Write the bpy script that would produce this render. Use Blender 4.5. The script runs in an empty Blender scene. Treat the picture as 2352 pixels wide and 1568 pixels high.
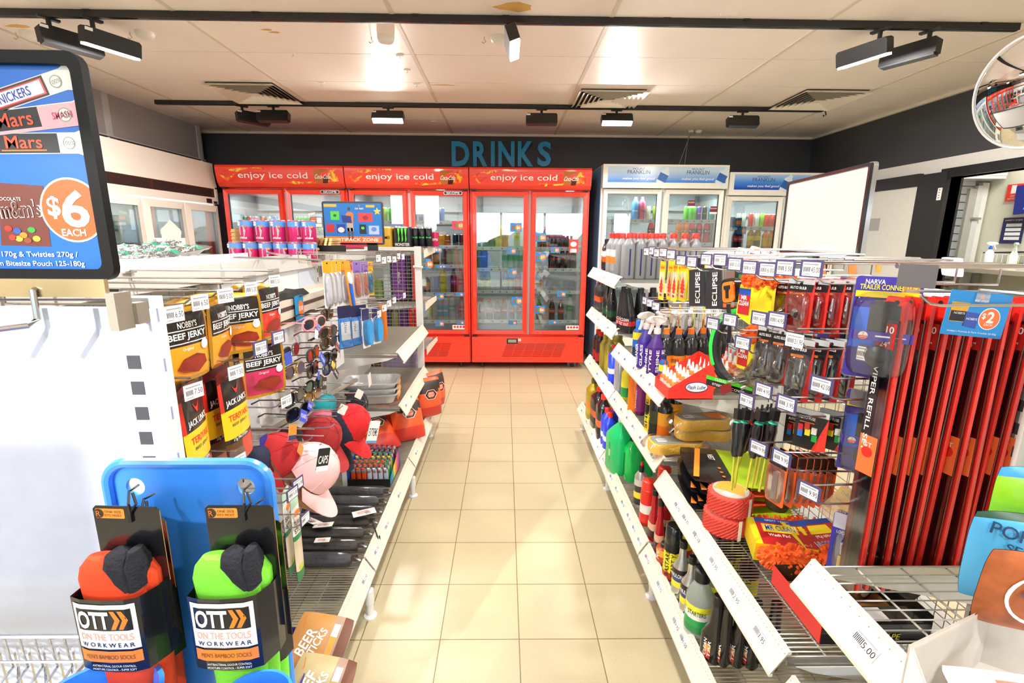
import bpy, math, random
from mathutils import Matrix, Vector
random.seed(7)
SC = bpy.context.scene
COL = SC.collection
PI = math.pi

# ---------------------------------------------------------------- camera
IMG_W, IMG_H, FOCAL = 2352.0, 1568.0, 1115.89
PITCH, YAW, ROLL, CAM_H = 0.21123, 0.015783, 0.0074247, 1.49515
_cp, _sp, _cy, _sy = math.cos(PITCH), math.sin(PITCH), math.cos(YAW), math.sin(YAW)
FWD = Vector((_sy*_cp, _cy*_cp, -_sp))
_r = Vector((_cy, -_sy, 0)); _u = _r.cross(FWD)
RIGHT = _r*math.cos(ROLL) + _u*math.sin(ROLL)
UP = _u*math.cos(ROLL) - _r*math.sin(ROLL)
EYE = Vector((0, 0, CAM_H))
cam = bpy.data.cameras.new('camera'); cam.sensor_width = 36; cam.lens = FOCAL/IMG_W*36
cam.clip_start = 0.05; cam.clip_end = 200
cam_o = bpy.data.objects.new('camera', cam); COL.objects.link(cam_o)
cam_o.matrix_world = Matrix((( RIGHT.x, UP.x, -FWD.x, EYE.x), (RIGHT.y, UP.y, -FWD.y, EYE.y),
                             (RIGHT.z, UP.z, -FWD.z, EYE.z), (0, 0, 0, 1)))
SC.camera = cam_o
def _ray(px, py): return FWD + RIGHT*((px-1176)/FOCAL) - UP*((py-784)/FOCAL)
def onX(px, py, v): d = _ray(px, py); return EYE + d*((v-EYE.x)/d.x)
def onY(px, py, v): d = _ray(px, py); return EYE + d*((v-EYE.y)/d.y)
def onZ(px, py, v): d = _ray(px, py); return EYE + d*((v-EYE.z)/d.z)

# ---------------------------------------------------------------- world, sun, exposure
SC.view_settings.view_transform = 'Standard'; SC.view_settings.look = 'None'
SC.view_settings.gamma = 1; SC.view_settings.use_curve_mapping = False
SC.view_settings.exposure = 0.14
SC.cycles.max_bounces = 10; SC.cycles.diffuse_bounces = 4; SC.cycles.glossy_bounces = 4
SC.cycles.transparent_max_bounces = 24; SC.cycles.transmission_bounces = 6
SC.cycles.caustics_reflective = False; SC.cycles.caustics_refractive = False
SC.cycles.sample_clamp_indirect = 6.0
W = bpy.data.worlds.new('sky'); SC.world = W; W.use_nodes = True
_n = W.node_tree.nodes; _l = W.node_tree.links
_bg = _n['Background']; _bg.inputs[0].default_value = (0.80, 0.90, 1.0, 1); _bg.inputs[1].default_value = 7.0
sun = bpy.data.lights.new('sun', 'SUN'); sun.energy = 3.2; sun.angle = 0.02; sun.color = (1.0, 0.97, 0.93)
sun_o = bpy.data.objects.new('sun', sun); COL.objects.link(sun_o); sun_o.location = (-3, -6, 5)
sun_o.rotation_euler = Vector((0.42, 0.80, -0.30)).to_track_quat('-Z', 'Y').to_euler()

def area(name, loc, direction, sx, sy, power, color=(1, .96, .90), spread=PI):
    a = bpy.data.lights.new(name, 'AREA'); a.shape = 'RECTANGLE'; a.size = sx; a.size_y = sy
    a.energy = power; a.color = color; a.spread = spread
    o = bpy.data.objects.new(name, a); COL.objects.link(o); o.location = loc
    o.rotation_euler = Vector(direction).to_track_quat('-Z', 'Y').to_euler(); return o
# daylight entering by the shop front: portals for the sky
for (x, w) in ((-2.25, 1.3), (1.0, 4.4)):
    p = area('window_portal', (x, -1.56, 1.25), (0, 1, 0), w, 2.1, 1); p.data.cycles.is_portal = True
LAMP_POWER = 34.0

# ---------------------------------------------------------------- materials (all procedural)
def lin(c):
    if isinstance(c, str):
        c = [int(c[i:i+2], 16)/255 for i in (0, 2, 4)]
    return tuple(((x/12.92) if x <= .04045 else ((x+.055)/1.055)**2.4) for x in c)
_mc = {}
def M(col, rough=.5, metal=0.0, var=.06, scale=30, bump=0.0, spec=.5, emit=0, name=None, coat=0, sub=0):
    key = (col, rough, metal, var, scale, bump, spec, emit, coat, sub)
    if key in _mc: return _mc[key]
    m = bpy.data.materials.new(name or 'surface_%s' % (col if isinstance(col, str) else 'mix')); m.use_nodes = True
    nt = m.node_tree; b = nt.nodes['Principled BSDF']; c = lin(col)
    b.inputs['Roughness'].default_value = rough; b.inputs['Metallic'].default_value = metal
    b.inputs['Specular IOR Level'].default_value = spec; b.inputs['Coat Weight'].default_value = coat
    if emit:
        b.inputs['Emission Color'].default_value = (*c, 1); b.inputs['Emission Strength'].default_value = emit
    tc = nt.nodes.new('ShaderNodeTexCoord'); nz = nt.nodes.new('ShaderNodeTexNoise')
    nz.inputs['Scale'].default_value = scale; nz.inputs['Detail'].default_value = 3
    nt.links.new(tc.outputs['Object'], nz.inputs['Vector'])
    mx = nt.nodes.new('ShaderNodeMix'); mx.data_type = 'RGBA'
    mx.inputs[6].default_value = (*[max(0, x*(1-var)) for x in c], 1)
    mx.inputs[7].default_value = (*[min(1, x*(1+var)) for x in c], 1)
    nt.links.new(nz.outputs[0], mx.inputs[0]); nt.links.new(mx.outputs[2], b.inputs['Base Color'])
    if bump:
        bp = nt.nodes.new('ShaderNodeBump'); bp.inputs['Strength'].default_value = bump
        bp.inputs['Distance'].default_value = .01
        nt.links.new(nz.outputs[0], bp.inputs['Height']); nt.links.new(bp.outputs[0], b.inputs['Normal'])
    _mc[key] = m; return m
def clear(col='ffffff', k=.10, rough=.03, tint=.97, name='clear_plastic'):
    """thin clear plastic or glass: mostly see-through, with a grazing reflection"""
    key = ('clear', col, k, rough, tint)
    if key in _mc: return _mc[key]
    m = bpy.data.materials.new(name); m.use_nodes = True; nt = m.node_tree; nt.nodes.clear()
    out = nt.nodes.new('ShaderNodeOutputMaterial'); mix = nt.nodes.new('ShaderNodeMixShader')
    tr = nt.nodes.new('ShaderNodeBsdfTransparent'); gl = nt.nodes.new('ShaderNodeBsdfGlossy')
    c = lin(col); tr.inputs[0].default_value = (*[x*tint for x in c], 1); gl.inputs['Roughness'].default_value = rough
    fr = nt.nodes.new('ShaderNodeLayerWeight'); fr.inputs[0].default_value = .25
    ma = nt.nodes.new('ShaderNodeMath'); ma.operation = 'MULTIPLY_ADD'
    ma.inputs[1].default_value = .6; ma.inputs[2].default_value = k
    nt.links.new(fr.outputs['Fresnel'], ma.inputs[0]); nt.links.new(ma.outputs[0], mix.inputs[0])
    nt.links.new(tr.outputs[0], mix.inputs[1]); nt.links.new(gl.outputs[0], mix.inputs[2])
    nt.links.new(mix.outputs[0], out.inputs[0]); _mc[key] = m; return m
def tinted(col, alpha=.6, rough=.15):
    """coloured see-through plastic or liquid"""
    key = ('tint', col, alpha, rough)
    if key in _mc: return _mc[key]
    m = bpy.data.materials.new('tinted_plastic'); m.use_nodes = True; nt = m.node_tree
    b = nt.nodes['Principled BSDF']; b.inputs['Base Color'].default_value = (*lin(col), 1)
    b.inputs['Roughness'].default_value = rough
    out = nt.nodes['Material Output']; mix = nt.nodes.new('ShaderNodeMixShader')
    tr = nt.nodes.new('ShaderNodeBsdfTransparent'); tr.inputs[0].default_value = (*[.3+.7*x for x in lin(col)], 1)
    mix.inputs[0].default_value = alpha
    nt.links.new(tr.outputs[0], mix.inputs[1]); nt.links.new(b.outputs[0], mix.inputs[2])
    nt.links.new(mix.outputs[0], out.inputs[0]); _mc[key] = m; return m

# ---------------------------------------------------------------- mesh builder
def fr(o, n='y-', roll=0):
    """frame at o: local x right, local y up, local z out of the face, as one looks at the face"""
    ax = {'y-': ((1,0,0),(0,0,1)), 'y+': ((-1,0,0),(0,0,1)), 'x-': ((0,-1,0),(0,0,1)), 'x+': ((0,1,0),(0,0,1)),
          'z+': ((1,0,0),(0,1,0)), 'z+x': ((0,1,0),(-1,0,0)), 'z+y': ((0,-1,0),(1,0,0))}
    x, y = (Vector(a) for a in ax[n]); z = x.cross(y)
    m = Matrix(((x.x,y.x,z.x,o[0]),(x.y,y.y,z.y,o[1]),(x.z,y.z,z.z,o[2]),(0,0,0,1)))
    return m @ Matrix.Rotation(roll, 4, 'Z') if roll else m
def rot(ax, deg): return Matrix.Rotation(math.radians(deg), 4, ax)
def mv(x, y, z): return Matrix.Translation((x, y, z))
_tx = {}
def text_geo(s, bold):
    k = (s, bold)
    if k not in _tx:
        cu = bpy.data.curves.new('t', 'FONT'); cu.body = s; cu.size = 1; cu.resolution_u = 3
        cu.offset = min(bold, 4)*.010; cu.fill_mode = 'FRONT'; cu.align_x = 'CENTER'; cu.space_line = .85
        o = bpy.data.objects.new('t', cu); me = o.to_mesh()
        vs = [(v.co.x, v.co.y) for v in me.vertices]; fs = [tuple(p.vertices) for p in me.polygons]
        o.to_mesh_clear(); bpy.data.objects.remove(o); bpy.data.curves.remove(cu)
        if vs:
            x0 = min(v[0] for v in vs); x1 = max(v[0] for v in vs); y0 = min(v[1] for v in vs); y1 = max(v[1] for v in vs)
            vs = [(x-(x0+x1)/2, y-(y0+y1)/2) for x, y in vs]; _tx[k] = (vs, fs, x1-x0, y1-y0)
        else: _tx[k] = ([], [], 1, 1)
    return _tx[k]
def rrect(w, h, r, n=4):
    P = []
    for cx, cy, a in ((w/2-r, h/2-r, 0), (-w/2+r, h/2-r, 90), (-w/2+r, -h/2+r, 180), (w/2-r, -h/2+r, 270)):
        for i in range(n+1):
            t = math.radians(a+90*i/n); P.append((cx+r*math.cos(t), cy+r*math.sin(t)))
    return P
def ngon(r, n=24, sy=1): return [(r*math.cos(2*PI*i/n), sy*r*math.sin(2*PI*i/n)) for i in range(n)]
class MB:
    def __init__(s, T=None): s.v = []; s.f = []; s.mi = []; s.ms = []; s.T = T or Matrix()
    def add(s, vs, fs, mat):
        b = len(s.v); T = s.T
        s.v += [tuple(T @ Vector(p)) for p in vs]
        one = not isinstance(mat, (list, tuple))
        if one:
            if mat not in s.ms: s.ms.append(mat)
            k = s.ms.index(mat)
        for i, f in enumerate(fs):
            s.f.append([b+j for j in f])
            if not one:
                if mat[i] not in s.ms: s.ms.append(mat[i])
                k = s.ms.index(mat[i])
            s.mi.append(k)
        return s
    def box(s, x0, x1, y0, y1, z0, z1, mat):
        return s.add([(x0,y0,z0),(x1,y0,z0),(x1,y1,z0),(x0,y1,z0),(x0,y0,z1),(x1,y0,z1),(x1,y1,z1),(x0,y1,z1)],
                     [(0,3,2,1),(4,5,6,7),(0,1,5,4),(1,2,6,5),(2,3,7,6),(3,0,4,7)], mat)
    def cb(s, c, d, mat):
        return s.box(c[0]-d[0]/2, c[0]+d[0]/2, c[1]-d[1]/2, c[1]+d[1]/2, c[2]-d[2]/2, c[2]+d[2]/2, mat)
    def prism(s, poly, z0, z1, mat, dx=0, dy=0, side=None):
        n = len(poly); p = [(x+dx, y+dy) for x, y in poly]
        vs = [(x, y, z0) for x, y in p]+[(x, y, z1) for x, y in p]
        s.add(vs, [tuple(range(n))[::-1], tuple(range(n, 2*n))], mat)
        return s.add(vs, [(i, (i+1) % n, n+(i+1) % n, n+i) for i in range(n)], side or mat)
    def flat(s, poly, z, mat, dx=0, dy=0): return s.add([(x+dx, y+dy, z) for x, y in poly], [tuple(range(len(poly)))], mat)
    def rect(s, x0, x1, y0, y1, z, mat): return s.add([(x0,y0,z),(x1,y0,z),(x1,y1,z),(x0,y1,z)], [(0,1,2,3)], mat)
    def loft(s, secs, mat, n=16, cap=True):
        """secs: (z, rx, ry[, cx, cy[, squareness]]); mat may be a list, one per gap"""
        vs = []
        for q in secs:
            z, rx, ry = q[:3]; cx = q[3] if len(q) > 3 else 0; cy = q[4] if len(q) > 4 else 0; e = q[5] if len(q) > 5 else 1
            for i in range(n):
                t = 2*PI*(i+.5)/n; c, w = math.cos(t), math.sin(t)
                vs.append((cx+rx*math.copysign(abs(c)**e, c), cy+ry*math.copysign(abs(w)**e, w), z))
        fs = []; mm = []
        for k in range(len(secs)-1):
            for i in range(n):
                j = (i+1) % n; fs.append((k*n+i, k*n+j, (k+1)*n+j, (k+1)*n+i)); mm.append(mat[k] if isinstance(mat, list) else mat)
        if cap:
            fs.append(tuple(range(n))[::-1]); mm.append(mat[0] if isinstance(mat, list) else mat)
            L = (len(secs)-1)*n; fs.append(tuple(range(L, L+n))); mm.append(mat[-1] if isinstance(mat, list) else mat)
        return s.add(vs, fs, mm)
    def lathe(s, prof, mat, n=16, cx=0, cy=0): return s.loft([(z, r, r, cx, cy) for r, z in prof], mat, n)
    def tube(s, pts, r, mat, n=6, closed=False):
        P = [Vector(p) for p in pts]; N = len(P); rings = []
        for i, p in enumerate(P):
            if closed: d = P[(i+1) % N]-P[i-1]
            else: d = P[min(i+1, N-1)]-P[max(i-1, 0)]
            d.normalize(); a = Vector((0,0,1)) if abs(d.z) < .9 else Vector((1,0,0))
            u = d.cross(a).normalized(); w = d.cross(u)
            rr = r[i] if isinstance(r, (list, tuple)) else r
            rings.append([p+u*rr*math.cos(2*PI*k/n)+w*rr*math.sin(2*PI*k/n) for k in range(n)])
        vs = [tuple(q) for R in rings for q in R]; fs = []
        for i in range(N if closed else N-1):
            a = i*n; b = ((i+1) % N)*n
            fs += [(a+k, b+k, b+(k+1) % n, a+(k+1) % n) for k in range(n)]
        if not closed: fs += [tuple(range(n)), tuple(range((N-1)*n, N*n))[::-1]]
        return s.add(vs, fs, mat)
    def text(s, t, h, mat, x=0, y=0, z=.0006, w=None, bold=0, a=0, warp=None, shear=0):
        vs, fs, tw, th = text_geo(t, bold); k = h/th; kx = (w/tw) if w else k
        ca, sa = math.cos(math.radians(a)), math.sin(math.radians(a)); out = []
        for px, py in vs:
            px = px*kx+shear*py*k; py *= k
            X = x+px*ca-py*sa; Y = y+px*sa+py*ca
            out.append((X, Y, z+(warp(X, Y) if warp else 0)))
        return s.add(out, fs, mat)
    def sheet(s, w, h, t, nx, ny, bands, back=None, fn=None, rim=.0012):
        """bag: bulging front and back; bands: [(v_from_bottom, material)] or function(u,v)->material"""
        fn = fn or (lambda u, v: t/2*(math.sin(PI*min(max(u, 0), 1))**.6)*(math.sin(PI*min(max(v, 0), 1))**.5))
        pick = bands if callable(bands) else (lambda u, v: next((m for lim, m in bands if v < lim), bands[-1][1]))
        for sg in (1, -1):
            vs = []; fs = []; mm = []
            for j in range(ny+1):
                for i in range(nx+1):
                    u, v = i/nx, j/ny; q = 2*v-1; r = 2*u-1; vs.append(((u-.5)*w*(1-.07*q**4), (v-.5)*h*(1-.06*r**4), sg*(fn(u, v)+rim/2)))
            for j in range(ny):
                for i in range(nx):
                    q = (j*(nx+1)+i, j*(nx+1)+i+1, (j+1)*(nx+1)+i+1, (j+1)*(nx+1)+i)
                    fs.append(q if sg > 0 else q[::-1]); mm.append(pick((i+.5)/nx, (j+.5)/ny) if (sg > 0 or back is None) else back)
            s.add(vs, fs, mm)
        s.warp = lambda x, y: fn(x/w+.5, y/h+.5)+rim/2
        return s
    def build(s, name, parent=None, loc=None, T=None, smooth=40):
        me = bpy.data.meshes.new(name); me.from_pydata(s.v, [], s.f)
        for m in s.ms: me.materials.append(m)
        me.polygons.foreach_set('material_index', s.mi)
        if smooth:
            me.polygons.foreach_set('use_smooth', [True]*len(me.polygons)); me.set_sharp_from_angle(angle=math.radians(smooth))
        me.update()
        o = bpy.data.objects.new(name, me); COL.objects.link(o)
        if parent: o.parent = parent
        if T is not None: o.matrix_basis = T
        elif loc is not None: o.location = loc
        return o
def tag(o, label=None, cat=None, group=None, kind=None):
    if label and len(label.split()) > 16: print('LONG', len(label.split()), label)
    if label: o['label'] = label
    if cat: o['category'] = cat
    if group: o['group'] = group
    if kind: o['kind'] = kind
    return o
def thing(name, label, cat, loc=(0,0,0), rz=0, group=None, T=None):
    o = bpy.data.objects.new(name, None); o.empty_display_size = .05; COL.objects.link(o)
    if T is not None: o.matrix_basis = T
    else: o.location = loc; o.rotation_euler = (0, 0, rz)
    return tag(o, label, cat, group)
def struct(o): o['kind'] = 'structure'; return o
def dup(root, loc=None, rz=None, label=None, group=None, T=None, scale=None):
    r = root.copy(); COL.objects.link(r)
    if label and len(label.split()) > 16: print('LONG', len(label.split()), label)
    if T is not None: r.matrix_basis = T
    elif loc is not None:
        r.location = loc
        if rz is not None: r.rotation_euler = (0, 0, rz)
    if scale: r.scale = scale
    if label: r['label'] = label
    if group: r['group'] = group
    for ch in list(root.children):
        c = ch.copy(); COL.objects.link(c); c.parent = r
        for g in list(ch.children):
            d = g.copy(); COL.objects.link(d); d.parent = c
    return r
def bits(name, root, items, smooth=0):
    """several like pieces, each a part of its own; items = list of functions drawing into a builder"""
    for f in items: b = MB(); f(b); b.build(name, root, smooth=smooth)
class Kind:
    """first placement moves the built thing itself, later ones copy it"""
    def __init__(s, make): s.make = make; s.root = None
    def put(s, label, group=None, loc=None, rz=0, T=None, scale=None):
        if s.root is None:
            s.root = s.make(); r = s.root
            if T is not None: r.matrix_basis = T
            else: r.location = loc; r.rotation_euler = (0, 0, rz)
            if scale: r.scale = scale
            tag(r, label, None, group); return r
        return dup(s.root, loc, rz, label, group, T, scale)
ORD = ['first', 'second', 'third', 'fourth', 'fifth', 'sixth', 'seventh', 'eighth', 'ninth', 'tenth', 'eleventh', 'twelfth',
       'thirteenth', 'fourteenth', 'fifteenth', 'sixteenth', 'seventeenth', 'eighteenth', 'nineteenth', 'twentieth']
def nth(i, n, side='left', other='right'):
    if n == 1: return ''
    if i == 0: return side+'most'
    if i == n-1: return other+'most'
    if n-1-i < i: return ORD[n-1-i]+' from '+other
    return ORD[i]+' from '+side

# common surfaces
WHITE = M('f4f2ee', .35); WHITE2 = M('e9e7e3', .45); CREAM = M('f3ead6', .4); CHROME = M('c9c9cc', .22, 1.0, .03)
STEEL = M('b5b4b0', .32, .9); BLACK = M('151517', .4); BLACKG = M('101012', .15, spec=.6); DGREY = M('3c3d42', .5)
RED = M('f03522', .3, coat=.3); LRED = M('e82a20', .35); ORANGE = M('f47a20', .45); YELLOW = M('f2d51c', .45); GREEN = M('2fae4a', .4)
BLUE = M('1f6fe0', .35); SKYB = M('1490d8', .4); NAVY = M('1d1f5c', .4); PURPLE = M('4a2a8c', .4); GREY = M('8d8f93', .5)
PINK = M('eec0bf', .7); GOLD = M('c9a23a', .3, .85); SILVER = M('c0c2c6', .28, .9); BROWN = M('5a3018', .5); CARD = M('c39a63', .8)
INK = M('1a1a22', .6); PAPER = M('f6f5f2', .6); CLEAR = clear(); TAGW = M('f4f2f4', .4)
MAROON = M('7c1418', .4); TEAL = M('15867d', .4); BEIGE = M('d8c7a6', .6); LIME = M('7fe03a', .6)
# ================================================================ THE ROOM
CEIL = 2.70; BACK = 6.22; LEFT = -3.72; RGT = 3.73; FRONT = -1.60
def tile_material():
    m = bpy.data.materials.new('floor_tiles'); m.use_nodes = True; nt = m.node_tree; b = nt.nodes['Principled BSDF']
    b.inputs['Roughness'].default_value = .3; b.inputs['Specular IOR Level'].default_value = .4
    tc = nt.nodes.new('ShaderNodeTexCoord'); mp = nt.nodes.new('ShaderNodeMapping')
    mp.inputs['Location'].default_value = (-.0604, -2.770, 0)
    nt.links.new(tc.outputs['Object'], mp.inputs['Vector'])
    br = nt.nodes.new('ShaderNodeTexBrick'); br.offset = 0; br.squash = 1
    br.inputs['Scale'].default_value = 1; br.inputs['Brick Width'].default_value = .3; br.inputs['Row Height'].default_value = .3
    br.inputs['Mortar Size'].default_value = .0022; br.inputs['Mortar Smooth'].default_value = .2
    br.inputs['Color1'].default_value = (*lin('c2b695'), 1); br.inputs['Color2'].default_value = (*lin('bdb08f'), 1)
    br.inputs['Mortar'].default_value = (*lin('7c6c4c'), 1)
    nt.links.new(mp.outputs[0], br.inputs['Vector'])
    nz = nt.nodes.new('ShaderNodeTexNoise'); nz.inputs['Scale'].default_value = 330; nz.inputs['Detail'].default_value = 1
    nt.links.new(tc.outputs['Object'], nz.inputs['Vector'])
    rp = nt.nodes.new('ShaderNodeValToRGB'); rp.color_ramp.elements[0].position = .26; rp.color_ramp.elements[1].position = .33
    rp.color_ramp.elements[0].color = (.45, .36, .25, 1); rp.color_ramp.elements[1].color = (1, 1, 1, 1)
    nt.links.new(nz.outputs[0], rp.inputs[0])
    mu = nt.nodes.new('ShaderNodeMix'); mu.data_type = 'RGBA'; mu.blend_type = 'MULTIPLY'; mu.inputs[0].default_value = 1
    nt.links.new(br.outputs[0], mu.inputs[6]); nt.links.new(rp.outputs[0], mu.inputs[7]); nt.links.new(mu.outputs[2], b.inputs['Base Color'])
    bp = nt.nodes.new('ShaderNodeBump'); bp.inputs['Strength'].default_value = .3; bp.inputs['Distance'].default_value = .002; bp.invert = True
    nt.links.new(br.outputs[1], bp.inputs['Height']); nt.links.new(bp.outputs[0], b.inputs['Normal'])
    return m
WALLD = M('3b3c40', .6, var=.1, scale=200, bump=.1); WALLW = M('dcdad6', .6); WALLG = M('a9a5a8', .6, var=.05)
b = MB(); b.box(-6, 7, -6.5, BACK+.1, -.1, 0, tile_material()); struct(b.build('floor', smooth=0))

# ceiling: 1200 x 600 panels with inset joints, each vent in its own opening
CEILM = M('f7ece2', .45, var=.03, scale=4); JOINT = M('c2b8a8', .5); STAIN = M('d9a85a', .6, var=.3, scale=12)
GX = [-4.24, -3.04, -1.83, -.63, .59, 1.815, 3.02, 4.25]; GY = [FRONT-.1+.03, -.62, -.01, .60, 1.20, 1.81, 2.42, 3.025, 3.635, 4.245, 4.865, 5.475, 6.085, 6.30]
VENTS = [(-2.44, -1.86, 4.27, 4.84), (.61, 1.19, 4.33, 4.91), (2.45, 3.01, 4.27, 4.85)]
b = MB(); g = .004
for i in range(len(GX)-1):
    for j in range(len(GY)-1):
        b.box(GX[i]+g, GX[i+1]-g, GY[j]+g, GY[j+1]-g, CEIL, CEIL+.02, CEILM)
b.box(-4.3, 4.3, FRONT-.1, 6.3, CEIL+.006, CEIL+.05, JOINT)
for x in GX[1:-1]: b.box(x-.012, x+.012, FRONT, BACK, CEIL-.003, CEIL+.002, M('d8ccba', .5))
# old water marks on single panels
for (px, py, w, h) in ((1180, 16, .09, .035), (612, 68, .03, .008), (630, 74, .03, .008), (118, 103, .04, .02), (822, 234, .03, .012), (40, 60, .06, .015), (1015, 195, .1, .006)):
    p = onZ(px, py, CEIL); b.T = mv(p.x, p.y, CEIL-.0008); b.prism([(w*math.cos(t*PI/5)*(1+.3*(t % 2)), h*math.sin(t*PI/5)*(1+.4*(t % 3))) for t in range(10)], -.0006, 0, STAIN)
b.T = Matrix()
struct(b.build('ceiling', smooth=0))
# walls
b = MB(); b.box(LEFT-.1, RGT+.1, BACK, BACK+.1, 0, CEIL+.05, WALLD); struct(b.build('wall_back', smooth=0))
b = MB(); b.box(-3.72, -1.9, BACK-.004, BACK, 0, 2.0, M('8f8ca8', .6)); b.box(1.0, 1.04, BACK-.004, BACK, 0, 2, GREY); struct(b.build('trim_1', smooth=0))
b = MB(); b.box(LEFT-.1, RGT+.1, BACK-.03, BACK, CEIL-.025, CEIL, M('e6ddc8', .5)); b.box(RGT-.03, RGT, FRONT, BACK, CEIL-.025, CEIL, M('d9d2c2', .5)); struct(b.build('trim_2', smooth=0))
# left wall: sliding panels above the cabinets
XL = -3.49
b = MB(); b.box(LEFT-.12, LEFT, FRONT, BACK, 0, CEIL+.05, WALLW)
b.box(XL-.02, XL, FRONT, 5.98, 2.33, CEIL, WALLG)
b.box(LEFT, XL, 5.96, 6.0, 2.33, CEIL, WALLG)
struct(b.build('wall_left', smooth=0))
b = MB()
for y in (5.93, 4.62, 3.3, 2.0): b.box(XL, XL+.012, y-.03, y+.03, 2.33, CEIL, M('c9c8ca', .5))
b.box(XL, XL+.02, FRONT, 6.0, 2.325, 2.345, M('d9d8da', .4)); b.box(XL-.03, XL+.035, FRONT, 5.98, 2.28, 2.322, BLACKG)
b.box(XL+.035, XL+.05, FRONT, 5.95, 2.31, 2.328, CHROME)
for y in (5.9, 4.58): b.cb((XL+.045, y, 2.30), (.03, .08, .04), SILVER)
struct(b.build('trim_3', smooth=0))
# right wall: charcoal band above, white below, an open doorway to the store room
DY0, DY1, DTOP = 2.9, 4.22, 2.01
b = MB(); b.box(RGT, RGT+.1, FRONT, BACK, 2.18, CEIL+.05, WALLD)
b.box(RGT, RGT+.1, DY1, BACK, 0, 2.18, WALLW); b.box(RGT, RGT+.1, FRONT, DY0, 0, 2.18, WALLW); b.box(RGT, RGT+.1, DY0, DY1, DTOP, 2.18, WALLW)
struct(b.build('wall_right', smooth=0))
b = MB(); FRM = M('191a1c', .35)
b.box(RGT-.03, RGT+.12, DY0-.08, DY1+.06, DTOP, DTOP+.075, FRM); b.box(RGT-.015, RGT+.12, DY1, DY1+.06, 0, DTOP, FRM); b.box(RGT-.015, RGT+.12, DY0-.08, DY0, 0, DTOP, FRM)
struct(b.build('trim_4', smooth=0))
d = struct(thing('door_1', None, None, (RGT-.045, 4.20, 0)))
b = MB(); b.box(0, .04, .0, .285, 0, 2.06, M('201f20', .4)); b.box(0, .04, .285, 1.5, 1.965, 2.075, M('2a2523', .45)); b.box(0, .04, 1.4, 1.5, 0, 1.965, M('2a2523', .45))
b.build('door_frame', d, smooth=0)
b = MB(); b.box(.012, .03, .285, 1.4, 0, 1.965, M('dbdad3', .25)); b.box(.009, .0115, .68, .875, 1.585, 1.705, M('a9a9a7', .35)); b.build('door_panel', d, smooth=0)
b = MB(); b.box(-.004, 0, .02, .06, 1.83, 1.93, WHITE); [b.box(-.006, -.004, .035, .045, 1.845+k*.022, 1.851+k*.022, INK) for k in range(4)]; b.build('hinge_plate', d, smooth=0)
# store room
SX, SY = 5.02, 5.22; WBK = M('e3e0cc', .6)
b = MB(); b.box(SX, SX+.1, 2.2, SY+.1, 0, 2.7, WBK); b.box(RGT+.1, SX+.1, SY+.02, SY+.1, 0, 2.7, M('c9cccb', .6)); b.box(RGT+.1, SX, 2.1, 2.2, 0, 2.7, WBK)
struct(b.build('wall_storeroom', smooth=0))
b = MB(); b.box(RGT+.1, SX, 2.2, SY+.1, 2.68, 2.72, M('cfcabb', .6)); struct(b.build('ceiling_storeroom', smooth=0))
a = area('storeroom_lamp', (4.5, 3.9, 2.66), (0, 0, -1), .15, 1.1, 34, (1, .98, .93))
sh = struct(thing('door_2', None, None, (4.0, SY, 0)))
b = MB(); SL = M('b9bdc0', .35, .5)
for k in range(26): b.T = mv(0, -.015, .05+k*.08); b.box(.0, .87, -.012, .0, 0, .072, SL)
b.T = Matrix(); b.build('shutter_curtain', sh, smooth=0)
b = MB(); b.box(.0, .99, -.22, -.03, 2.1, 2.36, M('d5d8d9', .3)); b.box(0, .99, -.225, -.22, 2.13, 2.19, WHITE); b.build('shutter_box', sh, smooth=0)
b = MB(); b.box(.8, .87, -.06, -.02, 0, 2.02, M('b0ada4', .5)); b.box(.87, .93, -.07, 0, 0, 2.05, M('d9d9d6', .4)); b.box(.93, 1.0, -.05, 0, 0, 2.08, M('efeeea', .4))
for z in (1.25, 1.72): b.cb((.9, -.08, z), (.09, .02, .02), SILVER)
b.build('shutter_track', sh, smooth=0)
# store room things, all on the far side wall or its bench
BZ = 1.24
t = thing('workbench', 'grey topped bench against the store room side wall seen through the doorway', 'bench', (4.72, 4.45, 0))
b = MB(); b.box(-.3, .28, -.8, .68, BZ-.04, BZ, M('a8a090', .4)); b.build('bench_top', t, smooth=0)
b = MB(); [b.box(x, x+.04, y, y+.04, 0, BZ-.04, SILVER) for x in (-.28, .22) for y in (-.78, .6)]; b.build('frame', t, smooth=0)
def wallcard(name, label, cat, y0, y1, z0, z1, col, deco, x=SX):
    bb = MB(fr((x-.012, y1, z0), 'x-')); w, h = y1-y0, z1-z0; bb.box(0, w, 0, h, 0, .008, col); deco(bb, w, h); return tag(bb.build(name, smooth=0), label, cat)
def d_safe(bb, w, h):
    bb.rect(.01, w-.01, h*.84, h*.97, .009, M('3a1638', .5)); bb.text('SAFETY STEPS', h*.05, PAPER, w/2, h*.9, .0095, w=w*.8)
    for k in range(4): bb.rect(.04, w-.02, h*(.14+.17*k), h*(.26+.17*k), .009, PAPER); bb.prism(ngon(.012, 8), .009, .0095, NAVY, .025, h*(.2+.17*k))
wallcard('safety_poster', 'navy instruction poster with four white boxes on the store room wall', 'poster', 4.74, 4.95, 1.47, 1.72, M('2a2a5e', .5), d_safe)
wallcard('fire_notice', 'small red and white fire notice behind the blue folders', 'sign', 4.83, 4.98, 1.88, 2.04, RED, lambda bb, w, h: (bb.rect(w*.3, w*.62, h*.45, h*.95, .009, PAPER), bb.text('FIRE', h*.1, PAPER, w*.45, h*.3, .009), bb.text('NOTICE', h*.1, PAPER, w*.45, h*.14, .009)))
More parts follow.
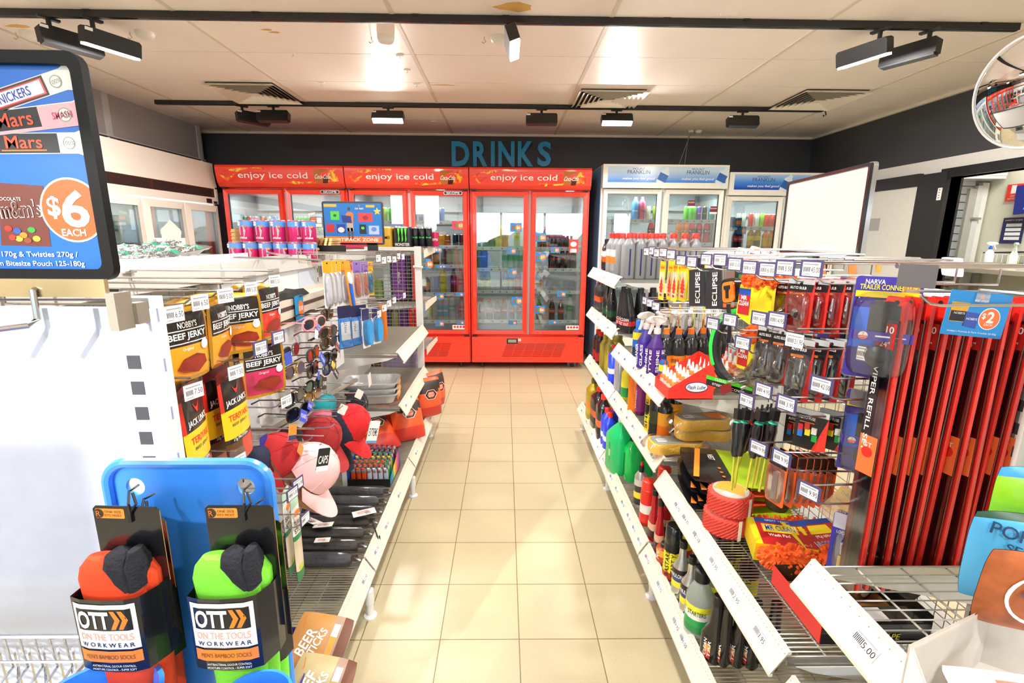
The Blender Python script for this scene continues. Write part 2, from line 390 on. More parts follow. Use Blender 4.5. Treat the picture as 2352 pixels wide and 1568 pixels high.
wallcard('notice_sheet', 'white printed sheet beside the blue folders on the store room wall', 'notice', 4.22, 4.53, 1.63, 1.82, PAPER, lambda bb, w, h: [bb.prism(ngon(.02, 12, .5), .0085, .009, NAVY, w*.2, h*.85)]+[bb.rect(w*(.15+.3*k), w*(.32+.3*k), h*.5, h*.66, .009, M(c, .6)) for k, c in enumerate(('aab6a0', '7fae6a', 'b8b0a0'))]+[bb.rect(w*.1, w*.9, h*.2, h*.22, .009, GREY)])
b = MB(fr((SX-.004, 4.55, 1.56), 'x-')); b.text('STORE CLEANING PRODUCTS', .02, INK, 0, 0, w=.3); tag(b.build('wall_lettering', smooth=0), 'small black lettering on the store room wall below the blue folders', 'lettering')
for k, (y, z, w, h, r, lab) in enumerate(((4.72, 1.885, .20, .27, 4, 'front blue folder hanging on the store room wall, white writing up its side'), (4.57, 1.86, .15, .22, -2, 'darker blue folder hanging behind the front one'))):
    t = thing('hanging_folder', lab, 'folder', group='blue folders on the store room wall', T=fr((SX-.06+.04*k, y, z), 'x-', math.radians(r)))
    b = MB(); b.prism(rrect(w, h, .008), 0, .022, M('1d2a86' if k == 0 else '223a80', .45)); 
    if k == 0: b.text('Diversey', .035, PAPER, .02, -.03, .0225, a=80)
    b.build('cover', t); b = MB(); b.tube([(w*.2, -h/2+.02, .028), (w*.2-.03, -h/2-.16-.02*k, .02)], .006, BLACK, 5); b.build('strap', t)
def spray_trig(col, zt, head=WHITE, s=1.0):
    """trigger sprayer head, mouth pointing along -x"""
    b = MB(mv(0, 0, zt) @ Matrix.Scale(s, 4))
    b.lathe([(.013, 0), (.014, .002), (.014, .022), (.008, .024), (.008, .036)], col, 12)
    b.T = b.T @ mv(0, 0, .036)
    b.T = b.T @ rot('X', 90)
    b.prism([(-.045, .012), (-.05, .022), (-.03, .034), (.012, .036), (.036, .026), (.03, .012), (.012, .006), (.010, 0), (-.012, 0), (-.014, .010)], -.009, .009, head)
    b.prism([(-.028, .010), (-.018, .008), (-.022, -.012), (-.036, -.036), (-.042, -.034), (-.032, -.012)], -.005, .005, head)
    return b
t = thing('spray_bottle', 'white spray bottle with blue collar on the store room bench', 'spray bottle', (4.64, 4.66, BZ), 2.6)
b = MB(); b.lathe([(.036, 0), (.038, .01), (.038, .12), (.03, .15), (.012, .175)], M('e9eef2', .3), 16); b.T = fr((0, -.0385, .07), 'y-'); b.rect(-.016, .016, -.03, .03, 0, NAVY); b.build('body', t)
spray_trig(BLUE, .175).build('trigger_head', t)
t = thing('liquid_jug', 'pale jug of red cleaning liquid standing at the doorway edge of the bench', 'jug', (4.86, 4.27, BZ), 1.2)
b = MB(); b.loft([(0, .085, .06, 0, 0, .5), (.01, .09, .065, 0, 0, .5), (.12, .09, .065, 0, 0, .5)], tinted('b0503a', .85), 16); b.loft([(.12, .09, .065, 0, 0, .5), (.17, .085, .06, 0, 0, .5), (.21, .05, .04, 0, 0, .8), (.225, .022, .022)], tinted('e6d9c8', .7), 16); b.T = fr((0, -.066, .06), 'y-'); b.rect(-.035, .035, -.03, .03, 0, PAPER); b.build('body', t)
b = MB(); b.tube([(.05, 0, .2), (.09, 0, .2), (.1, 0, .12)], .01, tinted('e6d9c8', .8)); b.build('handle', t); b = MB(); b.lathe([(.022, .225), (.022, .245), (.001, .246)], YELLOW, 12); b.build('cap', t)
t = thing('spray_bottle', 'white and yellow labelled bottle in front of the wire rack on the bench', 'spray bottle', (4.66, 4.45, BZ), 1.0)
b = MB(); b.lathe([(.034, 0), (.034, .12), (.014, .17)], M('dfe8dd', .4), 14); b.T = fr((0, -.035, .06), 'y-'); b.prism(ngon(.02, 10), 0, .0006, M('c8d82a', .5)); b.build('body', t); spray_trig(WHITE2, .17, M('d8ecd8', .4)).build('trigger_head', t)
t = thing('wire_rack', 'white wire rack with a black sheet on top at the back of the bench', 'rack', (4.86, 4.62, BZ))
b = MB()
for z in (.004, .13): b.tube([(-.12, -.2, z), (.12, -.2, z), (.12, .22, z), (-.12, .22, z)], .003, WHITE, 5, closed=True)
for k in range(9): b.tube([(-.12, -.2+k*.052, .004), (-.12, -.2+k*.052, .13)], .0025, WHITE, 4)
for k in range(9): b.tube([(-.12, -.2+k*.052, .004), (.12, -.2+k*.052, .004)], .0025, WHITE, 4)
b.build('frame', t); b = MB(rot('X', -3)); b.box(-.12, .12, -.17, .2, .145, .155, BLACK); b.build('sheet', t, smooth=0)

# front wall behind the camera: shop front glazing that lets the daylight in
b = MB(); b.box(-1.6, RGT+.1, FRONT-.1, FRONT, 2.3, CEIL+.05, WALLW); b.box(LEFT-.1, -1.6, FRONT-.1, FRONT, 2.6, CEIL+.05, WALLW); b.box(LEFT-.1, RGT+.1, FRONT-.1, FRONT, 0, .2, WALLD)
for x0, x1 in ((LEFT-.1, -2.9), (-1.6, -1.2), (3.2, RGT+.1)): b.box(x0, x1, FRONT-.1, FRONT, .2, 2.3 if x0 > -3 else 2.6, WALLW)
struct(b.build('wall_front', smooth=0))
for k, (x0, x1, bars) in enumerate(((-2.9, -1.6, ()), (-1.2, 3.2, (-.1, 1.0, 2.1)))):
    w = struct(thing('window_%d' % (k+1), None, None, (0, FRONT-.05, 0)))
    b = MB(); b.box(x0, x1, -.03, .03, .2, .25, SILVER); zt = 2.6 if k == 0 else 2.3; b.box(x0, x1, -.03, .03, zt-.05, zt, SILVER)
    for x in (x0+.025, x1-.025)+bars: b.box(x-.025, x+.025, -.03, .03, .2, zt, SILVER)
    b.build('window_frame', w, smooth=0)
    b = MB(); b.box(x0, x1, -.003, .003, .25, zt-.05, clear('ffffff', .0, .0, 1.0)); b.build('glass', w, smooth=0)
b = MB(); b.box(-1.38, 7, -6.4, FRONT-.1, 2.32, 2.6, M('dcdde0', .6)); b.box(3.4, 3.7, -6.3, -6.0, -.1, 2.32, M('dcdde0', .6)); tag(b.build('sun_block_canopy', smooth=0), 'white canopy added unseen outside the shop front to block sun', 'canopy')  # unseen canopy added to keep direct sun off the wide window
b = MB(); b.box(-1.55, -1.42, -6.4, FRONT-.1, -.1, 2.9, WALLW); struct(b.build('wall_sun_block', smooth=0))  # unseen wall added outside to stop sun slanting into the wide window

for q, l in (((-2.42, -2.02, 1.62, 2.04), 'upper unseen card added inside the side shop window to block sun'), ((-2.9, -2.5, .9, 1.8), 'lower unseen card added inside the side shop window to block sun')):
    b = MB(); b.box(q[0], q[1], FRONT+.01, FRONT+.02, q[2], q[3], M('e8e8ea', .6)); tag(b.build('window_poster', smooth=0), l, 'poster')  # opaque cards added on the glass to shade part of the end panel
b = MB(); b.box(-40, 40, -60, -6.5, -.2, -.1, M('6a6a6c', .9, var=.15, scale=3)); struct(b.build('ground_outside', smooth=0))
b = MB(); [b.loft([(-.1, 1.0, .5, x, -13), (.9, 1.2, .7, x, -13), (1.35+.3*math.sin(x), .8, .5, x, -13), (1.6+.35*math.sin(x*1.7), .2, .2, x, -13)], M('3f5a34', .9, var=.6, scale=6), 10) for x in range(-16, 17)]; tag(b.build('hedge', smooth=0), 'green hedge outside across the forecourt', 'hedge', kind='stuff')
# ---------------------------------------------------------------- things fixed to the ceiling
t0 = thing('light_track', 'front black lighting track running the width of the ceiling', 'light track', (0, 3.035, CEIL), group='lighting tracks')
b = MB(); b.box(-2.98, 2.91, -.018, .018, -.036, -.001, M('1d1d1f', .35)); b.box(-2.98, 2.91, -.006, .006, -.0375, -.036, BLACKG); b.build('rail', t0, smooth=0)
b = MB(); [b.box(x-.02, x+.02, -.022, .022, -.012, -.0005, BLACK) for x in (-2.3, -1.38, -.5, 0, .9, 1.35, 2.7)]; b.build('clip', t0, smooth=0)
t0 = thing('light_track', 'rear black lighting track near the drinks fridges with a loose cable end', 'light track', (0, 4.865, CEIL), group='lighting tracks')
b = MB(); b.box(-3.21, 2.97, -.018, .018, -.036, -.001, M('1d1d1f', .35)); b.build('rail', t0, smooth=0)
b = MB(); b.tube([(2.97, 0, -.018), (3.0, 0, -.03), (3.01, 0, -.06), (2.99, 0, -.075), (2.985, 0, -.06)], .006, INK); b.build('cable', t0)
LED = M('fff4dc', .5, emit=14, name='lamp_diffuser'); LEDOFF = M('26262a', .3)
def track_lamp(lab, p, yaw, tilt, lit, L=.29, H=.085):
    """head hangs on a stem under the track; local x is the long side, -y the face"""
    t = thing('track_light', lab, 'track light', (p.x, p.y, CEIL-.036), math.radians(yaw), 'lamp heads on the black tracks')
    b = MB(); b.box(-.05, .05, -.014, .014, -.012, 0, BLACK); b.lathe([(.012, -.05), (.012, -.01)], BLACK, 10); b.build('stem', t)
    T = mv(0, 0, -.05) @ rot('X', tilt) @ mv(L*.3 if 20 < yaw < 160 and yaw != 90 else 0, 0, 0)
    b = MB(T); b.T = T @ rot('Y', 0)
    b.T = T @ Matrix.Rotation(PI/2, 4, 'X')
    b.prism([(-L/2, -H), (L/2, -H), (L/2, -.012), (L/2-.012, 0), (-L/2+.012, 0), (-L/2, -.012)], -.03, .03, M('1a1a1c', .4)); b.build('housing', t)
    b = MB(T); b.box(-L/2+.008, L/2-.008, -.026, .026, -H-.012, -H, LED if lit else LEDOFF); b.build('diffuser', t, smooth=0)
    b = MB(T); b.box(-L/2+.002, -L/2+.04, -.0308, -.0302, -.022, -.006, PAPER); b.build('sticker', t, smooth=0)
    if lit:
        R = (Matrix.Rotation(math.radians(yaw), 3, 'Z') @ Matrix.Rotation(math.radians(tilt), 3, 'X'))
        pos = Vector((p.x, p.y, CEIL-.086)) + R @ Vector((0, 0, -H-.02)); dr = R @ Vector((0, 0, -1))
        area('lamp_light', pos, dr, .17, .05, LAMP_POWER).rotation_euler = (Matrix.Rotation(math.radians(yaw), 4, 'Z') @ Matrix.Rotation(math.radians(tilt), 4, 'X')).to_euler()
F, R_ = 3.035, 4.865
def on_track(px, py, y): q = onY(px, py, y); return q
for lab, px, py, y, yaw, tilt, lit in (
    ('unlit lamp head at the left end of the front track, turned down the shop', 112, 52, F, 62, 8, 0),
    ('lit lamp head at the left of the front track, beside an unlit one', 212, 52, F, 66, -12, 1),
    ('lit lamp head hanging end-on in the middle of the front track', 1170, 65, F, 90, -20, 1),
    ('lit lamp head at the right of the front track, beside an unlit one', 2022, 75, F, 112, 14, 1),
    ('unlit lamp head at the right end of the front track', 2135, 82, F, 116, -4, 0),
    ('unlit lamp head at the left of the rear track, turned away at an angle', 556, 250, R_, 48, 10, 0),
    ('unlit lamp head on the rear track, second from its left end', 628, 252, R_, 0, 15, 0),
    ('lit lamp head on the rear track above the middle red fridge', 892, 255, R_, 0, 30, 1),
    ('unlit lamp head on the rear track above the blue lettering', 1244, 260, R_, 0, 15, 0),
    ('lit lamp head on the rear track above the gap between red and white fridges', 1416, 262, R_, 0, 30, 1),
    ('unlit lamp head at the right end of the rear track', 1706, 262, R_, 0, 15, 0)):
    track_lamp(lab, on_track(px, py, y), yaw, -tilt if not (lab.startswith('lit lamp head hanging')) else tilt, lit)
# unseen lamp heads added overhead to brighten the room
for k, (x, y) in enumerate(((-1.5, .9), (.1, .9), (1.7, .9), (-1.5, -.8), (1.5, -.8))):
    t = thing('track_light', 'unseen lit lamp head added to brighten the room', 'track light', (x, y, CEIL), 0, 'unseen lamps added for room light')
    b = MB(); b.box(-.1, .1, -.03, .03, -.12, 0, BLACK); b.build('housing', t, smooth=0)
    b = MB(); b.box(-.09, .09, -.026, .026, -.13, -.12, LED); b.build('diffuser', t, smooth=0)
    area('lamp_light', (x, y, CEIL-.14), (0, 0, -1), .17, .05, LAMP_POWER)
def vent(x0, x1, y0, y1, lab):
    w, h = x1-x0, y1-y0
    t = thing('ceiling_vent', lab, 'air vent', ((x0+x1)/2, (y0+y1)/2, CEIL), 0, 'square ceiling vents')
    b = MB(); VM = M('efe6d6', .4)
    b.box(-w/2+.02, w/2-.02, -h/2+.02, h/2-.02, -.004, -.001, M('1d1712', .8)); b.build('duct', t, smooth=0)
    b = MB()
    for k in range(7):
        o = 1-k*.135; i = o-.10
        for a in range(4):
            b.T = rot('Z', 90*a); ww, hh = (w, h) if a % 2 == 0 else (h, w)
            b.add([(-ww/2*o, -hh/2*o, -.030), (ww/2*o, -hh/2*o, -.030), (ww/2*i, -hh/2*i, -.006), (-ww/2*i, -hh/2*i, -.006)], [(0, 1, 2, 3)], VM)
            b.add([(-ww/2*o, -hh/2*o, -.0285), (ww/2*o, -hh/2*o, -.0285), (ww/2*i, -hh/2*i, -.005), (-ww/2*i, -hh/2*i, -.005)], [(3, 2, 1, 0)], VM)
    b.T = Matrix(); b.box(-w*.05, w*.05, -h*.05, h*.05, -.03, -.02, VM)
    b.build('louvre', t, smooth=0)
for v, l in zip(VENTS, ('left square ceiling vent over the cabinets', 'middle square ceiling vent over the aisle', 'right square ceiling vent near the right wall')): vent(*v, l)
for k, (px, py, lab) in enumerate(((332, 74, 'white smoke detector in the left ceiling panel'), (886, 84, 'white smoke detector in the ceiling left of the middle lamp'), (1146, 84, 'white smoke detector partly behind the middle lamp head'), (70, 75, 'white smoke detector behind the leftmost lamp heads'), (1605, 300, 'small white detector at the back edge of the ceiling with wires below'))):
    p = onZ(px, py, CEIL); t = thing('smoke_detector', lab, 'smoke detector', (p.x, p.y, CEIL), 0, 'ceiling detectors')
    b = MB(); s = 1 if k < 4 else .7; b.lathe([(.001, -.045*s), (.02*s, -.044*s), (.045*s, -.03*s), (.052*s, -.012), (.052*s, 0)], M('efe7dc', .4), 20); b.build('cover', t)
    if k < 4: b = MB(); b.tube([(-.09, 0, -.001), (-.09, 0, -.015), (-.08, 0, -.03), (-.095, 0, -.038), (-.105, 0, -.03)], .003, M('c9b088', .4)); b.build('hook', t)
    else:
        b = MB(); b.lathe([(.001, -.03), (.03, -.02), (.03, 0)], M('e9e2d8', .4), 12, -.09); b.tube([(-.09, 0, -.03), (-.2, .05, -.42)], .004, GREY, 4); b.tube([(-.11, 0, -.03), (-.12, .05, -.42)], .004, GREY, 4); b.build('hanging_wire', t)
# small ceiling hooks and clips
for k, (px, py) in enumerate(((672, 122), (918, 127), (935, 160), (957, 192), (1674, 32), (738, 189), (996, 278))):
    p = onZ(px, py, CEIL); b = MB(); b.cb((0, 0, -.003), (.05 if k != 4 else .09, .012, .006), PAPER); b.tube([(0, 0, -.003), (.004, 0, -.018), (-.008, 0, -.024)], .002, SILVER, 4)
    tag(b.build('ceiling_clip', loc=(p.x, p.y, CEIL), smooth=0), 'small white sign clip on the ceiling, '+('over the red fridges', 'left of the middle lamp head', 'near the ceiling glare, upper', 'near the ceiling glare, lower', 'large one ahead of the front track', 'beside the left vent', 'behind the rear track')[k], 'clip', 'small white clips stuck to the ceiling')

# DRINKS lettering
t = thing('wall_lettering', 'blue raised capital letters DRINKS on the charcoal back wall', 'lettering', (0, BACK, 0))
LB = M('1ba2e0', .35)
for ch, px, w in (('D', 1058, 41), ('R', 1103, 33), ('I', 1132, 9), ('N', 1163, 38), ('K', 1207, 36), ('S', 1250, 32)):
    p = onY(px, 354, BACK-.012); vs, fs, tw, th = text_geo(ch, 3.2); H = .285; kx = (w*.00520)/tw; ky = H/th
    b = MB(fr((p.x, -.022, p.z), 'y-')); n = len(vs)
    b.add([(x*kx, y*ky, .01) for x, y in vs], fs, LB)
    ed = {}
    for f in fs:
        for i in range(len(f)):
            e = (f[i], f[(i+1) % len(f)]); ed[tuple(sorted(e))] = ed.get(tuple(sorted(e)), [])+[e]
    for e in ed.values():
        if len(e) == 1:
            a, c = e[0]; b.add([(vs[a][0]*kx, vs[a][1]*ky, .01), (vs[c][0]*kx, vs[c][1]*ky, .01), (vs[c][0]*kx, vs[c][1]*ky, -.02), (vs[a][0]*kx, vs[a][1]*ky, -.02)], [(1, 0, 3, 2)], LB)
    b.build('letter', t, smooth=0)
# convex mirror
p = onX(2306, 222, 2.2)
p = onY(2316, 222, 2.1); R0 = .215
t = thing('convex_mirror', 'round convex security mirror at the upper right', 'mirror', p)
aim = (EYE+Vector((-2.0, 1.6, -.3))-p).normalized()
t.rotation_euler = Vector((-.95, -.12, -.22)).to_track_quat('Z', 'Y').to_euler()
b = MB(); b.lathe([(R0*math.sin(a)/math.sin(.62), -.10+R0/math.sin(.62)*(math.cos(a)-math.cos(.62))) for a in [.62*(1-i/18)+1e-4 for i in range(19)]], M('f4f6f8', .015, 1.0, 0), 48); b.build('mirror_face', t, smooth=60)
b = MB(); b.tube([(R0*math.cos(2*PI*i/48), R0*math.sin(2*PI*i/48), -.10) for i in range(48)], .007, M('e8eaec', .25), 8, closed=True); b.build('rim', t)
b = MB(); b.lathe([(R0, -.1), (.09, -.15), (.02, -.16), (.02, -.2)], WHITE2, 32); b.tube([(0, 0, -.2), (.0, .0, -.25), (-.0, .5, -.32)], .012, WHITE2, 8); b.build('bracket', t)
# ================================================================ DRINKS: bottles and cans
def label_wrap(r, z0, z1, mats, n=16, ry=None, e=1):
    b = MB(); k = len(mats); zs = [z0+(z1-z0)*i/k for i in range(k+1)]
    b.loft([(z, r, ry or r, 0, 0, e) for z in zs], list(mats), n, cap=False); return b
def mk_bottle(name, cat, body, label, cap, r=.034, h=.23, shape='soda', logo=None, logoc=PAPER, clearb=None):
    def f():
        b = MB(); k = h; e = 1
        P = {'soda': [(.8, 0), (.95, .012), (1, .06), (.98, .3), (1, .36), (1, .6), (.97, .66), (.7, .8), (.42, .9), (.4, .94)],
             'sport': [(.85, 0), (1, .02), (1, .2), (.88, .3), (.88, .36), (1, .46), (1, .64), (.96, .72), (.72, .84), (.62, .88), (.6, .93)],
             'juice': [(.9, 0), (1, .03), (1, .7), (.9, .78), (.55, .86), (.5, .93)],
             'water': [(.9, 0), (1, .03), (.94, .15), (1, .2), (.94, .26), (1, .34), (1, .62), (.9, .74), (.55, .88), (.45, .93)]}[shape]
        b.lathe([(r*a, k*z) for a, z in P], body, 14); o = b.build(name); tag(o, None, cat)
        z0, z1 = {'soda': (.36, .6), 'sport': (.46, .64), 'juice': (.18, .62), 'water': (.36, .6)}[shape]
        L = label_wrap(r*1.012, h*z0, h*z1, label if isinstance(label, (list, tuple)) else (label,))
        if logo: L.T = fr((0, -r*1.02, h*(z0+z1)/2), 'y-'); L.text(logo, r*.5, logoc, w=r*1.5, bold=1, warp=lambda x, y: -(r-math.sqrt(max(0, r*r-x*x))))
        L.build('label', o)
        cr = r*(.62 if shape == 'sport' else .47); c = MB(); c.lathe([(cr, h*.925), (cr, h*.99), (cr*.9, h)], cap, 12); c.build('cap', o)
        return o
    return Kind(f)
def mk_can(body, band, r=.0265, h=.157, logo=None, logoc=PAPER, name='drink_can'):
    def f():
        b = MB(); bs = band if isinstance(band, (list, tuple)) else (band,)
        k = len(bs); zs = [.012*h/.157+(h*.93-.012*h/.157)*i/k for i in range(k+1)]
        b.loft([(0, r*.8, r*.8)]+[(z, r, r) for z in zs]+[(h*.97, r*.85, r*.85)], [SILVER]+list(bs)+[SILVER], 14)
        if logo: b.T = fr((0, -r*1.01, h*.5), 'y-'); b.text(logo, r*.5, logoc, w=r*1.5, bold=1, warp=lambda x, y: -(r-math.sqrt(max(0, r*r-x*x))))
        o = b.build(name); tag(o, None, 'can'); c = MB(); c.lathe([(r*.86, h*.97), (r*.86, h), (r*.8, h*.985)], SILVER, 14); c.build('lid', o); return o
    return Kind(f)
GLB = tinted('dfe9ea', .35); GRB = tinted('3a7a4a', .75); COLA = M('2a0f0a', .15, coat=.5); CCLEAR = tinted('d8e6e0', .45)
YLIQ = tinted('f2dd30', .8); OLIQ = tinted('f28a2a', .85); RLIQ = tinted('d92a2a', .85); BLIQ = tinted('3a8fd8', .85); PLIQ = tinted('8a3a8a', .85); BRLIQ = tinted('8a4a1a', .85)
DK = {
 'cola': mk_bottle('soda_bottle', 'bottle', COLA, M('c8161a', .4), RED, .036, .235, 'soda', 'Coca-Cola'),
 'cola2': mk_bottle('soda_bottle', 'bottle', COLA, M('2a2a2c', .4), BLACK, .036, .235, 'soda', 'ZERO', RED),
 'colag': mk_bottle('soda_bottle', 'bottle', COLA, M('d9b98a', .4), RED, .036, .235, 'soda', 'Vanilla', RED),
 'pepsi': mk_bottle('soda_bottle', 'bottle', COLA, (M('1a3a9a', .4), M('1e50c0', .4)), BLUE, .042, .28, 'soda', 'pepsi'),
 'yellow': mk_bottle('soda_bottle', 'bottle', YLIQ, M('f5e23a', .4), YELLOW, .040, .285, 'juice', 'KIRKS', INK),
 'lemon': mk_bottle('soda_bottle', 'bottle', tinted('dfe6b8', .7), (M('e8d23a', .4), M('f0e04a', .4)), GREEN, .036, .25, 'soda', 'SOLO', GREEN),
 'kpurple': mk_bottle('soda_bottle', 'bottle', tinted('4a2a20', .8), M('8a3a9a', .4), PURPLE, .037, .27, 'soda', 'KIRKS'),
 'kred': mk_bottle('soda_bottle', 'bottle', tinted('e8a0a8', .8), M('d83a5a', .4), RED, .037, .27, 'soda', 'KIRKS'),
 'kteal': mk_bottle('soda_bottle', 'bottle', CCLEAR, M('1a98a0', .4), TEAL, .042, .285, 'juice', 'KIRKS'),
 'sprite': mk_bottle('soda_bottle', 'bottle', CCLEAR, M('18a050', .4), GREEN, .042, .30, 'soda', 'Sprite'),
 'water': mk_bottle('water_bottle', 'bottle', GLB, M('3a70c8', .4), BLUE, .032, .22, 'water'),
 'waterg': mk_bottle('water_bottle', 'bottle', GLB, M('3aa888', .4), M('7ac8b8', .4), .036, .25, 'water'),
 'blueyel': mk_bottle('soda_bottle', 'bottle', GLB, (M('e8d23a', .4), M('1a78d0', .4), M('1a78d0', .4)), WHITE, .033, .25, 'soda', 'Schweppes', YELLOW),
 'gorange': mk_bottle('sports_bottle', 'bottle', OLIQ, M('e8843a', .4), ORANGE, .037, .245, 'sport', 'G'),
 'gred': mk_bottle('sports_bottle', 'bottle', RLIQ, M('3a1414', .4), ORANGE, .037, .245, 'sport', 'G'),
 'tea': mk_bottle('tea_bottle', 'bottle', tinted('b06a1a', .85), (M('e8a01a', .4), M('f2d42a', .4)), YELLOW, .035, .24, 'juice', 'Lipton', M('a02018', .4)),
 'teap': mk_bottle('tea_bottle', 'bottle', tinted('c88a2a', .8), (M('2a6a3a', .4), M('f2d42a', .4)), GREEN, .035, .24, 'juice', 'Lipton', M('a02018', .4)),
 'amber': mk_bottle('juice_bottle', 'bottle', OLIQ, M('f0b020', .4), ORANGE, .036, .21, 'juice'),
 'darkj': mk_bottle('juice_bottle', 'bottle', M('2a1c18', .3), M('3a2a24', .4), M('3a3a3a'), .036, .2, 'juice', 'ICED', BEIGE),
 'orangel': mk_bottle('juice_bottle', 'bottle', M('3a2014', .3), M('e88a3a', .4), ORANGE, .036, .19, 'juice'),
 'greenl': mk_bottle('juice_bottle', 'bottle', tinted('a8b860', .8), M('c8d08a', .4), GREEN, .036, .2, 'juice'),
 'cream': mk_bottle('milk_bottle', 'bottle', M('e0d2b8', .4), M('efe6d2', .4), BROWN, .036, .2, 'juice'),
 'prime': mk_bottle('sports_bottle', 'bottle', M('4a9ad8', .4), M('4a9ad8', .4), M('3a3a6a'), .037, .25, 'juice', 'PRIME'),
 'primer': mk_bottle('sports_bottle', 'bottle', M('c84a6a', .4), M('c84a6a', .4), M('a02a4a'), .037, .25, 'juice', 'PRIME', INK),
 'cgreen': mk_can(None, M('5ad02a', .25, .3), logo='V', logoc=INK), 'cred': mk_can(None, M('d8322a', .25, .3)), 'corange': mk_can(None, M('f0862a', .25, .3)),
 'cwhite': mk_can(None, M('e8ecd8', .25, .3)), 'cblue': mk_can(None, M('4a78c8', .25, .3)), 'cpurple': mk_can(None, M('5a3a9a', .25, .3), logo='MOTHER'),
 'cblack': mk_can(None, M('1c1c22', .25, .3), logo='M', logoc=GREEN), 'cteal': mk_can(None, M('3ab0b8', .25, .3)), 'clime': mk_can(None, M('a8d83a', .25, .3)),
 'csilver': mk_can(None, (M('8a9ad8', .25, .3), M('d8c8e0', .25, .3), M('e8b07a', .25, .3))), 'cgreen2': mk_can(None, M('2fa850', .25, .3)),
 'bcan': mk_can(None, (M('c02a5a', .25, .3), M('c02a5a', .25, .3)), .034, .125, 'PEPSI'), 'bcany': mk_can(None, (M('e8a82a', .25, .3),), .034, .125, 'SOLO', INK),
 'bcano': mk_can(None, (M('f07a1a', .25, .3),), .034, .125, 'Fanta'), 'bcank': mk_can(None, (M('2a3a4a', .25, .3),), .033, .135), 'multired': mk_can(None, (M('d8382a', .25, .3),), .033, .15),
}
KINDN = {'cola': ('cola bottle with red label', 'bottle'), 'cola2': ('cola bottle with black label', 'bottle'), 'colag': ('cola bottle with tan label', 'bottle'), 'pepsi': ('dark soda bottle with blue label', 'bottle'),
 'yellow': ('bright yellow soda bottle', 'bottle'), 'lemon': ('pale lemonade bottle with yellow label', 'bottle'), 'kpurple': ('brown soda bottle with purple label', 'bottle'), 'kred': ('pink soda bottle with red label', 'bottle'),
 'kteal': ('clear soda bottle with teal label', 'bottle'), 'sprite': ('clear soda bottle with green label', 'bottle'), 'water': ('clear water bottle with blue label', 'bottle'), 'waterg': ('clear water bottle with green label', 'bottle'),
 'blueyel': ('blue and yellow labelled mixer bottle', 'bottle'), 'gorange': ('orange sports drink bottle', 'bottle'), 'gred': ('red sports drink bottle', 'bottle'), 'tea': ('orange labelled iced tea bottle', 'bottle'),
 'teap': ('green labelled iced tea bottle', 'bottle'), 'amber': ('golden juice bottle with orange cap', 'bottle'), 'darkj': ('dark coffee drink bottle', 'bottle'), 'orangel': ('dark drink bottle with orange label', 'bottle'),
 'greenl': ('pale green juice bottle', 'bottle'), 'cream': ('cream milk drink bottle', 'bottle'), 'prime': ('blue sports drink bottle', 'bottle'), 'primer': ('pink sports drink bottle', 'bottle'),
 'cgreen': ('lime green drink can', 'can'), 'cred': ('slim red drink can', 'can'), 'corange': ('slim orange drink can', 'can'), 'cwhite': ('slim white drink can', 'can'), 'cblue': ('slim blue drink can', 'can'), 'cpurple': ('purple drink can', 'can'),
 'cblack': ('black drink can', 'can'), 'cteal': ('teal drink can', 'can'), 'clime': ('yellow green drink can', 'can'), 'csilver': ('silver, blue and orange drink can', 'can'), 'cgreen2': ('dark green drink can', 'can'),
 'bcan': ('crimson drink can', 'can'), 'bcany': ('golden drink can', 'can'), 'bcano': ('orange drink can', 'can'), 'bcank': ('dark slate drink can', 'can'), 'multired': ('red can in a multipack', 'can')}
# ---------------------------------------------------------------- the fridges
def splash_mat():
    m = bpy.data.materials.new('header_splash'); m.use_nodes = True; nt = m.node_tree; bs = nt.nodes['Principled BSDF']; bs.inputs['Roughness'].default_value = .18
    tc = nt.nodes.new('ShaderNodeTexCoord'); nz = nt.nodes.new('ShaderNodeTexNoise'); nz.inputs['Scale'].default_value = 14; nz.inputs['Detail'].default_value = 5; nz.inputs['Distortion'].default_value = 1.5
    rp = nt.nodes.new('ShaderNodeValToRGB'); e = rp.color_ramp.elements; e[0].position = .4; e[0].color = (*lin('e8301a'), 1); e[1].position = .62; e[1].color = (*lin('ffd040'), 1)
    x = e.new(.5); x.color = (*lin('f47a20'), 1); nt.links.new(tc.outputs['Object'], nz.inputs['Vector']); nt.links.new(nz.outputs[0], rp.inputs[0]); nt.links.new(rp.outputs[0], bs.inputs['Base Color']); return m
SPL = splash_mat(); FRED = M('f23a24', .3, var=.03, coat=.4); FWHT = M('f2efe6', .3, var=.03); INNER = M('b9bfc0', .5); LEDW = M('f6fbff', .5, emit=5, name='fridge_lamp')
GLASS = clear('eef4f4', .13, .0, .93, 'fridge_glass'); STRIP = M('f4f4f0', .4); BLACKR = M('16171a', .5)
def fridge_shelf(root, x0, x1, yf, z, D):
    b = MB(); b.box(x0, x1, yf+.03, yf+.034, z-.028, z+.012, STRIP)
    n = int((x1-x0)/.02)
    for k in range(n+1): x = x0+(x1-x0)*k/n; b.box(x-.0015, x+.0015, yf+.034, yf+D, z-.004, z, STRIP)
    b.box(x0, x1, yf+D-.01, yf+D, z-.008, z, STRIP); sh = b.build('shelf', root, smooth=0)
    b = MB(fr((0, yf+.0295, 0), 'y-'))
    x = x0+.05
    while x < x1-.06: b.rect(x, x+.035, z-.02, z+.005, .0004, M('dfe0e4', .5)); b.rect(x+.02, x+.032, z-.013, z-.005, .0008, INK); x += .075+random.random()*.05
    b.build('price_strip', sh, smooth=0)
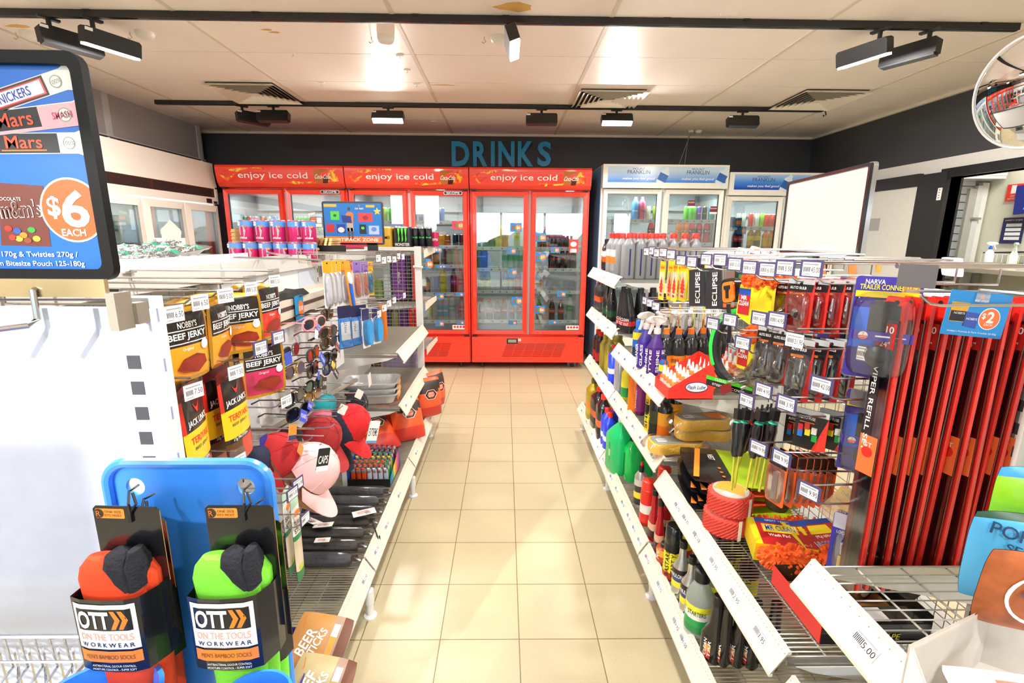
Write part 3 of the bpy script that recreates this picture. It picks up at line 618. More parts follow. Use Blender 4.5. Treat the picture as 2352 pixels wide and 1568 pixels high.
def fridge(name, lab, X0, X1, yf, ztop, colm, header, nd, doorz, base, shelves, D=.68, hook=True):
    t = thing(name, lab, 'drinks fridge'); t.location = (0, 0, 0)
    z0, z1 = doorz; yb = yf+D
    b = MB(); b.box(X0, X0+.045, yf+.05, yb, .07, ztop, colm); b.box(X1-.045, X1, yf+.05, yb, .07, ztop, colm)
    b.box(X0+.045, X1-.045, yf+.05, yb, .07, z0, colm); b.box(X0+.045, X1-.045, yf+.05, yb, z1-.03, ztop, colm)
    b.box(X0+.045, X1-.045, yb-.03, yb, z0, z1-.03, INNER); b.build('cabinet', t, smooth=0)
    b = MB(); b.box(X0+.045, X0+.05, yf+.06, yb-.03, z0, z1-.03, INNER); b.box(X1-.05, X1-.045, yf+.06, yb-.03, z0, z1-.03, INNER); b.box(X0+.05, X1-.05, yf+.06, yb-.03, z0, z0+.005, INNER)
    b.box(X0+.12, X1-.12, yb-.12, yb-.03, z1-.2, z1-.03, INNER)
    for k in range(int((X1-X0)/.03)-4):
        for j in range(14): b.box(X0+.08+k*.03, X0+.088+k*.03, yb-.0305, yb-.0295, z0+.15+j*.09, z0+.158+j*.09, M('9aa0a2', .6))
    b.build('liner', t, smooth=0)
    b = MB()
    cw = (X1-X0)/nd
    for k in range(1, nd): b.box(X0+cw*k-.018, X0+cw*k+.018, yf+.055, yf+.075, z0, z1-.03, INNER)
    b.build('mullion', t, smooth=0)
    b = MB(); b.box(X0+.08, X1-.08, yf+.07, yf+.1, z1-.05, z1-.03, LEDW); b.build('lamp', t, smooth=0)
    area('fridge_light', ((X0+X1)/2, yf+.12, z1-.07), (0, .35, -1), (X1-X0)*.8, .05, 9, (.95, 1, 1))
    for k in range(nd):
        a, c = X0+cw*k+.012, X0+cw*(k+1)-.012; fw = .055
        d = MB(); T = fr((0, yf+.05, 0), 'y-'); d.T = T
        o = [(a, z0), (c, z0), (c, z1), (a, z1)]; q = [(a+fw, z0+fw), (c-fw, z0+fw), (c-fw, z1-fw), (a+fw, z1-fw)]; m1 = [(a+.012, z0+.012), (c-.012, z0+.012), (c-.012, z1-.012), (a+.012, z1-.012)]
        for i in range(4):
            j = (i+1) % 4
            d.add([(*o[i], 0), (*o[j], 0), (*m1[j], .045), (*m1[i], .045)], [(0, 1, 2, 3)], colm)
            d.add([(*m1[i], .045), (*m1[j], .045), (*q[j], .035), (*q[i], .035)], [(0, 1, 2, 3)], colm)
            d.add([(*q[i], .035), (*q[j], .035), (*q[j], 0), (*q[i], 0)], [(0, 1, 2, 3)], M('2c2d30', .4))
        d.T = Matrix(); dr = d.build('door', t, smooth=0)
        g = MB(); g.box(a+fw, c-fw, yf+.03, yf+.034, z0+fw, z1-fw, GLASS); g.build('glass', dr, smooth=0)
    b = MB(); T = fr((X0, yf, 0), 'y-'); header(b, T, X1-X0, z1+.012, ztop); b.build('header', t, smooth=30)
    if hook:
        bits('hinge', t, [lambda b, x=x, z=z: b.box(x-.03, x+.03, yf-.005, yf+.02, z, z+.012, BLACK) for x in (X0+.04, X1-.04) for z in (z1+.002, z0-.016)])
    b = MB(); b.box(X0+.01, X1-.01, yf, yf+.06, .08, z0-.02, colm); base(b, fr((X0, yf, 0), 'y-'), X1-X0, z0); b.build('base_panel', t, smooth=0)
    bits('foot', t, [lambda b, x=x, y=y: b.lathe([(.022, 0), (.022, .03), (.012, .03), (.012, .07)], DGREY, 10, x, y) for x in (X0+.12, X1-.12) for y in (yf+.12, yb-.1)], 40)
    for z in shelves:
        for k in range(nd): fridge_shelf(t, X0+cw*k+.06, X0+cw*(k+1)-.06, yf+.04, z, D-.1)
    return t
def head_cola(b, T, w, z0, z1):
    H = z1-z0; n = 8; b.T = T
    pr = [(z0, .0), (z0+.02, .02), (z0+.04, .035)]+[(z0+.04+(H-.06)*i/6, .035+.025*math.sin(i/6*PI*.5)) for i in range(1, 7)]+[(z1, .05), (z1, 0)]
    for (za, da), (zb, db) in zip(pr, pr[1:]): b.add([(0, za, da), (w, za, da), (w, zb, db), (0, zb, db)], [(0, 1, 2, 3)], FRED)
    for x in (0, w): b.add([(x, z, d) for z, d in pr]+[(x, z0, -.05), (x, z1, -.05)][::-1], [tuple(range(len(pr)+2))], FRED)
    b.add([(0, z1, 0), (w, z1, 0), (w, z1, .05), (0, z1, .05)], [(0, 1, 2, 3)], FRED)
    wp = lambda x, y: .035+.025*math.sin(max(0, min(1, (y-z0-.04)/(H-.06)))*PI*.5)
    def blob(pts):
        out = [(x*w, z0+y*H, wp(0, z0+y*H)+.001) for x, y in pts]; b.add(out, [tuple(range(len(out)))], SPL)
    blob([(.03, .55), (.06, .35), (.08, .25), (.11, .35), (.15, .6), (.2, .75), (.28, .85), (.2, .86), (.12, .8), (.06, .7)])
    blob([(.24, .86), (.32, .84), (.4, .80), (.38, .88), (.3, .91)])
    blob([(.55, .22), (.62, .14), (.7, .18), (.78, .2), (.86, .2), (.84, .3), (.9, .25), (.96, .3), (.95, .55), (.92, .7), (.95, .85), (.9, .8), (.87, .55), (.8, .4), (.76, .28), (.66, .24), (.6, .3)])
    b.add([(w*x, z0+H*y, wp(0, z0+H*y)+.0016) for x, y in ((.775, .2), (.885, .2), (.895, .55), (.875, .84), (.775, .84), (.765, .55))], [(0, 1, 2, 3, 4, 5)], M('b8641a', .25))
    b.add([(w*x, z0+H*y, wp(0, z0+H*y)+.002) for x, y in ((.83, .2), (.87, .2), (.885, .5), (.84, .5))], [(0, 1, 2, 3)], M('4a1408', .2))
    b.text('Coca-Cola', H*.2, PAPER, w*.835, z0+H*.5, .0026, w=w*.12, warp=wp, bold=1, shear=.35)
    b.text('enjoy ice cold', H*.36, PAPER, w*.445, z0+H*.5, .002, w=w*.545, warp=wp, bold=.6)
def grille(b, w):
    G = M('7a1c14', .6); H0, H1 = .15, .30
    for k in range(11):
        z = H0+(H1-H0)*k/10; s = (z-H0)*.35; x = w*.27+s
        for j in range(6): b.rect(x+j*w*.088, x+j*w*.088+w*.082, z-.003, z+.003, .0012, G)
def base_c(dial=True):
    def f(b, T, w, z0):
        b.T = T; grille(b, w)
        if dial: b.cb((w*.36, z0-.067, .0), (.125, .055, .012), BLACK); b.rect(w*.36-.048, w*.36+.048, z0-.085, z0-.05, .0065, M('9a9c8a', .4)); b.cb((w*.36+.085, z0-.055, 0), (.03, .03, .004), PAPER)
        b.rect(w*.36+.078, w*.36+.092, z0-.06, z0-.05, .0025, GREY)
        b.T = Matrix()
    return f
YF = 5.45; CD = (.40, 1.985)
zz = lambda ys, x, y=YF+.04: [onY(x, v, y).z for v in ys]
SH3 = zz((568.8, 617.6, 669, 736.8), 1140); SH2 = zz((509.8, 565.6, 610, 674, 737.7), 1030)
f1 = fridge('drinks_fridge', 'red two-door drinks fridge at the left end, behind the cat food tins', -3.04, -1.705, YF, 2.215, FRED, head_cola, 2, CD, base_c(0), (.47, .85, 1.2, 1.545))
f2 = fridge('drinks_fridge', 'middle red two-door drinks fridge, behind the multipack sign', -1.695, -.39, YF, 2.213, FRED, head_cola, 2, CD, base_c(0), SH2)
f3 = fridge('drinks_fridge', 'right red two-door drinks fridge facing the end of the aisle, bottom grille in full view', -.38, .92, YF, 2.215, FRED, head_cola, 2, CD, base_c(1), SH3)
for f, x0, x1 in ((f1, -3.04, -1.705), (f2, -1.695, -.39)):
    b = MB(fr((x1-.17, YF-.002, 1.955), 'y-')); b.prism(rrect(.2, .035, .015), .0, .004, SILVER); b.prism(rrect(.19, .027, .013), .004, .005, INK); b.text('SKOPE', .018, PAPER, 0, 0, .0055, w=.14, bold=1); b.build('badge', f, smooth=0)
for f, x in ((f2, -.52), (f3, .78)):
    b = MB(fr((x, YF+.028, .485), 'y-')); b.rect(-.075, .075, -.025, .025, 0, PAPER); [b.prism(ngon(.014, 12), .0003, .0006, RED, -.05+k*.034, .004) or b.prism(ngon(.010, 12), .0006, .0009, PAPER, -.05+k*.034, .004) for k in range(4)]; b.build('sticker', f, smooth=0)
def blue_grad():
    m = bpy.data.materials.new('header_blue'); m.use_nodes = True; nt = m.node_tree; bs = nt.nodes['Principled BSDF']; bs.inputs['Roughness'].default_value = .2
    tc = nt.nodes.new('ShaderNodeTexCoord'); sp = nt.nodes.new('ShaderNodeSeparateXYZ'); mr = nt.nodes.new('ShaderNodeMapRange'); mr.inputs[1].default_value = 2.02; mr.inputs[2].default_value = 2.22
    rp = nt.nodes.new('ShaderNodeValToRGB'); e = rp.color_ramp.elements; e[0].position = .0; e[0].color = (*lin('1446c0'), 1); e[1].position = .9; e[1].color = (*lin('c8e0f6'), 1); x = e.new(.35); x.color = (*lin('4a8ce0'), 1)
    nt.links.new(tc.outputs['Object'], sp.inputs[0]); nt.links.new(sp.outputs[2], mr.inputs[0]); nt.links.new(mr.outputs[0], rp.inputs[0]); nt.links.new(rp.outputs[0], bs.inputs['Base Color']); return m
BG = blue_grad()
def head_water(b, T, w, z0, z1):
    b.T = T; H = z1-z0
    b.box(0, w, z0-.012, z1, -.05, .03, FWHT); b.rect(.05, w-.03, z0+.045, z1-.02, .031, BG)
    for k in (0, 1):
        x = .05+w*.245+k*w*.47; b.text('MOUNT', H*.09, M('2a3a6a', .5), x, z0+H*.80, .0316, w=.13); b.text('FRANKLIN', H*.17, M('2a3a6a', .5), x, z0+H*.66, .0316, w=.24)
        b.text('makes you feel good', H*.14, PAPER, x, z0+H*.36, .0316, w=.34, shear=.3, bold=.8)
        c = rot('Z', -24); b.T = T @ mv(x+w*.2, z0+H*.5, 0) @ c
        b.prism([(-.05, -.09), (.045, -.09), (.045, .04), (.02, .07), (.02, .095), (-.02, .095), (-.02, .07), (-.05, .04)], .031, .0316, M('dfeaf6', .3)); b.rect(-.05, .045, -.06, .02, .0320, M('2a64b0', .4)); b.T = T
def base_w(b, T, w, z0): b.T = T; b.rect(w*.3, w*.7, .12, .28, .0012, GREY); b.T = Matrix()
SHM1 = zz((497.8, 505, 559), 1560, YF+.04)[:0]+[onY(1590, 506, YF).z, onY(1590, 559, YF).z, .95, .6]
m1 = fridge('drinks_fridge', 'white two-door water fridge with blue header, left of the pair on the back wall', 1.04, 2.385, YF-.02, 2.26, FWHT, head_water, 2, (.4, 2.02), base_w, SHM1)
SHM2 = [onY(1740, 522, YF).z, onY(1740, 573, YF).z, .95, .6]
m2 = fridge('drinks_fridge', 'shorter white water fridge partly hidden by the blank white board', 2.40, 3.68, YF-.02, 2.19, FWHT, head_water, 2, (.4, 1.955), base_w, SHM2)
b = MB(); b.box(1.036, 1.04, YF+.04, YF+.66, .07, 2.25, M('6aa6d8', .4)); b.build('side_graphic', m1, smooth=0)
# contents: each entry = fridge, shelf label, shelf z, (kind, pixel x) list; items stand just behind the glass
def stock(fl, sl, z, items, y=YF+.13):
    cnt = {}
    for k, px in items: cnt[k] = cnt.get(k, 0)+1
    seen = {}
    for k, px in items:
        p = onY(px, 600, y); i = seen.get(k, 0); seen[k] = i+1; n = cnt[k]
        d, c = KINDN[k]; pos = nth(i, n); lab = '%s%s, %s, %s' % ((pos+' ' if pos else ''), d, sl, fl)
        DK[k].put(lab, 'drinks in the %s' % fl, (p.x, y+random.uniform(-.01, .01), z+.001), random.uniform(-.3, .3))
def seq(k, x0, x1, n): return [(k, x0+(x1-x0)*i/max(1, n-1)) for i in range(n)]
A, B2, C = 'left red fridge', 'middle red fridge', 'right red fridge'
stock(A, 'top shelf', 1.546, [('cgreen2', 573), ('cred', 583), ('cred', 596), ('corange', 614), ('cwhite', 626), ('cblue', 640)]+seq('cgreen', 694, 716, 3)+[('cwhite', 726), ('clime', 738)])
stock(A, 'second shelf', 1.201, seq('cola', 560, 640, 4)+seq('lemon', 690, 720, 2))
stock(B2, 'top shelf', SH2[0], [('clime', 889), ('cgreen', 903), ('cblue', 921), ('cblue', 932)]+seq('csilver', 957, 1006, 5)+[('cblue', 1018)])
stock(B2, 'second shelf', SH2[1], [('bcank', 850), ('bcank', 870)]+[('bcan', 982), ('bcany', 1001), ('bcany', 1015), ('bcano', 1029), ('bcank', 1047), ('bcank', 1062)])
stock(B2, 'third shelf', SH2[2], seq('orangel', 985, 1002, 2)+[('darkj', 1020), ('greenl', 1032), ('cream', 1046), ('cream', 1060)])
stock(B2, 'fourth shelf', SH2[3], [('orangel', 979), ('yellow', 1016), ('kpurple', 1041), ('kred', 1058)])
stock(B2, 'bottom shelf', SH2[4], [('lemon', 984), ('kteal', 1010), ('kteal', 1022), ('sprite', 1037), ('kred', 1058)])
stock(C, 'top shelf left', SH3[0], [('cola', 1118), ('cola', 1131), ('yellow', 1145), ('gorange', 1160), ('lemon', 1187)])
stock(C, 'second shelf left', SH3[1], [('pepsi', 1101), ('pepsi', 1112)]+[('waterg', 1160), ('waterg', 1174), ('waterg', 1186), ('waterg', 1197)])
stock(C, 'third shelf left', SH3[2], [('lemon', 1105), ('lemon', 1120), ('blueyel', 1161), ('blueyel', 1174), ('kred', 1190)])
stock(C, 'bottom shelf left', SH3[3], [('cola', 1106), ('colag', 1124), ('cola', 1142), ('cola', 1158), ('cola', 1176), ('cola', 1194)])
stock(C, 'top shelf right', SH3[0], seq('cola', 1240, 1252, 2)+seq('pepsi', 1266, 1298, 4)+[('cola', 1283), ('cream', 1316)][1:])
stock(C, 'second shelf right', SH3[1], seq('cola2', 1266, 1316, 5))
stock(C, 'third shelf right', SH3[2], [('blueyel', 1228), ('blueyel', 1238)])
stock(C, 'bottom shelf right', SH3[3], [('cola2', 1240), ('cola2', 1268), ('cola', 1270), ('colag', 1292), ('sprite', 1312)][0:1]+[('cola', 1270), ('cola', 1291), ('sprite', 1312)])
D_, E_ = 'taller white fridge', 'shorter white fridge'
stock(D_, 'top shelf', SHM1[0], [('prime', 1452), ('primer', 1467), ('cwhite', 1481), ('clime', 1497)]+seq('cgreen', 1567, 1585, 3)+[('cpurple', 1596), ('cblack', 1609), ('cteal', 1622)])
stock(D_, 'second shelf', SHM1[1], seq('gorange', 1553, 1570, 2)+seq('gred', 1582, 1617, 3)+[('gred', 1490)])
stock(D_, 'third shelf', SHM1[2], seq('gorange', 1590, 1620, 3))
stock(E_, 'top shelf', SHM2[0], [('cwhite', 1685), ('cwhite', 1698), ('cred', 1714), ('cwhite', 1727), ('clime', 1739)]+seq('multired', 1748, 1776, 4))
stock(E_, 'second shelf', SHM2[1], [('cola', 1683), ('cola', 1694), ('tea', 1718), ('teap', 1734), ('amber', 1751), ('amber', 1763)])
# shelf talkers: little blue promo tickets stuck inside the glass
PROMO = 0
def promo(fl, px, py, w=.10, h=.075, price='$6', y=None, col='1583cf', pos=''):
    p = onY(px, py, YF+.015); b = MB(fr((p.x, YF+.022, p.z), 'y-')); b.prism(rrect(w, h, .004), 0, .0012, M(col, .4)); b.prism(ngon(h*.36, 20), .0012, .0016, ORANGE, w*.22, -h*.04)
    b.text(price, h*.36, PAPER, w*.22, -h*.04, .002, bold=1); b.cb((-w*.28, -h*.05, .0014), (w*.13, h*.5, .0008), M('b8322a', .5)); b.cb((-w*.12, -h*.05, .0014), (w*.13, h*.45, .0008), M('2a8a4a' if price != '$5' else 'efe9dd', .5)); b.rect(-w*.1, w*.1, h*.4, h*.47, .002, ORANGE)
    tag(b.build('promo_ticket', smooth=0), 'blue ticket with orange spot, %s' % pos, 'price ticket', 'blue promotion tickets on the fridges')
for a in ((1185, 522, .125, .095, '$6', 'right red fridge, high on its left door'), (1241, 545, .13, .095, '$6', 'right red fridge, right door, upper at left edge'), (1241, 590, .13, .095, '$7', 'right red fridge, right door, lower at left edge'),
          (1275, 574, .1, .065, '$7', 'right red fridge, top shelf edge, right door'), (1175, 576, .1, .065, '$3', 'right red fridge, top shelf edge, left door'), (1177, 625, .1, .07, '$7', 'right red fridge, second shelf edge, left door'),
          (1187, 691, .125, .09, '$8', 'right red fridge, low on its left door'), (1290, 675, .1, .06, '$6', 'right red fridge, third shelf edge, right door'), (1239, 711, .125, .09, '$6', 'right red fridge, low on its right door'),
          (1178, 741, .1, .05, '$6', 'right red fridge, bottom shelf edge, left door'), (1270, 740, .1, .04, '$6', 'right red fridge, bottom shelf edge, right door'),
          (1052, 517, .13, .09, '$3', 'middle red fridge, high on its right door'), (1005, 573, .1, .06, '$5', 'under the row of colourful cans in the middle red fridge'), (1015, 612, .1, .03, '$5', 'middle red fridge, third shelf edge'),
          (1010, 680, .1, .06, '$6', 'middle red fridge, fourth shelf edge'), (1056, 676, .09, .04, '$6', 'middle red fridge, right end of fourth shelf'), (1010, 743, .1, .06, '$6', 'middle red fridge, bottom shelf edge'), (1058, 741, .09, .04, '$6', 'middle red fridge, right end of bottom shelf'),
          (912, 520, .12, .03, '$5', 'behind the multipack sign on the middle red fridge'), (1691, 511, .125, .1, '$3', 'upper one on the shorter white fridge'), (1704, 529, .1, .08, '$3', 'lower one on the shorter white fridge'), (984, 606, .06, .11, '$6', 'beside the end post of the left shelving')):
    promo(None, *a[:2], w=a[2], h=a[3], price=a[4], pos=a[5], col='c83a5a' if a[0] == 1052 else '1583cf')
p = onY(1318, 565, YF); b = MB(fr((p.x, YF+.022, p.z), 'y-')); b.prism(rrect(.10, .145, .006), 0, .0012, RED); b.prism(ngon(.035, 16, .8), .0012, .0016, PAPER, 0, .02); b.prism(rrect(.07, .04, .01), .0012, .0016, PAPER, 0, -.05); b.text('ICE COLD', .012, RED, 0, .02, .002); b.text('3', .03, RED, -.02, -.05, .002)
tag(b.build('promo_ticket', smooth=0), 'red and white notice on the right red fridge, at its right edge', 'notice')
for px, py, l in ((1590, 466, 'small dark red notice hanging in the taller white fridge'), (1641, 480, 'small red and white sticker at the right edge of the taller white fridge')):
    p = onY(px, py, YF-.02); b = MB(fr((p.x, YF+.003, p.z), 'y-')); b.rect(-.04, .04, -.03, .03, 0, M('7a2a3a', .5)); b.text('SUGAR', .015, PAPER, 0, .008, .001); b.rect(-.04, .04, -.05, -.03, 0, PAPER); tag(b.build('notice', smooth=0), l, 'notice')
p = onY(725, 510, YF); b = MB(fr((p.x, YF+.02, p.z), 'y-')); b.prism(rrect(.13, .11, .003), 0, .0012, M('2a4a9a', .5)); b.rect(-.06, .0, .01, .05, .0016, ORANGE); b.rect(.005, .06, -.01, .05, .0016, PAPER); b.rect(-.06, .06, -.05, -.015, .0016, PAPER)
tag(b.build('notice', smooth=0), 'small blue, orange and white notice on the left red fridge door', 'notice')
p = onY(714, 491, YF); b = MB(fr((p.x, YF+.02, p.z), 'y-', .2)); b.rect(-.04, .04, -.012, .012, 0, PAPER); tag(b.build('paper_scrap', smooth=0), 'scrap of white paper taped to the left red fridge door', 'paper')
b = MB(); b.box(.75, .85, 5.6, 5.75, 0, .07, M('8aa0c8', .5)); tag(b.build('fallen_carton', smooth=0), 'pale blue carton lying under the right red fridge', 'carton')

# ---------------------------------------------------------------- left white three-door cabinet
CX = -3.10
t = thing('freezer_cabinet', 'tall white glass-door cabinet with dark top grille along the left wall', 'display freezer', (CX, 0, 0))
y1 = 5.50; y0 = 2.2; ZT = 2.237; ZD = 1.80; b = MB(); C_ = M('f4ece2', .35, var=.03)
b.box(-.38, -.36, y0, y1, .1, ZT, C_); b.box(-.36, -.04, y1-.03, y1, .1, ZT, C_); b.box(-.36, -.04, y0, y0+.03, .1, ZT, C_); b.box(-.36, -.02, y0, y1, .1, .3, C_); b.box(-.36, 0, y0, y1, ZD+.02, 1.885, C_); b.box(-.36, -.02, y0, y1, ZD+.08, ZT, C_)
b.add([(0, y0, 1.985), (0, y1, 1.985), (-.03, y1, ZT), (-.03, y0, ZT)], [(0, 1, 2, 3)], C_); b.box(-.02, 0, y0, y1, 1.975, 1.99, C_); b.box(-.02, 0, y1-.04, y1, 1.88, 1.99, C_); b.box(-.03, -.021, y0, y1, .3, .32, C_)
b.build('cabinet', t, smooth=0)
b = MB(); GR = M('2a1a14', .6); b.box(-.02, -.012, y0, y1-.04, 1.885, 1.975, M('4a1a14', .5))
bw = .92
for k in range(3):
    a, c = y1-.07-(k+1)*bw+.03, y1-.07-k*bw
    for j in range(int((c-a)/.014)): [b.box(-.012, -.008, a+j*.014, a+j*.014+.009, 1.892+i*.013, 1.900+i*.013, GR) for i in range(6)]
b.build('grille', t, smooth=0)
ys = [onX(x, yy, CX).y for x, yy in ((498, 474), (423, 464), (325, 457))]; cwd = .62; edges = [y1-.02, ys[1], ys[2], ys[2]-.8, ys[2]-1.5]
for k in range(4):
    c, a = edges[k]-.008, edges[k+1]+.008; d = MB(fr((-.0, 0, 0), 'x+')); o = [(a, .32), (c, .32), (c, ZD), (a, ZD)]; fw = .065; q = [(a+fw, .32+fw), (c-fw, .32+fw), (c-fw, ZD-fw), (a+fw, ZD-fw)]
    for i in range(4):
        j = (i+1) % 4; d.add([(*o[i], 0), (*o[j], 0), (*q[j], .012), (*q[i], .012)], [(0, 1, 2, 3)], C_); d.add([(*q[i], .012), (*q[j], .012), (*q[j], -.03), (*q[i], -.03)], [(0, 1, 2, 3)], GREY); d.add([(*o[i], 0), (*o[j], 0), (*o[j], -.04), (*o[i], -.04)], [(0, 1, 2, 3)], C_)
    dr = d.build('door', t, smooth=0); g = MB(); g.box(-.01, -.006, a+fw, c-fw, .32+fw, ZD-fw, GLASS); g.build('glass', dr, smooth=0)
bits('shelf', t, [lambda b, z=z: b.box(-.35, -.05, y0+.04, y1-.04, z, z+.008, INNER) or b.box(-.05, -.045, y0+.04, y1-.04, z-.02, z+.015, STRIP) for z in (.55, .85, 1.14, 1.42)])
b = MB(); b.box(-.06, -.04, y0+.1, y1-.1, ZD-.04, ZD-.02, LEDW); b.build('lamp', t, smooth=0)
area('freezer_light', (CX-.1, (y0+y1)/2, ZD-.06), (-.3, 0, -1), .05, 3.0, 12, (.95, 1, 1)).rotation_euler = (0, .3, 0)
b = MB(fr((.002, y1-.17, 1.845), 'x+')); b.cb((0, 0, 0), (.09, .045, .004), BLACK); b.text('-18', .02, LEDOFF, 0, 0, .003); b.cb((.11, -.01, 0), (.06, .025, .003), NAVY); b.build('control_panel', t, smooth=0)
FZ = [('white and yellow carton', M('eef0ea', .5), 'D8B84a', .14, .16), ('red and white snack carton', M('e8463a', .5), 'f6f2ee', .12, .2), ('green and white carton', M('e6f0e0', .5), '2f9a4a', .12, .22), ('pale blue carton', M('c2d4ea', .5), '4a6ab8', .13, .15)]
k = 0
for z, lab in ((1.149, 'top shelf'), (1.429, 'upper shelf')):
    for y in (5.33, 5.15, 4.98, 4.8, 4.5, 4.3, 4.12, 3.95, 3.7):
        d, m_, c2, w, h = FZ[(k*7+k//3) % 4]; k += 1
        if z > 1.2 and (y > 4.9 or k % 3 == 0): continue
        b = MB(); b.cb((0, 0, h/2), (.18, w, h), m_); b.T = fr((.091, 0, h/2), 'x+'); b.rect(-w*.35, w*.35, -h*.1, h*.3, 0, M(c2, .5)); b.prism(ngon(w*.25, 14), .0002, .0006, PAPER, 0, -h*.22)
        tag(b.build('frozen_carton', loc=(CX-.18, y, z), smooth=0), '%s, left white cabinet, %s, %s from right end' % (d, lab, ORD[k % 20]), 'carton', 'frozen food cartons in the left cabinet')
# ================================================================ SHELVING (both gondolas share these)
UPR = M('dcdbd8', .4); RAILM = M('dfd8c9', .45)
def barlabel(b, x, y, price, s=1.0, c=INK):
    for k in range(7): b.rect(x-.024*s+k*.003*s, x-.0225*s+k*.003*s, y-.007*s, y+.006*s, .0006, c)
    b.rect(x-.024*s, x+.022*s, y+.009*s, y+.0105*s, .0006, GREY); b.text(price, .012*s, c, x+.011*s, y-.002*s, .0006)
def gshelf(root, side, y0, y1, z, xf, xb, labels=(), rail=True, bracket=True, wires=None, solid=False, name='shelf'):
    """wire shelf; side +1: opens to -x (right gondola), -1: opens to +x"""
    b = MB(); n = max(2, int((y1-y0)/.0135)) if wires is None else wires; s = side
    if solid: b.box(min(xf, xb), max(xf, xb), y0, y1, z-.02, z, UPR)
    else:
        for k in range(n+1):
            y = y0+.012+(y1-y0-.024)*k/n; b.tube([(xb, y, z-.003), (xf-s*.004, y, z-.003), (xf-s*.004, y, z+.006)], .0019, STEEL, 4)
        for k in range(5): x = xb+(xf-xb)*(.04+.24*k); b.tube([(x, y0+.01, z-.007), (x, y1-.01, z-.007)], .0026, STEEL, 4)
        for y in (y0+.008, y1-.008): b.tube([(xb, y, z-.006), (xf, y, z-.006)], .0035, STEEL, 5); b.box(min(xf, xb), max(xf, xb), y-.002, y+.002, z-.022, z-.006, STEEL)
    sh = b.build(name, root, smooth=0)
    if rail:
        xo = xf-s*.038; b = MB(); a = .006
        b.add([(xf, y0+a, z+.012), (xf, y1-a, z+.012), (xo, y1-a, z-.048), (xo, y0+a, z-.048)], [(0, 1, 2, 3) if s < 0 else (3, 2, 1, 0)], RAILM)
        b.add([(xf+s*.003, y0+a, z+.012), (xf+s*.003, y1-a, z+.012), (xo+s*.003, y1-a, z-.05), (xo+s*.003, y0+a, z-.05)], [(3, 2, 1, 0)], RAILM)
        for (p, q) in (((xf, z+.012), (xf+s*.006, z+.006)), ((xo, z-.048), (xo+s*.006, z-.054)), ):
            b.box(min(p[0], q[0])-.001, max(p[0], q[0])+.002, y0+a, y1-a, min(p[1], q[1]), max(p[1], q[1])+.002, RAILM)
        b.build('price_rail', sh, smooth=0)
        for t, price in labels:
            yy = y0+(y1-y0)*t; up = Vector((xf-xo, 0, .06)).normalized(); xd = Vector((0, -s, 0)); zd = xd.cross(up); o = Vector(((xf+xo)/2, yy, z-.018))+zd*.001
            T = Matrix(((xd.x, up.x, zd.x, o.x), (xd.y, up.y, zd.y, o.y), (xd.z, up.z, zd.z, o.z), (0, 0, 0, 1)))
            lb = MB(T); lb.rect(-.028, .028, -.014, .014, .0002, M('fbfaf6', .5)); barlabel(lb, 0, 0, price); lb.build('price_label', sh, smooth=0)
    if bracket:
        for k, y in enumerate((y0+.001, y1-.003)):
            bb = MB(); pts = [(xb, z-.022), (xf+s*.02, z-.022), (xf+s*.06, z-.038), (xb, z-.11)]
            P = [(x, y, zz_) for x, zz_ in pts]+[(x, y+.002, zz_) for x, zz_ in pts]
            bb.add(P, [(0, 1, 2, 3), (7, 6, 5, 4), (0, 4, 5, 1), (1, 5, 6, 2), (2, 6, 7, 3)], UPR); bb.build('bracket', sh, smooth=0)
    return sh
def upright(root, x0, x1, y, top=1.40, w=.03):
    b = MB(); b.box(x0, x1, y-w/2, y+w/2, .02, top, UPR)
    for s, x in ((1, x1), (-1, x0)):
        z = .25
        while z < top-.05: b.box(x-.0005, x+.0006, y-.005, y+.005, z, z+.024, DGREY) if s > 0 else b.box(x-.0006, x+.0005, y-.005, y+.005, z, z+.024, DGREY); z += .05
    for y2 in (y-w/2-.0004, y+w/2):
        z = .25
        while z < top-.05: b.box((x0+x1)/2-.004, (x0+x1)/2+.004, y2, y2+.0004, z, z+.03, DGREY); z += .1
    return b.build('upright', root, smooth=0)
def foot(root, x, y):
    b = MB(); b.lathe([(.026, 0), (.026, .006), (.014, .012), (.014, .06), (.018, .06), (.018, .12)], M('e4e2e4', .35), 14, x, y); b.build('foot', root)
def mesh_panel(b, x, y0, y1, z0, z1, dy=.05, dz=.025, r=.0016, m=STEEL):
    y = y0
    while y <= y1+1e-6: b.tube([(x, y, z0), (x, y, z1)], r, m, 4); y += dy
    z = z0
    while z <= z1+1e-6: b.tube([(x, y0, z), (x, y1, z)], r, m, 4); z += dz
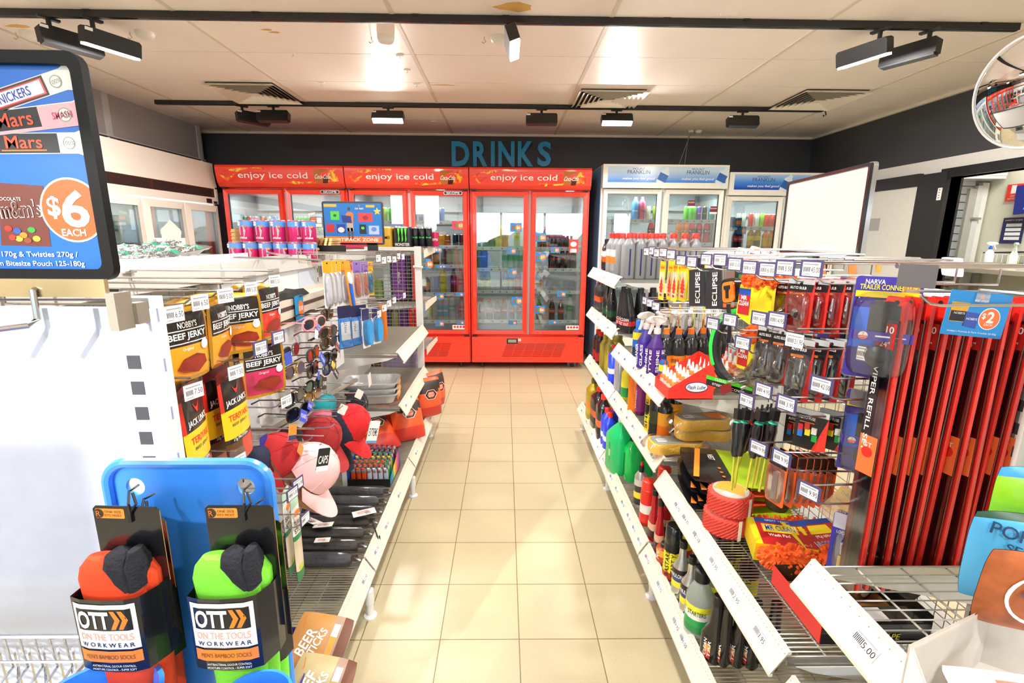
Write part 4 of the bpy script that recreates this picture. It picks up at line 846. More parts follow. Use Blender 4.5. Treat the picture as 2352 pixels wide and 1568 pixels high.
# ---------------------------------------------------------------- hooks with price tickets
HK = {}
def hook(label, tip, L, side, price, style='dark', group=None, double=True, tilt=0, name='peg_hook', low=.045):
    """tip = where the upper arm ends; side -1: hook comes out towards +x"""
    def mk():
        t = bpy.data.objects.new(name, None); COL.objects.link(t); t['category'] = 'display hook'
        b = MB(); r = .0024
        if double: b.tube([(-L, 0, 0), (-.002, 0, 0)], r, CHROME, 6)
        b.tube([(-L, 0, .0), (-L, 0, -low), (-.05, 0, -low-.002), (-.03, 0, -low+.001), (-.012, 0, -low+.014)], r, CHROME, 6); b.tube([(-L, -.02, -.005), (-L, .02, -.005)], .003, CHROME, 5); b.build('wire', t)
        if price is not None:
            c = MB(rot('Z', 22 if side > 0 else -12) @ Matrix.Scale(.92, 4) @ fr((.001, 0, -.016), 'x+', 0))
            if style == 'dark': c.prism(rrect(.058, .04, .003), -.002, -.0005, M('4a4470', .5)); c.rect(-.022, .0225, -.017, .015, .0002, TAGW); k = 1
            elif style == 'blank': c.prism(rrect(.058, .04, .002), -.002, .0, M('5a585c', .55))
            else: c.prism(rrect(.05, .052, .002), -.0008, 0, clear('ffffff', .05, .2, .96), 0, -.004); c.rect(-.024, .024, -.03, .004, .0003, TAGW)
            if style != 'blank':
                yo = 0 if style == 'dark' else -.013
                for q in range(6): c.rect(-.019+q*.003, -.0174+q*.003, yo-.007, yo+.004, .0006, INK)
                c.rect(-.019, .018, yo+.009, yo+.0115, .0006, GREY); c.rect(-.019, -.002, yo-.013, yo-.0115, .0006, GREY)
                if price: c.text(price, .012, INK, .0115, yo-.002, .0006, w=.010*min(2.2, .45*len(price)+.2))
            c.build('price_ticket', t, smooth=0)
        return t
    key = (round(L, 2), price, style, double, low, side); tilt = 0
    if key not in HK: HK[key] = Kind(mk)
    ex = random.uniform(-.06, .06)
    return HK[key].put(label, group or ('hooks on the left shelving' if side < 0 else 'hooks on the right shelving'), tuple(tip), (0 if side < 0 else PI)+ex+tilt)

# ================================================================ LEFT GONDOLA
LX = -1.02; LF = -.61; BY = [.90, 1.76, 2.68, 3.60]; TOP = 1.40
G = thing('shelving_unit', 'long white shelving unit left of the aisle with wire shelves and hooks', 'shelving', (0, 0, 0))
for y in BY: upright(G, -1.10, LX, y)
b = MB()
for y0, y1 in zip(BY, BY[1:]): b.box(-1.12, LX+.012, y0+.016, y1-.016, 1.335, 1.398, UPR)
b.build('top_beam', G, smooth=0)
b = MB(); b.box(-1.07, -1.05, BY[0]+.016, BY[1]-.016, .2, 1.08, UPR); b.build('back_panel', G, smooth=0)
b = MB(); b.box(-1.05, -1.03, BY[1]+.016, BY[2]-.016, .2, 1.335, M('dfe3ea', .45)); b.box(-1.03, -1.026, 2.45, BY[2]-.016, .9, 1.32, M('cdd8ea', .4)); b.build('back_panel', G, smooth=0)
b = MB(); b.box(-1.05, -1.03, BY[2]+.016, BY[3]-.016, .2, 1.27, UPR); b.build('back_panel', G, smooth=0)
b = MB(); mesh_panel(b, -1.035, BY[0]+.03, BY[1]-.03, 1.09, 1.32); mesh_panel(b, -1.075, BY[0]+.03, BY[1]-.03, 1.09, 1.32, .08, .06); b.build('wire_grid', G, smooth=0)
b = MB(); mesh_panel(b, -1.02, BY[2]+.03, BY[3]-.03, 1.275, 1.33, .05, .05); b.build('wire_grid', G, smooth=0)
for y0, y1, lb in ((.88, 1.76, ((.42, '7.50'), (.9, '12.50'))), (1.76, 2.68, ((.1, '12.50'), (.3, '20.00'), (.6, '10.00'))), (2.68, 3.6, ((.15, '16.00'), (.8, '18.00')))):
    gshelf(G, -1, y0, y1, .20, -.565, LX, lb, bracket=False, solid=False)
for y in (1.69, 2.62, 3.5, .7): foot(G, -.535 if y != 3.5 else -.57, y)
gshelf(G, -1, 2.69, 3.59, .84, LF, LX, ()); gshelf(G, -1, 2.69, 3.59, .52, LF, LX, ((.12, '3.95'), (.3, '3.95')))
# far end: white post with wire screen across the end of the unit
b = MB(); b.box(-.66, -.615, 3.60, 3.64, .02, 1.425, UPR); b.tube([(-.67, 3.6, 1.28), (-.6, 3.6, 1.275)], .01, UPR); b.build('end_post', G, smooth=0)
b = MB(); b.box(-1.02, -.66, 3.60, 3.64, 1.395, 1.42, UPR); b.build('end_beam', G, smooth=0)
b = MB()
for k in range(11): x = -1.0+k*.035; b.tube([(x, 3.615, .3), (x, 3.615, 1.395)], .0016 if k % 3 else .0025, STEEL, 4)
z = .3
while z < 1.39: b.tube([(-1.02, 3.612, z), (-.655, 3.612, z)], .0022, STEEL, 4); z += .0265
b.build('wire_screen', G, smooth=0)
# header shelf and sunglasses board of the middle bay
b = MB(); HX = -.885; b.box(LX-.01, HX, 1.78, 2.67, 1.225, 1.24, M('efe4cf', .45)); b.box(HX, HX+.004, 1.78, 2.67, 1.13, 1.24, RAILM)
for z in (1.205, 1.155): b.box(HX+.004, HX+.006, 1.79, 2.44, z-.008, z+.008, M('5a4038', .4)); b.box(HX+.004, HX+.006, 2.47, 2.66, z-.008, z+.008, M('5a4038', .4))
b.build('header_shelf', G, smooth=0)
b = MB(); b.box(LX-.01, -.90, 1.70, 2.66, .80, 1.13, M('eeeef2', .3))
for j in range(5):
    for k in range(9):
        if (j+k) % 2 == 0: b.T = fr((-.8995, 1.80+k*.1, .86+j*.062), 'x+'); b.prism([(.5*a, c) for a, c in ngon(.022, 10)], 0, .0005, M('c9d2e6', .3))
b.T = Matrix(); b.build('sunglasses_board', G, smooth=0)
b = MB(); b.tube([(-.98, 1.70, .80), (-.86, 1.72, .79), (-.84, 2.66, .70)], .012, M('8c8478', .4)); b.build('board_rail', G)

# near end cap
E_ = thing('end_cap_unit', 'white end panel with slotted post at the near end of the left shelving', 'shelving', (0, 0, 0))
EY = .83
b = MB(); b.box(-1.56, -.665, EY, EY+.02, .25, 1.372, M('c6cce0', .35)); b.build('end_panel', E_, smooth=0)
for x in (-1.56, -.605):
    b = MB(); b.box(x-.062, x, EY, EY+.035, .02, 1.39, UPR); b.box(x-.062, x, EY-.002, EY, .02, 1.372, M('c6cce0', .35))
    z = .3
    for k in range(22):
        z = 1.325-k*.047
        if k != 0 and z > .1: b.box(x-.05, x-.028, EY-.003, EY-.0018, z-.012, z+.012, M('45464e', .6))
    for k in range(11): z = 1.36-k*.09; b.box(x-.0004, x+.0006, EY+.015, EY+.019, z-.014, z+.01, M('8a96b8', .5))
    b.build('post', E_, smooth=0)
b = MB(); b.box(-1.56, -.60, EY+.035, .886, .3, 1.385, UPR) if False else None; b.box(-1.10, LX, EY+.035, .884, .3, 1.38, UPR); b.build('joining_post', E_, smooth=0)
b = MB(); p = onY(0, 681, .77); q = onY(238, 641, .77); b.box(-1.5, onY(243, 660, .77).x, .768, .776, p.z, q.z, M('c9b58a', .25, .8, var=.5, scale=5)); x = onY(243, 660, .77).x  # yellow reflection on the bar is put into its metal colour
b.box(x, x+.014, .765, .80, 1.345, 1.405, M('a9a194', .35, .7)); b.box(x+.006, x+.02, .80, EY-.004, 1.35, 1.385, M('a9a194', .35, .7)); b.build('steel_bar', E_, smooth=0)
for px in (70, -60):
    p = onY(px, 650, .762); b = MB(); b.tube([(p.x, .78, 1.415), (p.x, .763, 1.41), (p.x, .762, 1.365), (p.x-.01, .755, 1.355), (p.x-.09, .66, 1.35)], .0045, CHROME, 8); b.build('hook_arm', E_)
# wire basket in front of the end cap
p0 = onY(0, 1462, .70)
t = thing('wire_basket', 'chrome wire basket hooked on the near end panel, left of the socks', 'basket', (0, 0, 0))
b = MB(); bz = p0.z; x0_, x1_ = -1.35, -.66
b.tube([(x0_, .70, bz), (x1_, .70, bz)], .004, CHROME, 6); b.tube([(x0_, .70, bz-.05), (x1_, .70, bz-.05)], .0025, CHROME, 5)
for k in range(29): x = x0_+(x1_-x0_)*k/28; b.tube([(x, .70, bz), (x+.004, .70, bz-.06), (x+.03, .50, bz-.1)], .0022, CHROME, 5)
for k in range(29): x = x0_+(x1_-x0_)*k/28; b.tube([(x, .71, bz-.03), (x-.0, .71, bz-.14)], .002, CHROME, 4)
for k in range(22): x = x0_-.1+k*.045; b.tube([(x, .70, bz-.06), (x+.22, .46, bz-.105)], .0018, CHROME, 4)
for k in range(5): b.tube([(x0_, .66-k*.05, bz-.069-k*.0095), (x1_, .66-k*.05, bz-.069-k*.0095)], .003, CHROME, 5)
b.tube([(x0_, .50, bz-.02), (x1_, .50, bz-.02)], .004, CHROME, 6); b.tube([(x1_, .70, bz), (x1_, .5, bz-.02)], .004, CHROME, 6); b.build('mesh', t)
b = MB(); [b.tube([(x, .70, bz), (x, EY-.003, bz+.01)], .004, CHROME, 6) for x in (x1_, x0_)]; b.build('arm', t)

# ---------------------------------------------------------------- framed poster above the end cap
PY = .79; P = lambda x, y: (lambda v: (v.x, v.z))(onY(x, y, PY))
fx1 = P(235, 400)[0]; cxm = -.86
t = thing('poster_frame', 'black framed blue poster of chocolate bars and a big orange $6 spot', 'poster', (0, PY, 0))
xr, zt, zb = -.612, 1.752, 1.424; xl = xr-.47; W_, H_ = xr-xl, zt-zb
b = MB(fr(((xl+xr)/2, 0, (zt+zb)/2), 'y-')); fo, fi = rrect(W_, H_, .02), rrect(W_-.034, H_-.034, .012); n = len(fo)
for za, zb_, A_, B_ in ((0, .014, fo, fo), (.014, .014, fo, fi), (.014, .002, fi, fi)):
    b.add([(x, y, za) for x, y in A_]+[(x, y, zb_) for x, y in B_], [(i, (i+1) % n, n+(i+1) % n, n+i) for i in range(n)], M('050608', .5, spec=.2))
b.flat(fo[::-1], 0, M('0c0d12', .4)); b.build('frame', t, smooth=30)
b = MB(fr(((xl+xr)/2, 0, (zt+zb)/2), 'y-')); b.flat(fi, .003, M('0d66cc', .35, var=.02)); C0 = ((xl+xr)/2, (zt+zb)/2)
Q = lambda x, y: (P(x, y)[0]-C0[0], P(x, y)[1]-C0[1])
def bar(px, py, ang, L, H, cols, words):
    x, y = Q(px, py); b.T = fr(((xl+xr)/2, 0, (zt+zb)/2), 'y-') @ mv(x, y, 0) @ rot('Z', ang)
    z = .0034
    b.flat([(-L/2, -H/2), (L/2-.018, -H/2), (L/2, -H*.72), (L/2+.001, H*.72), (L/2-.018, H/2), (-L/2, H/2)], z, M('e6e4e0', .3)); b.rect(-L/2, L*.22, -H*.46, H*.46, z+.0002, cols[0])
    for i, f in enumerate(cols[1:]): b.rect(f[0]*L, f[1]*L, f[2]*H, f[3]*H, z+.0003+.0002*i, f[4])
    for w in words: b.text(w[0], w[1], w[2], w[3]*L, w[4]*H, z+.0008, w=w[5], bold=1.2)
    b.prism(ngon(H*.3, 16), z+.0004, z+.0005, M('9aa09a', .5), L*.32, 0); b.prism(ngon(H*.25, 16), z+.0005, z+.0006, M('e6e4e0', .5), L*.32, 0); b.text('100%', H*.2, GREY, L*.32, 0, z+.0008)
bar(58, 214, 17, .165, .030, (M('4a2a1c', .4), (-.4, .2, -.36, .36, RED), (-.385, .185, -.3, .3, M('f0efff', .4))), (('SNICKERS', .013, M('1d3ea8', .4), -.1, 0, .056),))
bar(62, 276, 7, .19, .034, (M('1a1618', .4), (.12, .5, -.46, .46, M('f4aebc', .4)), (-.5, .5, -.5, -.36, M('f4aebc', .4))), (('Mars', .020, M('f0542a', .4), -.08, .05, .055), ('SMASH', .010, M('c04a6a', .4), .3, 0, .03)))
bar(85, 330, 1, .16, .030, (M('1a1618', .4), (-.32, .1, -.36, -.30, ORANGE)), (('Mars', .018, M('f0542a', .4), -.1, .06, .055),))
b.T = fr(((xl+xr)/2, 0, (zt+zb)/2), 'y-'); x, y = Q(55, 495)
b.add([(*Q(0, 420), .0034), (*Q(103, 427), .0034), (*Q(122, 566), .0034), (*Q(8, 563), .0034)], [(3, 2, 1, 0)], M('6a2c1e', .35))
b.text("m&m's", .027, PAPER, *Q(52, 480), .0042, w=.064, bold=2.5, a=3); b.text("m&m's", .025, M('5a2418', .4), *Q(52, 480), .0046, w=.060, bold=1, a=3); b.text('CHOCOLATE', .005, PAPER, *Q(22, 457), .0046)
for k, (px, py, c) in enumerate(((25, 525, 'd8342a'), (45, 530, '2a5ac8'), (60, 540, 'f08a2a'), (78, 528, '3aa03a'), (90, 548, 'e8c83a'), (35, 545, 'c83a2a'), (70, 552, '8a4a2a'), (50, 548, 'f0b040'))): b.prism(ngon(.006, 12, .75), .0038, .0042, M(c, .3), *Q(px, py))
b.prism(ngon(.0485, 40, 1.0), .0034, .0038, PAPER, *Q(171, 483)); b.prism(ngon(.0455, 40), .0038, .0042, M('ea5c14', .4), *Q(171, 483))
b.text('$', .034, PAPER, *Q(130, 477), .0048, bold=2.5); b.text('6', .056, PAPER, *Q(178, 480), .0048, w=.042, bold=2.5); b.text('EACH', .011, PAPER, *Q(176, 534), .0048, bold=2)
b.text('Caves 170g & Twisties 270g /', .0105, PAPER, *Q(70, 585), .0042, w=.155, bold=1); b.text('Premium Bitesize Pouch 125-180g', .0105, PAPER, *Q(75, 606), .0042, w=.17, bold=1); b.text('*Varieties available at all stores.', .005, PAPER, *Q(55, 622), .0042)
b.build('poster_sheet', t, smooth=0)
b = MB(); [b.box(x, x+.03, -.012, .0, 1.40, 1.428, clear('ffffff', .12)) for x in (-.80, -1.0)]; b.tube([(-.98, .003, 1.405), (-.62, .003, 1.405)], .005, CHROME); b.build('clip', t, smooth=0)

# ---------------------------------------------------------------- blue clip board with socks, near camera
SBY = .60; p = onY(439, 1063, SBY); bx0 = onY(247, 1120, SBY).x; bx1 = onY(628, 1120, SBY).x; bzt = onY(430, 1060, SBY).z; bw = bx1-bx0
t = thing('display_board', 'bright blue plastic board with two round holes holding the socks', 'display board', ((bx0+bx1)/2, SBY, bzt))
BP = M('3f90ff', .22, var=.03, coat=.3); BPD = M('0c50c8', .3)
b = MB(fr((0, 0, -.30), 'y-')); hole = .0125; hx = bw/2-.037
out = rrect(bw, .60, .03, 6); b.flat(out[::-1], -.012, BP)
# front face with two holes cut: strips round the hole squares
zf = .0; s = .022; top = .30; yc = top-.036
def ringed(cx):
    o = [(cx+s*x, yc+s*y) for x, y in [(1,0),(1,.5),(1,1),(.5,1),(0,1),(-.5,1),(-1,1),(-1,.5),(-1,0),(-1,-.5),(-1,-1),(-.5,-1),(0,-1),(.5,-1),(1,-1),(1,-.5)]]
    i = [(cx+hole*math.cos(2*PI*k/16), yc+hole*math.sin(2*PI*k/16)) for k in range(16)]
    b.add([(*q, zf) for q in o]+[(*q, zf) for q in i]+[(*q, -.006) for q in i], [(k, (k+1) % 16, 16+(k+1) % 16, 16+k) for k in range(16)]+[(16+k, 16+(k+1) % 16, 32+(k+1) % 16, 32+k) for k in range(16)], BP)
b.mi = b.mi[:-1]; b.f = b.f[:-1]
ringed(-hx); ringed(hx); xa, xb_ = -hx-s, -hx+s; xc, xd = hx-s, hx+s; e = bw/2-.004
b.rect(-e, e, -.298, yc-s, zf, BP); b.rect(-e+.018, e-.018, yc+s, top-.004, zf, BP); b.rect(-e, xa, yc-s, yc+s-.014, zf, BP); b.rect(xb_, xc, yc-s, yc+s, zf, BP); b.rect(xd, e, yc-s, yc+s-.014, zf, BP)
for q in (-1, 1):
    cq = [(q*e, yc+s-.014, 0), (q*e, top-.03, 0), (q*(e-.007), top-.011, 0), (q*(e-.018), top-.004, 0), (q*(e-.018), yc+s, 0), (q*(hx+s), yc+s, 0), (q*(hx+s), yc+s-.014, 0)]; b.add(cq if q > 0 else cq[::-1], [tuple(range(7))], BP)
b.tube([(x, y, .002) for x, y in rrect(bw-.006, .60, .03, 8)], .0065, BP, 8, closed=True); b.build('board', t)
for sx, px, py, rr in ((-1, 215, 1625, .068), (1, 585, 1610, .040)):
    p = onY(px, py, .47); b = MB(mv(p.x-t.location.x, p.y-SBY, p.z-bzt)); b.loft([(-.12, rr*.75, rr*.7), (.0, rr, rr*.9), (.006, rr*1.04, rr*.94), (.0061, rr*.96, rr*.86), (-.1, rr*.7, rr*.62)], BP, 32, cap=False); b.build('cup', t)
def socks(label, px, py, col, dark, ry, depth=0, back=False, group='bamboo socks on the blue board'):
    """px,py = top left of the header card; card plane at y = SBY-.03-depth"""
    Y0 = SBY-.022-depth; p = onY(px, py, Y0); SM = M(col, .85, scale=400, bump=.12, var=.10)
    t = thing('sock_pack', label, 'socks', (p.x, Y0, p.z), ry, group)
    s = .083; CM = M('17181c', .22, coat=.4); EDGE = M('b98a52', .7)
    b = MB(fr((0, 0, 0), 'y-')); w = s; H = .17
    b.prism([(0, -H), (w, -H), (w, -.004), (w-.004, 0), (.004, 0), (0, -.004)], -.0006, .0006, CM); b.tube([(w, -.004, 0), (w, -.1, 0)], .0005, EDGE, 4)
    b.prism(rrect(.036, .013, .002), .0006, .0009, M('f59a3c', .4), .021, -.010); b.prism(ngon(.0062, 16), .0009, .0013, M('3a2a20', .5), .007, -.010); b.text('R', .007, ORANGE, .007, -.010, .0016)
    b.text('ONE SIZE', .0032, M('7a4a18', .5), .025, -.0075, .0013, w=.021); b.text('FITS MOST', .0032, M('7a4a18', .5), .025, -.0125, .0013, w=.021); b.build('header_card', t, smooth=0)
    # folded socks
    b = MB(mv(w*.46-.008, -.016, -.232) @ Matrix.Diagonal((.88, 1, 1, 1))); L = [(-.10, .030, .012, -.004, .0, .8), (-.03, .036, .015, 0, 0, .8), (.06, .040, .017, 0, 0, .8), (.13, .044, .020, -.002, 0, .8), (.150, .045, .020, -.003, 0, .8), (.164, .038, .017, -.006, 0, .8), (.175, .022, .010, -.012, 0, .9)]
    b.loft(L, SM, 24); b.loft([(z, rx*.92, ry2, cx+.012, .012, e_) for z, rx, ry2, cx, cy, e_ in L[:-1]], SM, 20); b.build('sock', t)
    b = MB(mv(w*.46-.008, -.016, -.232) @ Matrix.Diagonal((.88, 1, 1, 1))); DK_ = M('1a1b26', .9, scale=260, bump=.35)
    b.loft([(.142, .006, .0215, .032, -.001, .9), (.152, .016, .0212, .024, -.001, .9), (.168, .022, .0185, .014, -.001, .9), (.180, .015, .013, .010, -.001, .9), (.186, .005, .006, .010, 0, 1)], DK_, 18); b.loft([(.14, .008, .020, .036, .0, .8), (.17, .010, .017, .034, .0, .8), (.186, .006, .010, .033, 0, .9)], DK_, 14); b.build('heel', t)
    # printed band wrapping the socks
    b = MB(mv(w*.46-.008, -.016, -.232) @ Matrix.Diagonal((.88, 1, 1, 1))); zb_, zt_ = .035, .135
    pts = [(-.048, -.0), (-.047, -.021), (-.03, -.0255), (.0, -.0265), (.03, -.0245), (.045, -.019), (.056, .004), (.056, .020)]
    for (x0, y0), (x1, y1) in zip(pts, pts[1:]): b.add([(x0, y0, zb_), (x1, y1, zb_), (x1, y1, zt_), (x0, y0, zt_)], [(0, 1, 2, 3)], CM)
    wy = lambda x: next((y0+(y1-y0)*(x-x0)/(x1-x0) for (x0, y0), (x1, y1) in zip(pts[1:], pts[2:]) if x0 <= x <= x1), -.02)
    b.T = b.T @ fr((0, 0, .085), 'y-'); wp = lambda x, y: -wy(x)+.0004
    def strip(x0, x1, y0, y1, z, m):
        k = 24; xs_ = [x0+(x1-x0)*i/k for i in range(k+1)]; b.add([(x, y, wp(x, y)+z) for x in xs_ for y in (y0, y1)], [(2*i, 2*i+2, 2*i+3, 2*i+1) for i in range(k)], m)
    strip(-.043, .041, -.017, .044, .0003, PAPER); strip(-.038, .036, .009, .038, .0007, M('14151a', .3)); strip(-.043, .041, -.036, -.020, .0003, M('f58a2c', .4))
    b.text('OTT', .024, PAPER, -.014, .0235, .0012, w=.044, bold=3.5, warp=wp)
    for dx in (0, .010): b.add([(x+dx, y, wp(x+dx, y)+.0012) for x, y in ((.010, .036), (.016, .036), (.0225, .0235), (.015, .011), (.009, .011), (.0155, .0235))], [(0, 1, 2, 5), (5, 2, 3, 4)], M('f58a2c', .4))
    b.text('ON THE TOOLS', .0095, M('f4b8a0', .5), -.001, .0, .0008, w=.072, warp=wp, bold=1); b.text('W O R K W E A R', .006, NAVY, -.001, -.011, .0008, w=.072, warp=wp, bold=1); b.text("MEN'S BAMBOO SOCKS", .006, M('7a4a10', .5), -.001, -.028, .0008, w=.068, warp=wp)
    b.text('ANTIBACTERIAL ODOUR CONTROL', .003, PAPER, .002, -.041, .0006, w=.06, warp=wp); b.text('MOISTURE CONTROL - SUPER SOFT', .003, PAPER, .002, -.046, .0006, w=.06, warp=wp); b.build('band', t, smooth=0)
    b = MB(fr((.047, 0, -.006), 'y-')); b.tube([(0, -.006, .001), (.003, 0, .004), (.006, .014, .008), (.002, .026, -.0), (.005, .028, -.012)], .0016, BLACK, 6); b.tube([(0, -.006, .001), (.004, .002, .004), (.012, .012, .004), (.006, .024, .0)], .0016, BLACK, 6); b.cb((0, -.008, .002), (.004, .012, .003), BLACK); b.build('hanger', t)
    return t
socks('orange sock pair packed behind the front orange one, left of the board', 276, 1162, 'f0481e', 0, -.35, -.012)
socks('front orange sock pair in a black and white band on the blue board', 212, 1160, 'f0481e', 0, -.05, .035)
socks('green sock pair packed behind the front green one, at the edge of the board', 520, 1176, '7ee03c', 0, -.25, -.006)
socks('front lime green sock pair in a black and white band on the blue board', 470, 1160, '7ee03c', 0, .0, .035)

# ---------------------------------------------------------------- jerky bags on hooks
def jerky(main, kind):
    def mk():
        t = bpy.data.objects.new('jerky_bag', None); COL.objects.link(t); t['category'] = 'snack bag'; b = MB(fr((0, 0, 0), 'x+')); BK = M('1a1512', .25, coat=.4); GD = M('d8a436', .25, .7)
        if kind == 'n':
            w, h = .125, .155; b.T = fr((0, 0, -h/2), 'x+'); b.sheet(w, h, .022, 14, 16, lambda u, v: GD if (v < .07 or u < .05 or u > .95) else M(main, .3, coat=.4) if v < .47+.05*math.sin(u*4) else BK if v < .93 else GD, back=GD); wp = b.warp
            b.build('pouch', t); b = MB(fr((0, 0, -h/2), 'x+')); b.text("NOBBY'S", .013, PAPER, 0, .043, .0008, w=.05, warp=wp, bold=1.5); b.text('BEEF JERKY', .017, PAPER, 0, .019, .0008, w=.098, warp=wp, bold=2.2)
            for yl in (.0325, .006): b.add([(x, y, wp(x, y)+.0008) for x in (-.05, -.02, .02, .05) for y in (yl-.001, yl+.001)], [(0, 2, 3, 1), (2, 4, 5, 3), (4, 6, 7, 5)], PAPER)
            b.text('Original', .008, PAPER, -.006, -.008, .0008, warp=wp); q = [(-.02, -.055), (.02, -.062), (.046, -.045), (.04, -.028), (.015, -.02), (-.02, -.026), (-.036, -.046)]; b.add([(x, y, wp(x, y)+.002) for x, y in q], [tuple(range(7))], M('8a2a18', .4, var=.5, scale=60)); b.add([(x+.04, y-.004, wp(x+.04, y-.004)+.0026) for x, y in ngon(.011, 12)], [tuple(range(12))], PAPER); b.build('print', t, smooth=0)
        else:
            w, h = .112, .235; RD = M('c82a1e', .3, coat=.4); b.T = fr((0, 0, -h/2), 'x+'); b.sheet(w, h, .02, 12, 20, lambda u, v: RD if (v < .12 or (v < .24 and u > .5)) else M('5a3a22', .4) if v < .24 else BK if v < .32 else M('f7c21c', .35, coat=.3) if v < .58 else (RD if (u < .12 or u > .88) else BK) if v < .88 else M('5a1410', .4), back=RD); wp = b.warp
            b.build('pouch', t); b = MB(fr((0, 0, -h/2), 'x+')); b.text("JACK LINK'S", .018, PAPER, 0, .038, .0008, w=.082, warp=wp, bold=1.6); b.text('TERIYAKI', .015, RED, 0, .003, .0008, w=.08, warp=wp, bold=1.5); b.text('BEEF JERKY', .009, M('1d5a2a', .5), 0, -.016, .0008, w=.062, warp=wp, bold=1); b.text('17g PROTEIN', .009, PAPER, -.004, -.052, .0008, w=.056, warp=wp, bold=1); b.add([(x, y, wp(x, y)+.001) for x, y in ((-.014, .078), (-.004, .06), (.0, .056), (.004, .06), (.014, .078), (.004, .068), (-.004, .068))], [(0, 1, 6), (1, 2, 3), (1, 3, 5, 6), (3, 4, 5)], RED); b.build('print', t, smooth=0)
        return t
    return Kind(mk)
JB = {'o': jerky('f29a22', 'n'), 'r': jerky('e8321e', 'n'), 'p': jerky('c8285a', 'n'), 'j': jerky('', 'j')}
CN = {'o': 'black and orange jerky bag', 'r': 'black and red jerky bag', 'p': 'black and pink jerky bag', 'j': 'long red and yellow jerky bag'}
rowA = [('o', .975, 0), ('o', 1.10, 0), ('o', 1.17, 1), ('o', 1.235, 1), ('r', 1.31, 0)]
def hang(kind, y, z, n, where, x0=-.655, dx=.03, yaw=0, tilt=0):
    for k in range(n):
        lab = '%s, %s%s' % (CN[kind], where, '' if n == 1 else ', '+('front one' if k == 0 else ORD[k]+' from the front'))
        JB[kind].put(lab, 'jerky bags on the left hooks', T=mv(x0-k*dx, y+random.uniform(-.004, .004), z) @ rot('Z', yaw+random.uniform(-9, 9)) @ rot('Y', tilt+random.uniform(-3, 3)))
hang('o', .985, 1.352, 4, 'upper hook nearest the end post'); hang('o', 1.125, 1.35, 4, 'upper row second hook', -.665, .032, 8); hang('o', 1.235, 1.352, 3, 'upper row third hook', -.68, .034, -38); hang('r', 1.36, 1.365, 3, 'upper row fourth hook', -.66, .034, 6)
hang('o', .98, 1.195, 2, 'second row behind the red bags', -.78, .04); hang('o', 1.12, 1.20, 3, 'second row middle hook', -.70, .04); hang('p', 1.30, 1.215, 3, 'second row far hook', -.66, .036, -30)
hang('j', .975, 1.195, 3, 'lower hook nearest the end post', -.655, .035, 4); hang('j', 1.115, 1.19, 4, 'lower row second hook', -.65, .035, 4)
for k, (px, py, pr) in enumerate(((395, 688, '6.50'), (455, 664, '6.50'), (514, 651, '5.00'), (573, 638, '5.00'), (628, 622, '5.00'))):
    hook('peg hook with %s ticket, top row, %s' % (pr, ('nearest the end post', 'second along from the end post', 'third along from the end post', 'fourth along from the end post', 'empty one beside the black cloth')[k]), onX(px, py, -.62), .38, -1, pr, 'clear', low=.03)
for k, (px, py, pr, st, w) in enumerate(((538, 828, '7.50', 'clear', 'over the second red jerky stack'), (440, 868, '7.50', 'clear', 'over the front red jerky stack'), (597, 785, '5.00', 'dark', 'second row beside the pink jerky bag'), (638, 762, '5.00', 'dark', 'second row against the sunglasses board'), (655, 900, '5.00', 'clear', 'empty one low beside the sunglasses'), (545, 1035, '13.00', 'clear', 'empty one behind the blue board'), (683, 1100, '5.00', 'dark', 'beside the pink cap'), (671, 1122, '5.00', 'dark', 'over the striped snack sticks'), (700, 1180, '', 'dark', 'low one below the pink cap'))):
    hook('peg hook with %s ticket, %s' % (pr, w) if pr else 'peg hook with blank ticket, '+w, onX(px, py, -.62), .36, -1, pr, st)

# ---------------------------------------------------------------- sunglasses and their cards
def shades(fc, lc, wide=1.0, rnd=.5, met=0):
    def mk():
        t = bpy.data.objects.new('sunglasses', None); COL.objects.link(t); t['category'] = 'sunglasses'; FM = M(fc, .2, met, coat=.5); LM = M(lc, .06, .3, coat=1)
        b = MB(fr((0, 0, 0), 'x+')); ss = [(.030*math.copysign(abs(math.cos(a))**rnd, math.cos(a))*wide, .023*math.copysign(abs(math.sin(a))**rnd, math.sin(a))) for a in [2*PI*i/20 for i in range(20)]]
        for s_ in (-1, 1): b.tube([(s_*.036*wide+x, y-.1*y*s_*0, -.006*abs(s_*.036+x)/.06) for x, y in ss], .0022 if met else .0042, FM, 6, closed=True)
        b.tube([(-.007, .008, 0), (0, .012, .002), (.007, .008, 0)], .0025, FM, 6); b.build('frame', t)
        for s_ in (-1, 1): b = MB(fr((0, 0, 0), 'x+')); b.prism([(s_*.036*wide+x, y) for x, y in ss], -.007, -.003, LM); b.build('lens', t, smooth=0)
        for s_ in (-1, 1): b = MB(); b.tube([(0, s_*.064*wide, .010), (-.05, s_*.066*wide, .010), (-.10, s_*.062*wide, .006), (-.135, s_*.056*wide, -.012)], [.0028, .0026, .0026, .0036], FM, 6); b.build('temple', t)
        return t
    return Kind(mk)
SG = {'pink': shades('f09aa0', '3a3a3e', 1.05, .8), 'brown': shades('3a2a1c', '4a3214', 1.0, .7), 'olive': shades('6a3a2a', '3a3a28', .95, .9), 'black': shades('121214', '1c1c20', 1.0, .7), 'round': shades('8a8a8e', '26262c', 1.0, 1, 1), 'purple': shades('c9a84a', '3a2458', 1.0, 1, 1),
      'fire': shades('1a1a1c', 'c8501a', 1.0, .7), 'blue': shades('1a1f3a', '6a7488', 1.0, .8), 'green': shades('141416', '2a4a44', 1.05, .9), 'gold': shades('b88a3a', '7a5a3a', .9, 1, 1)}
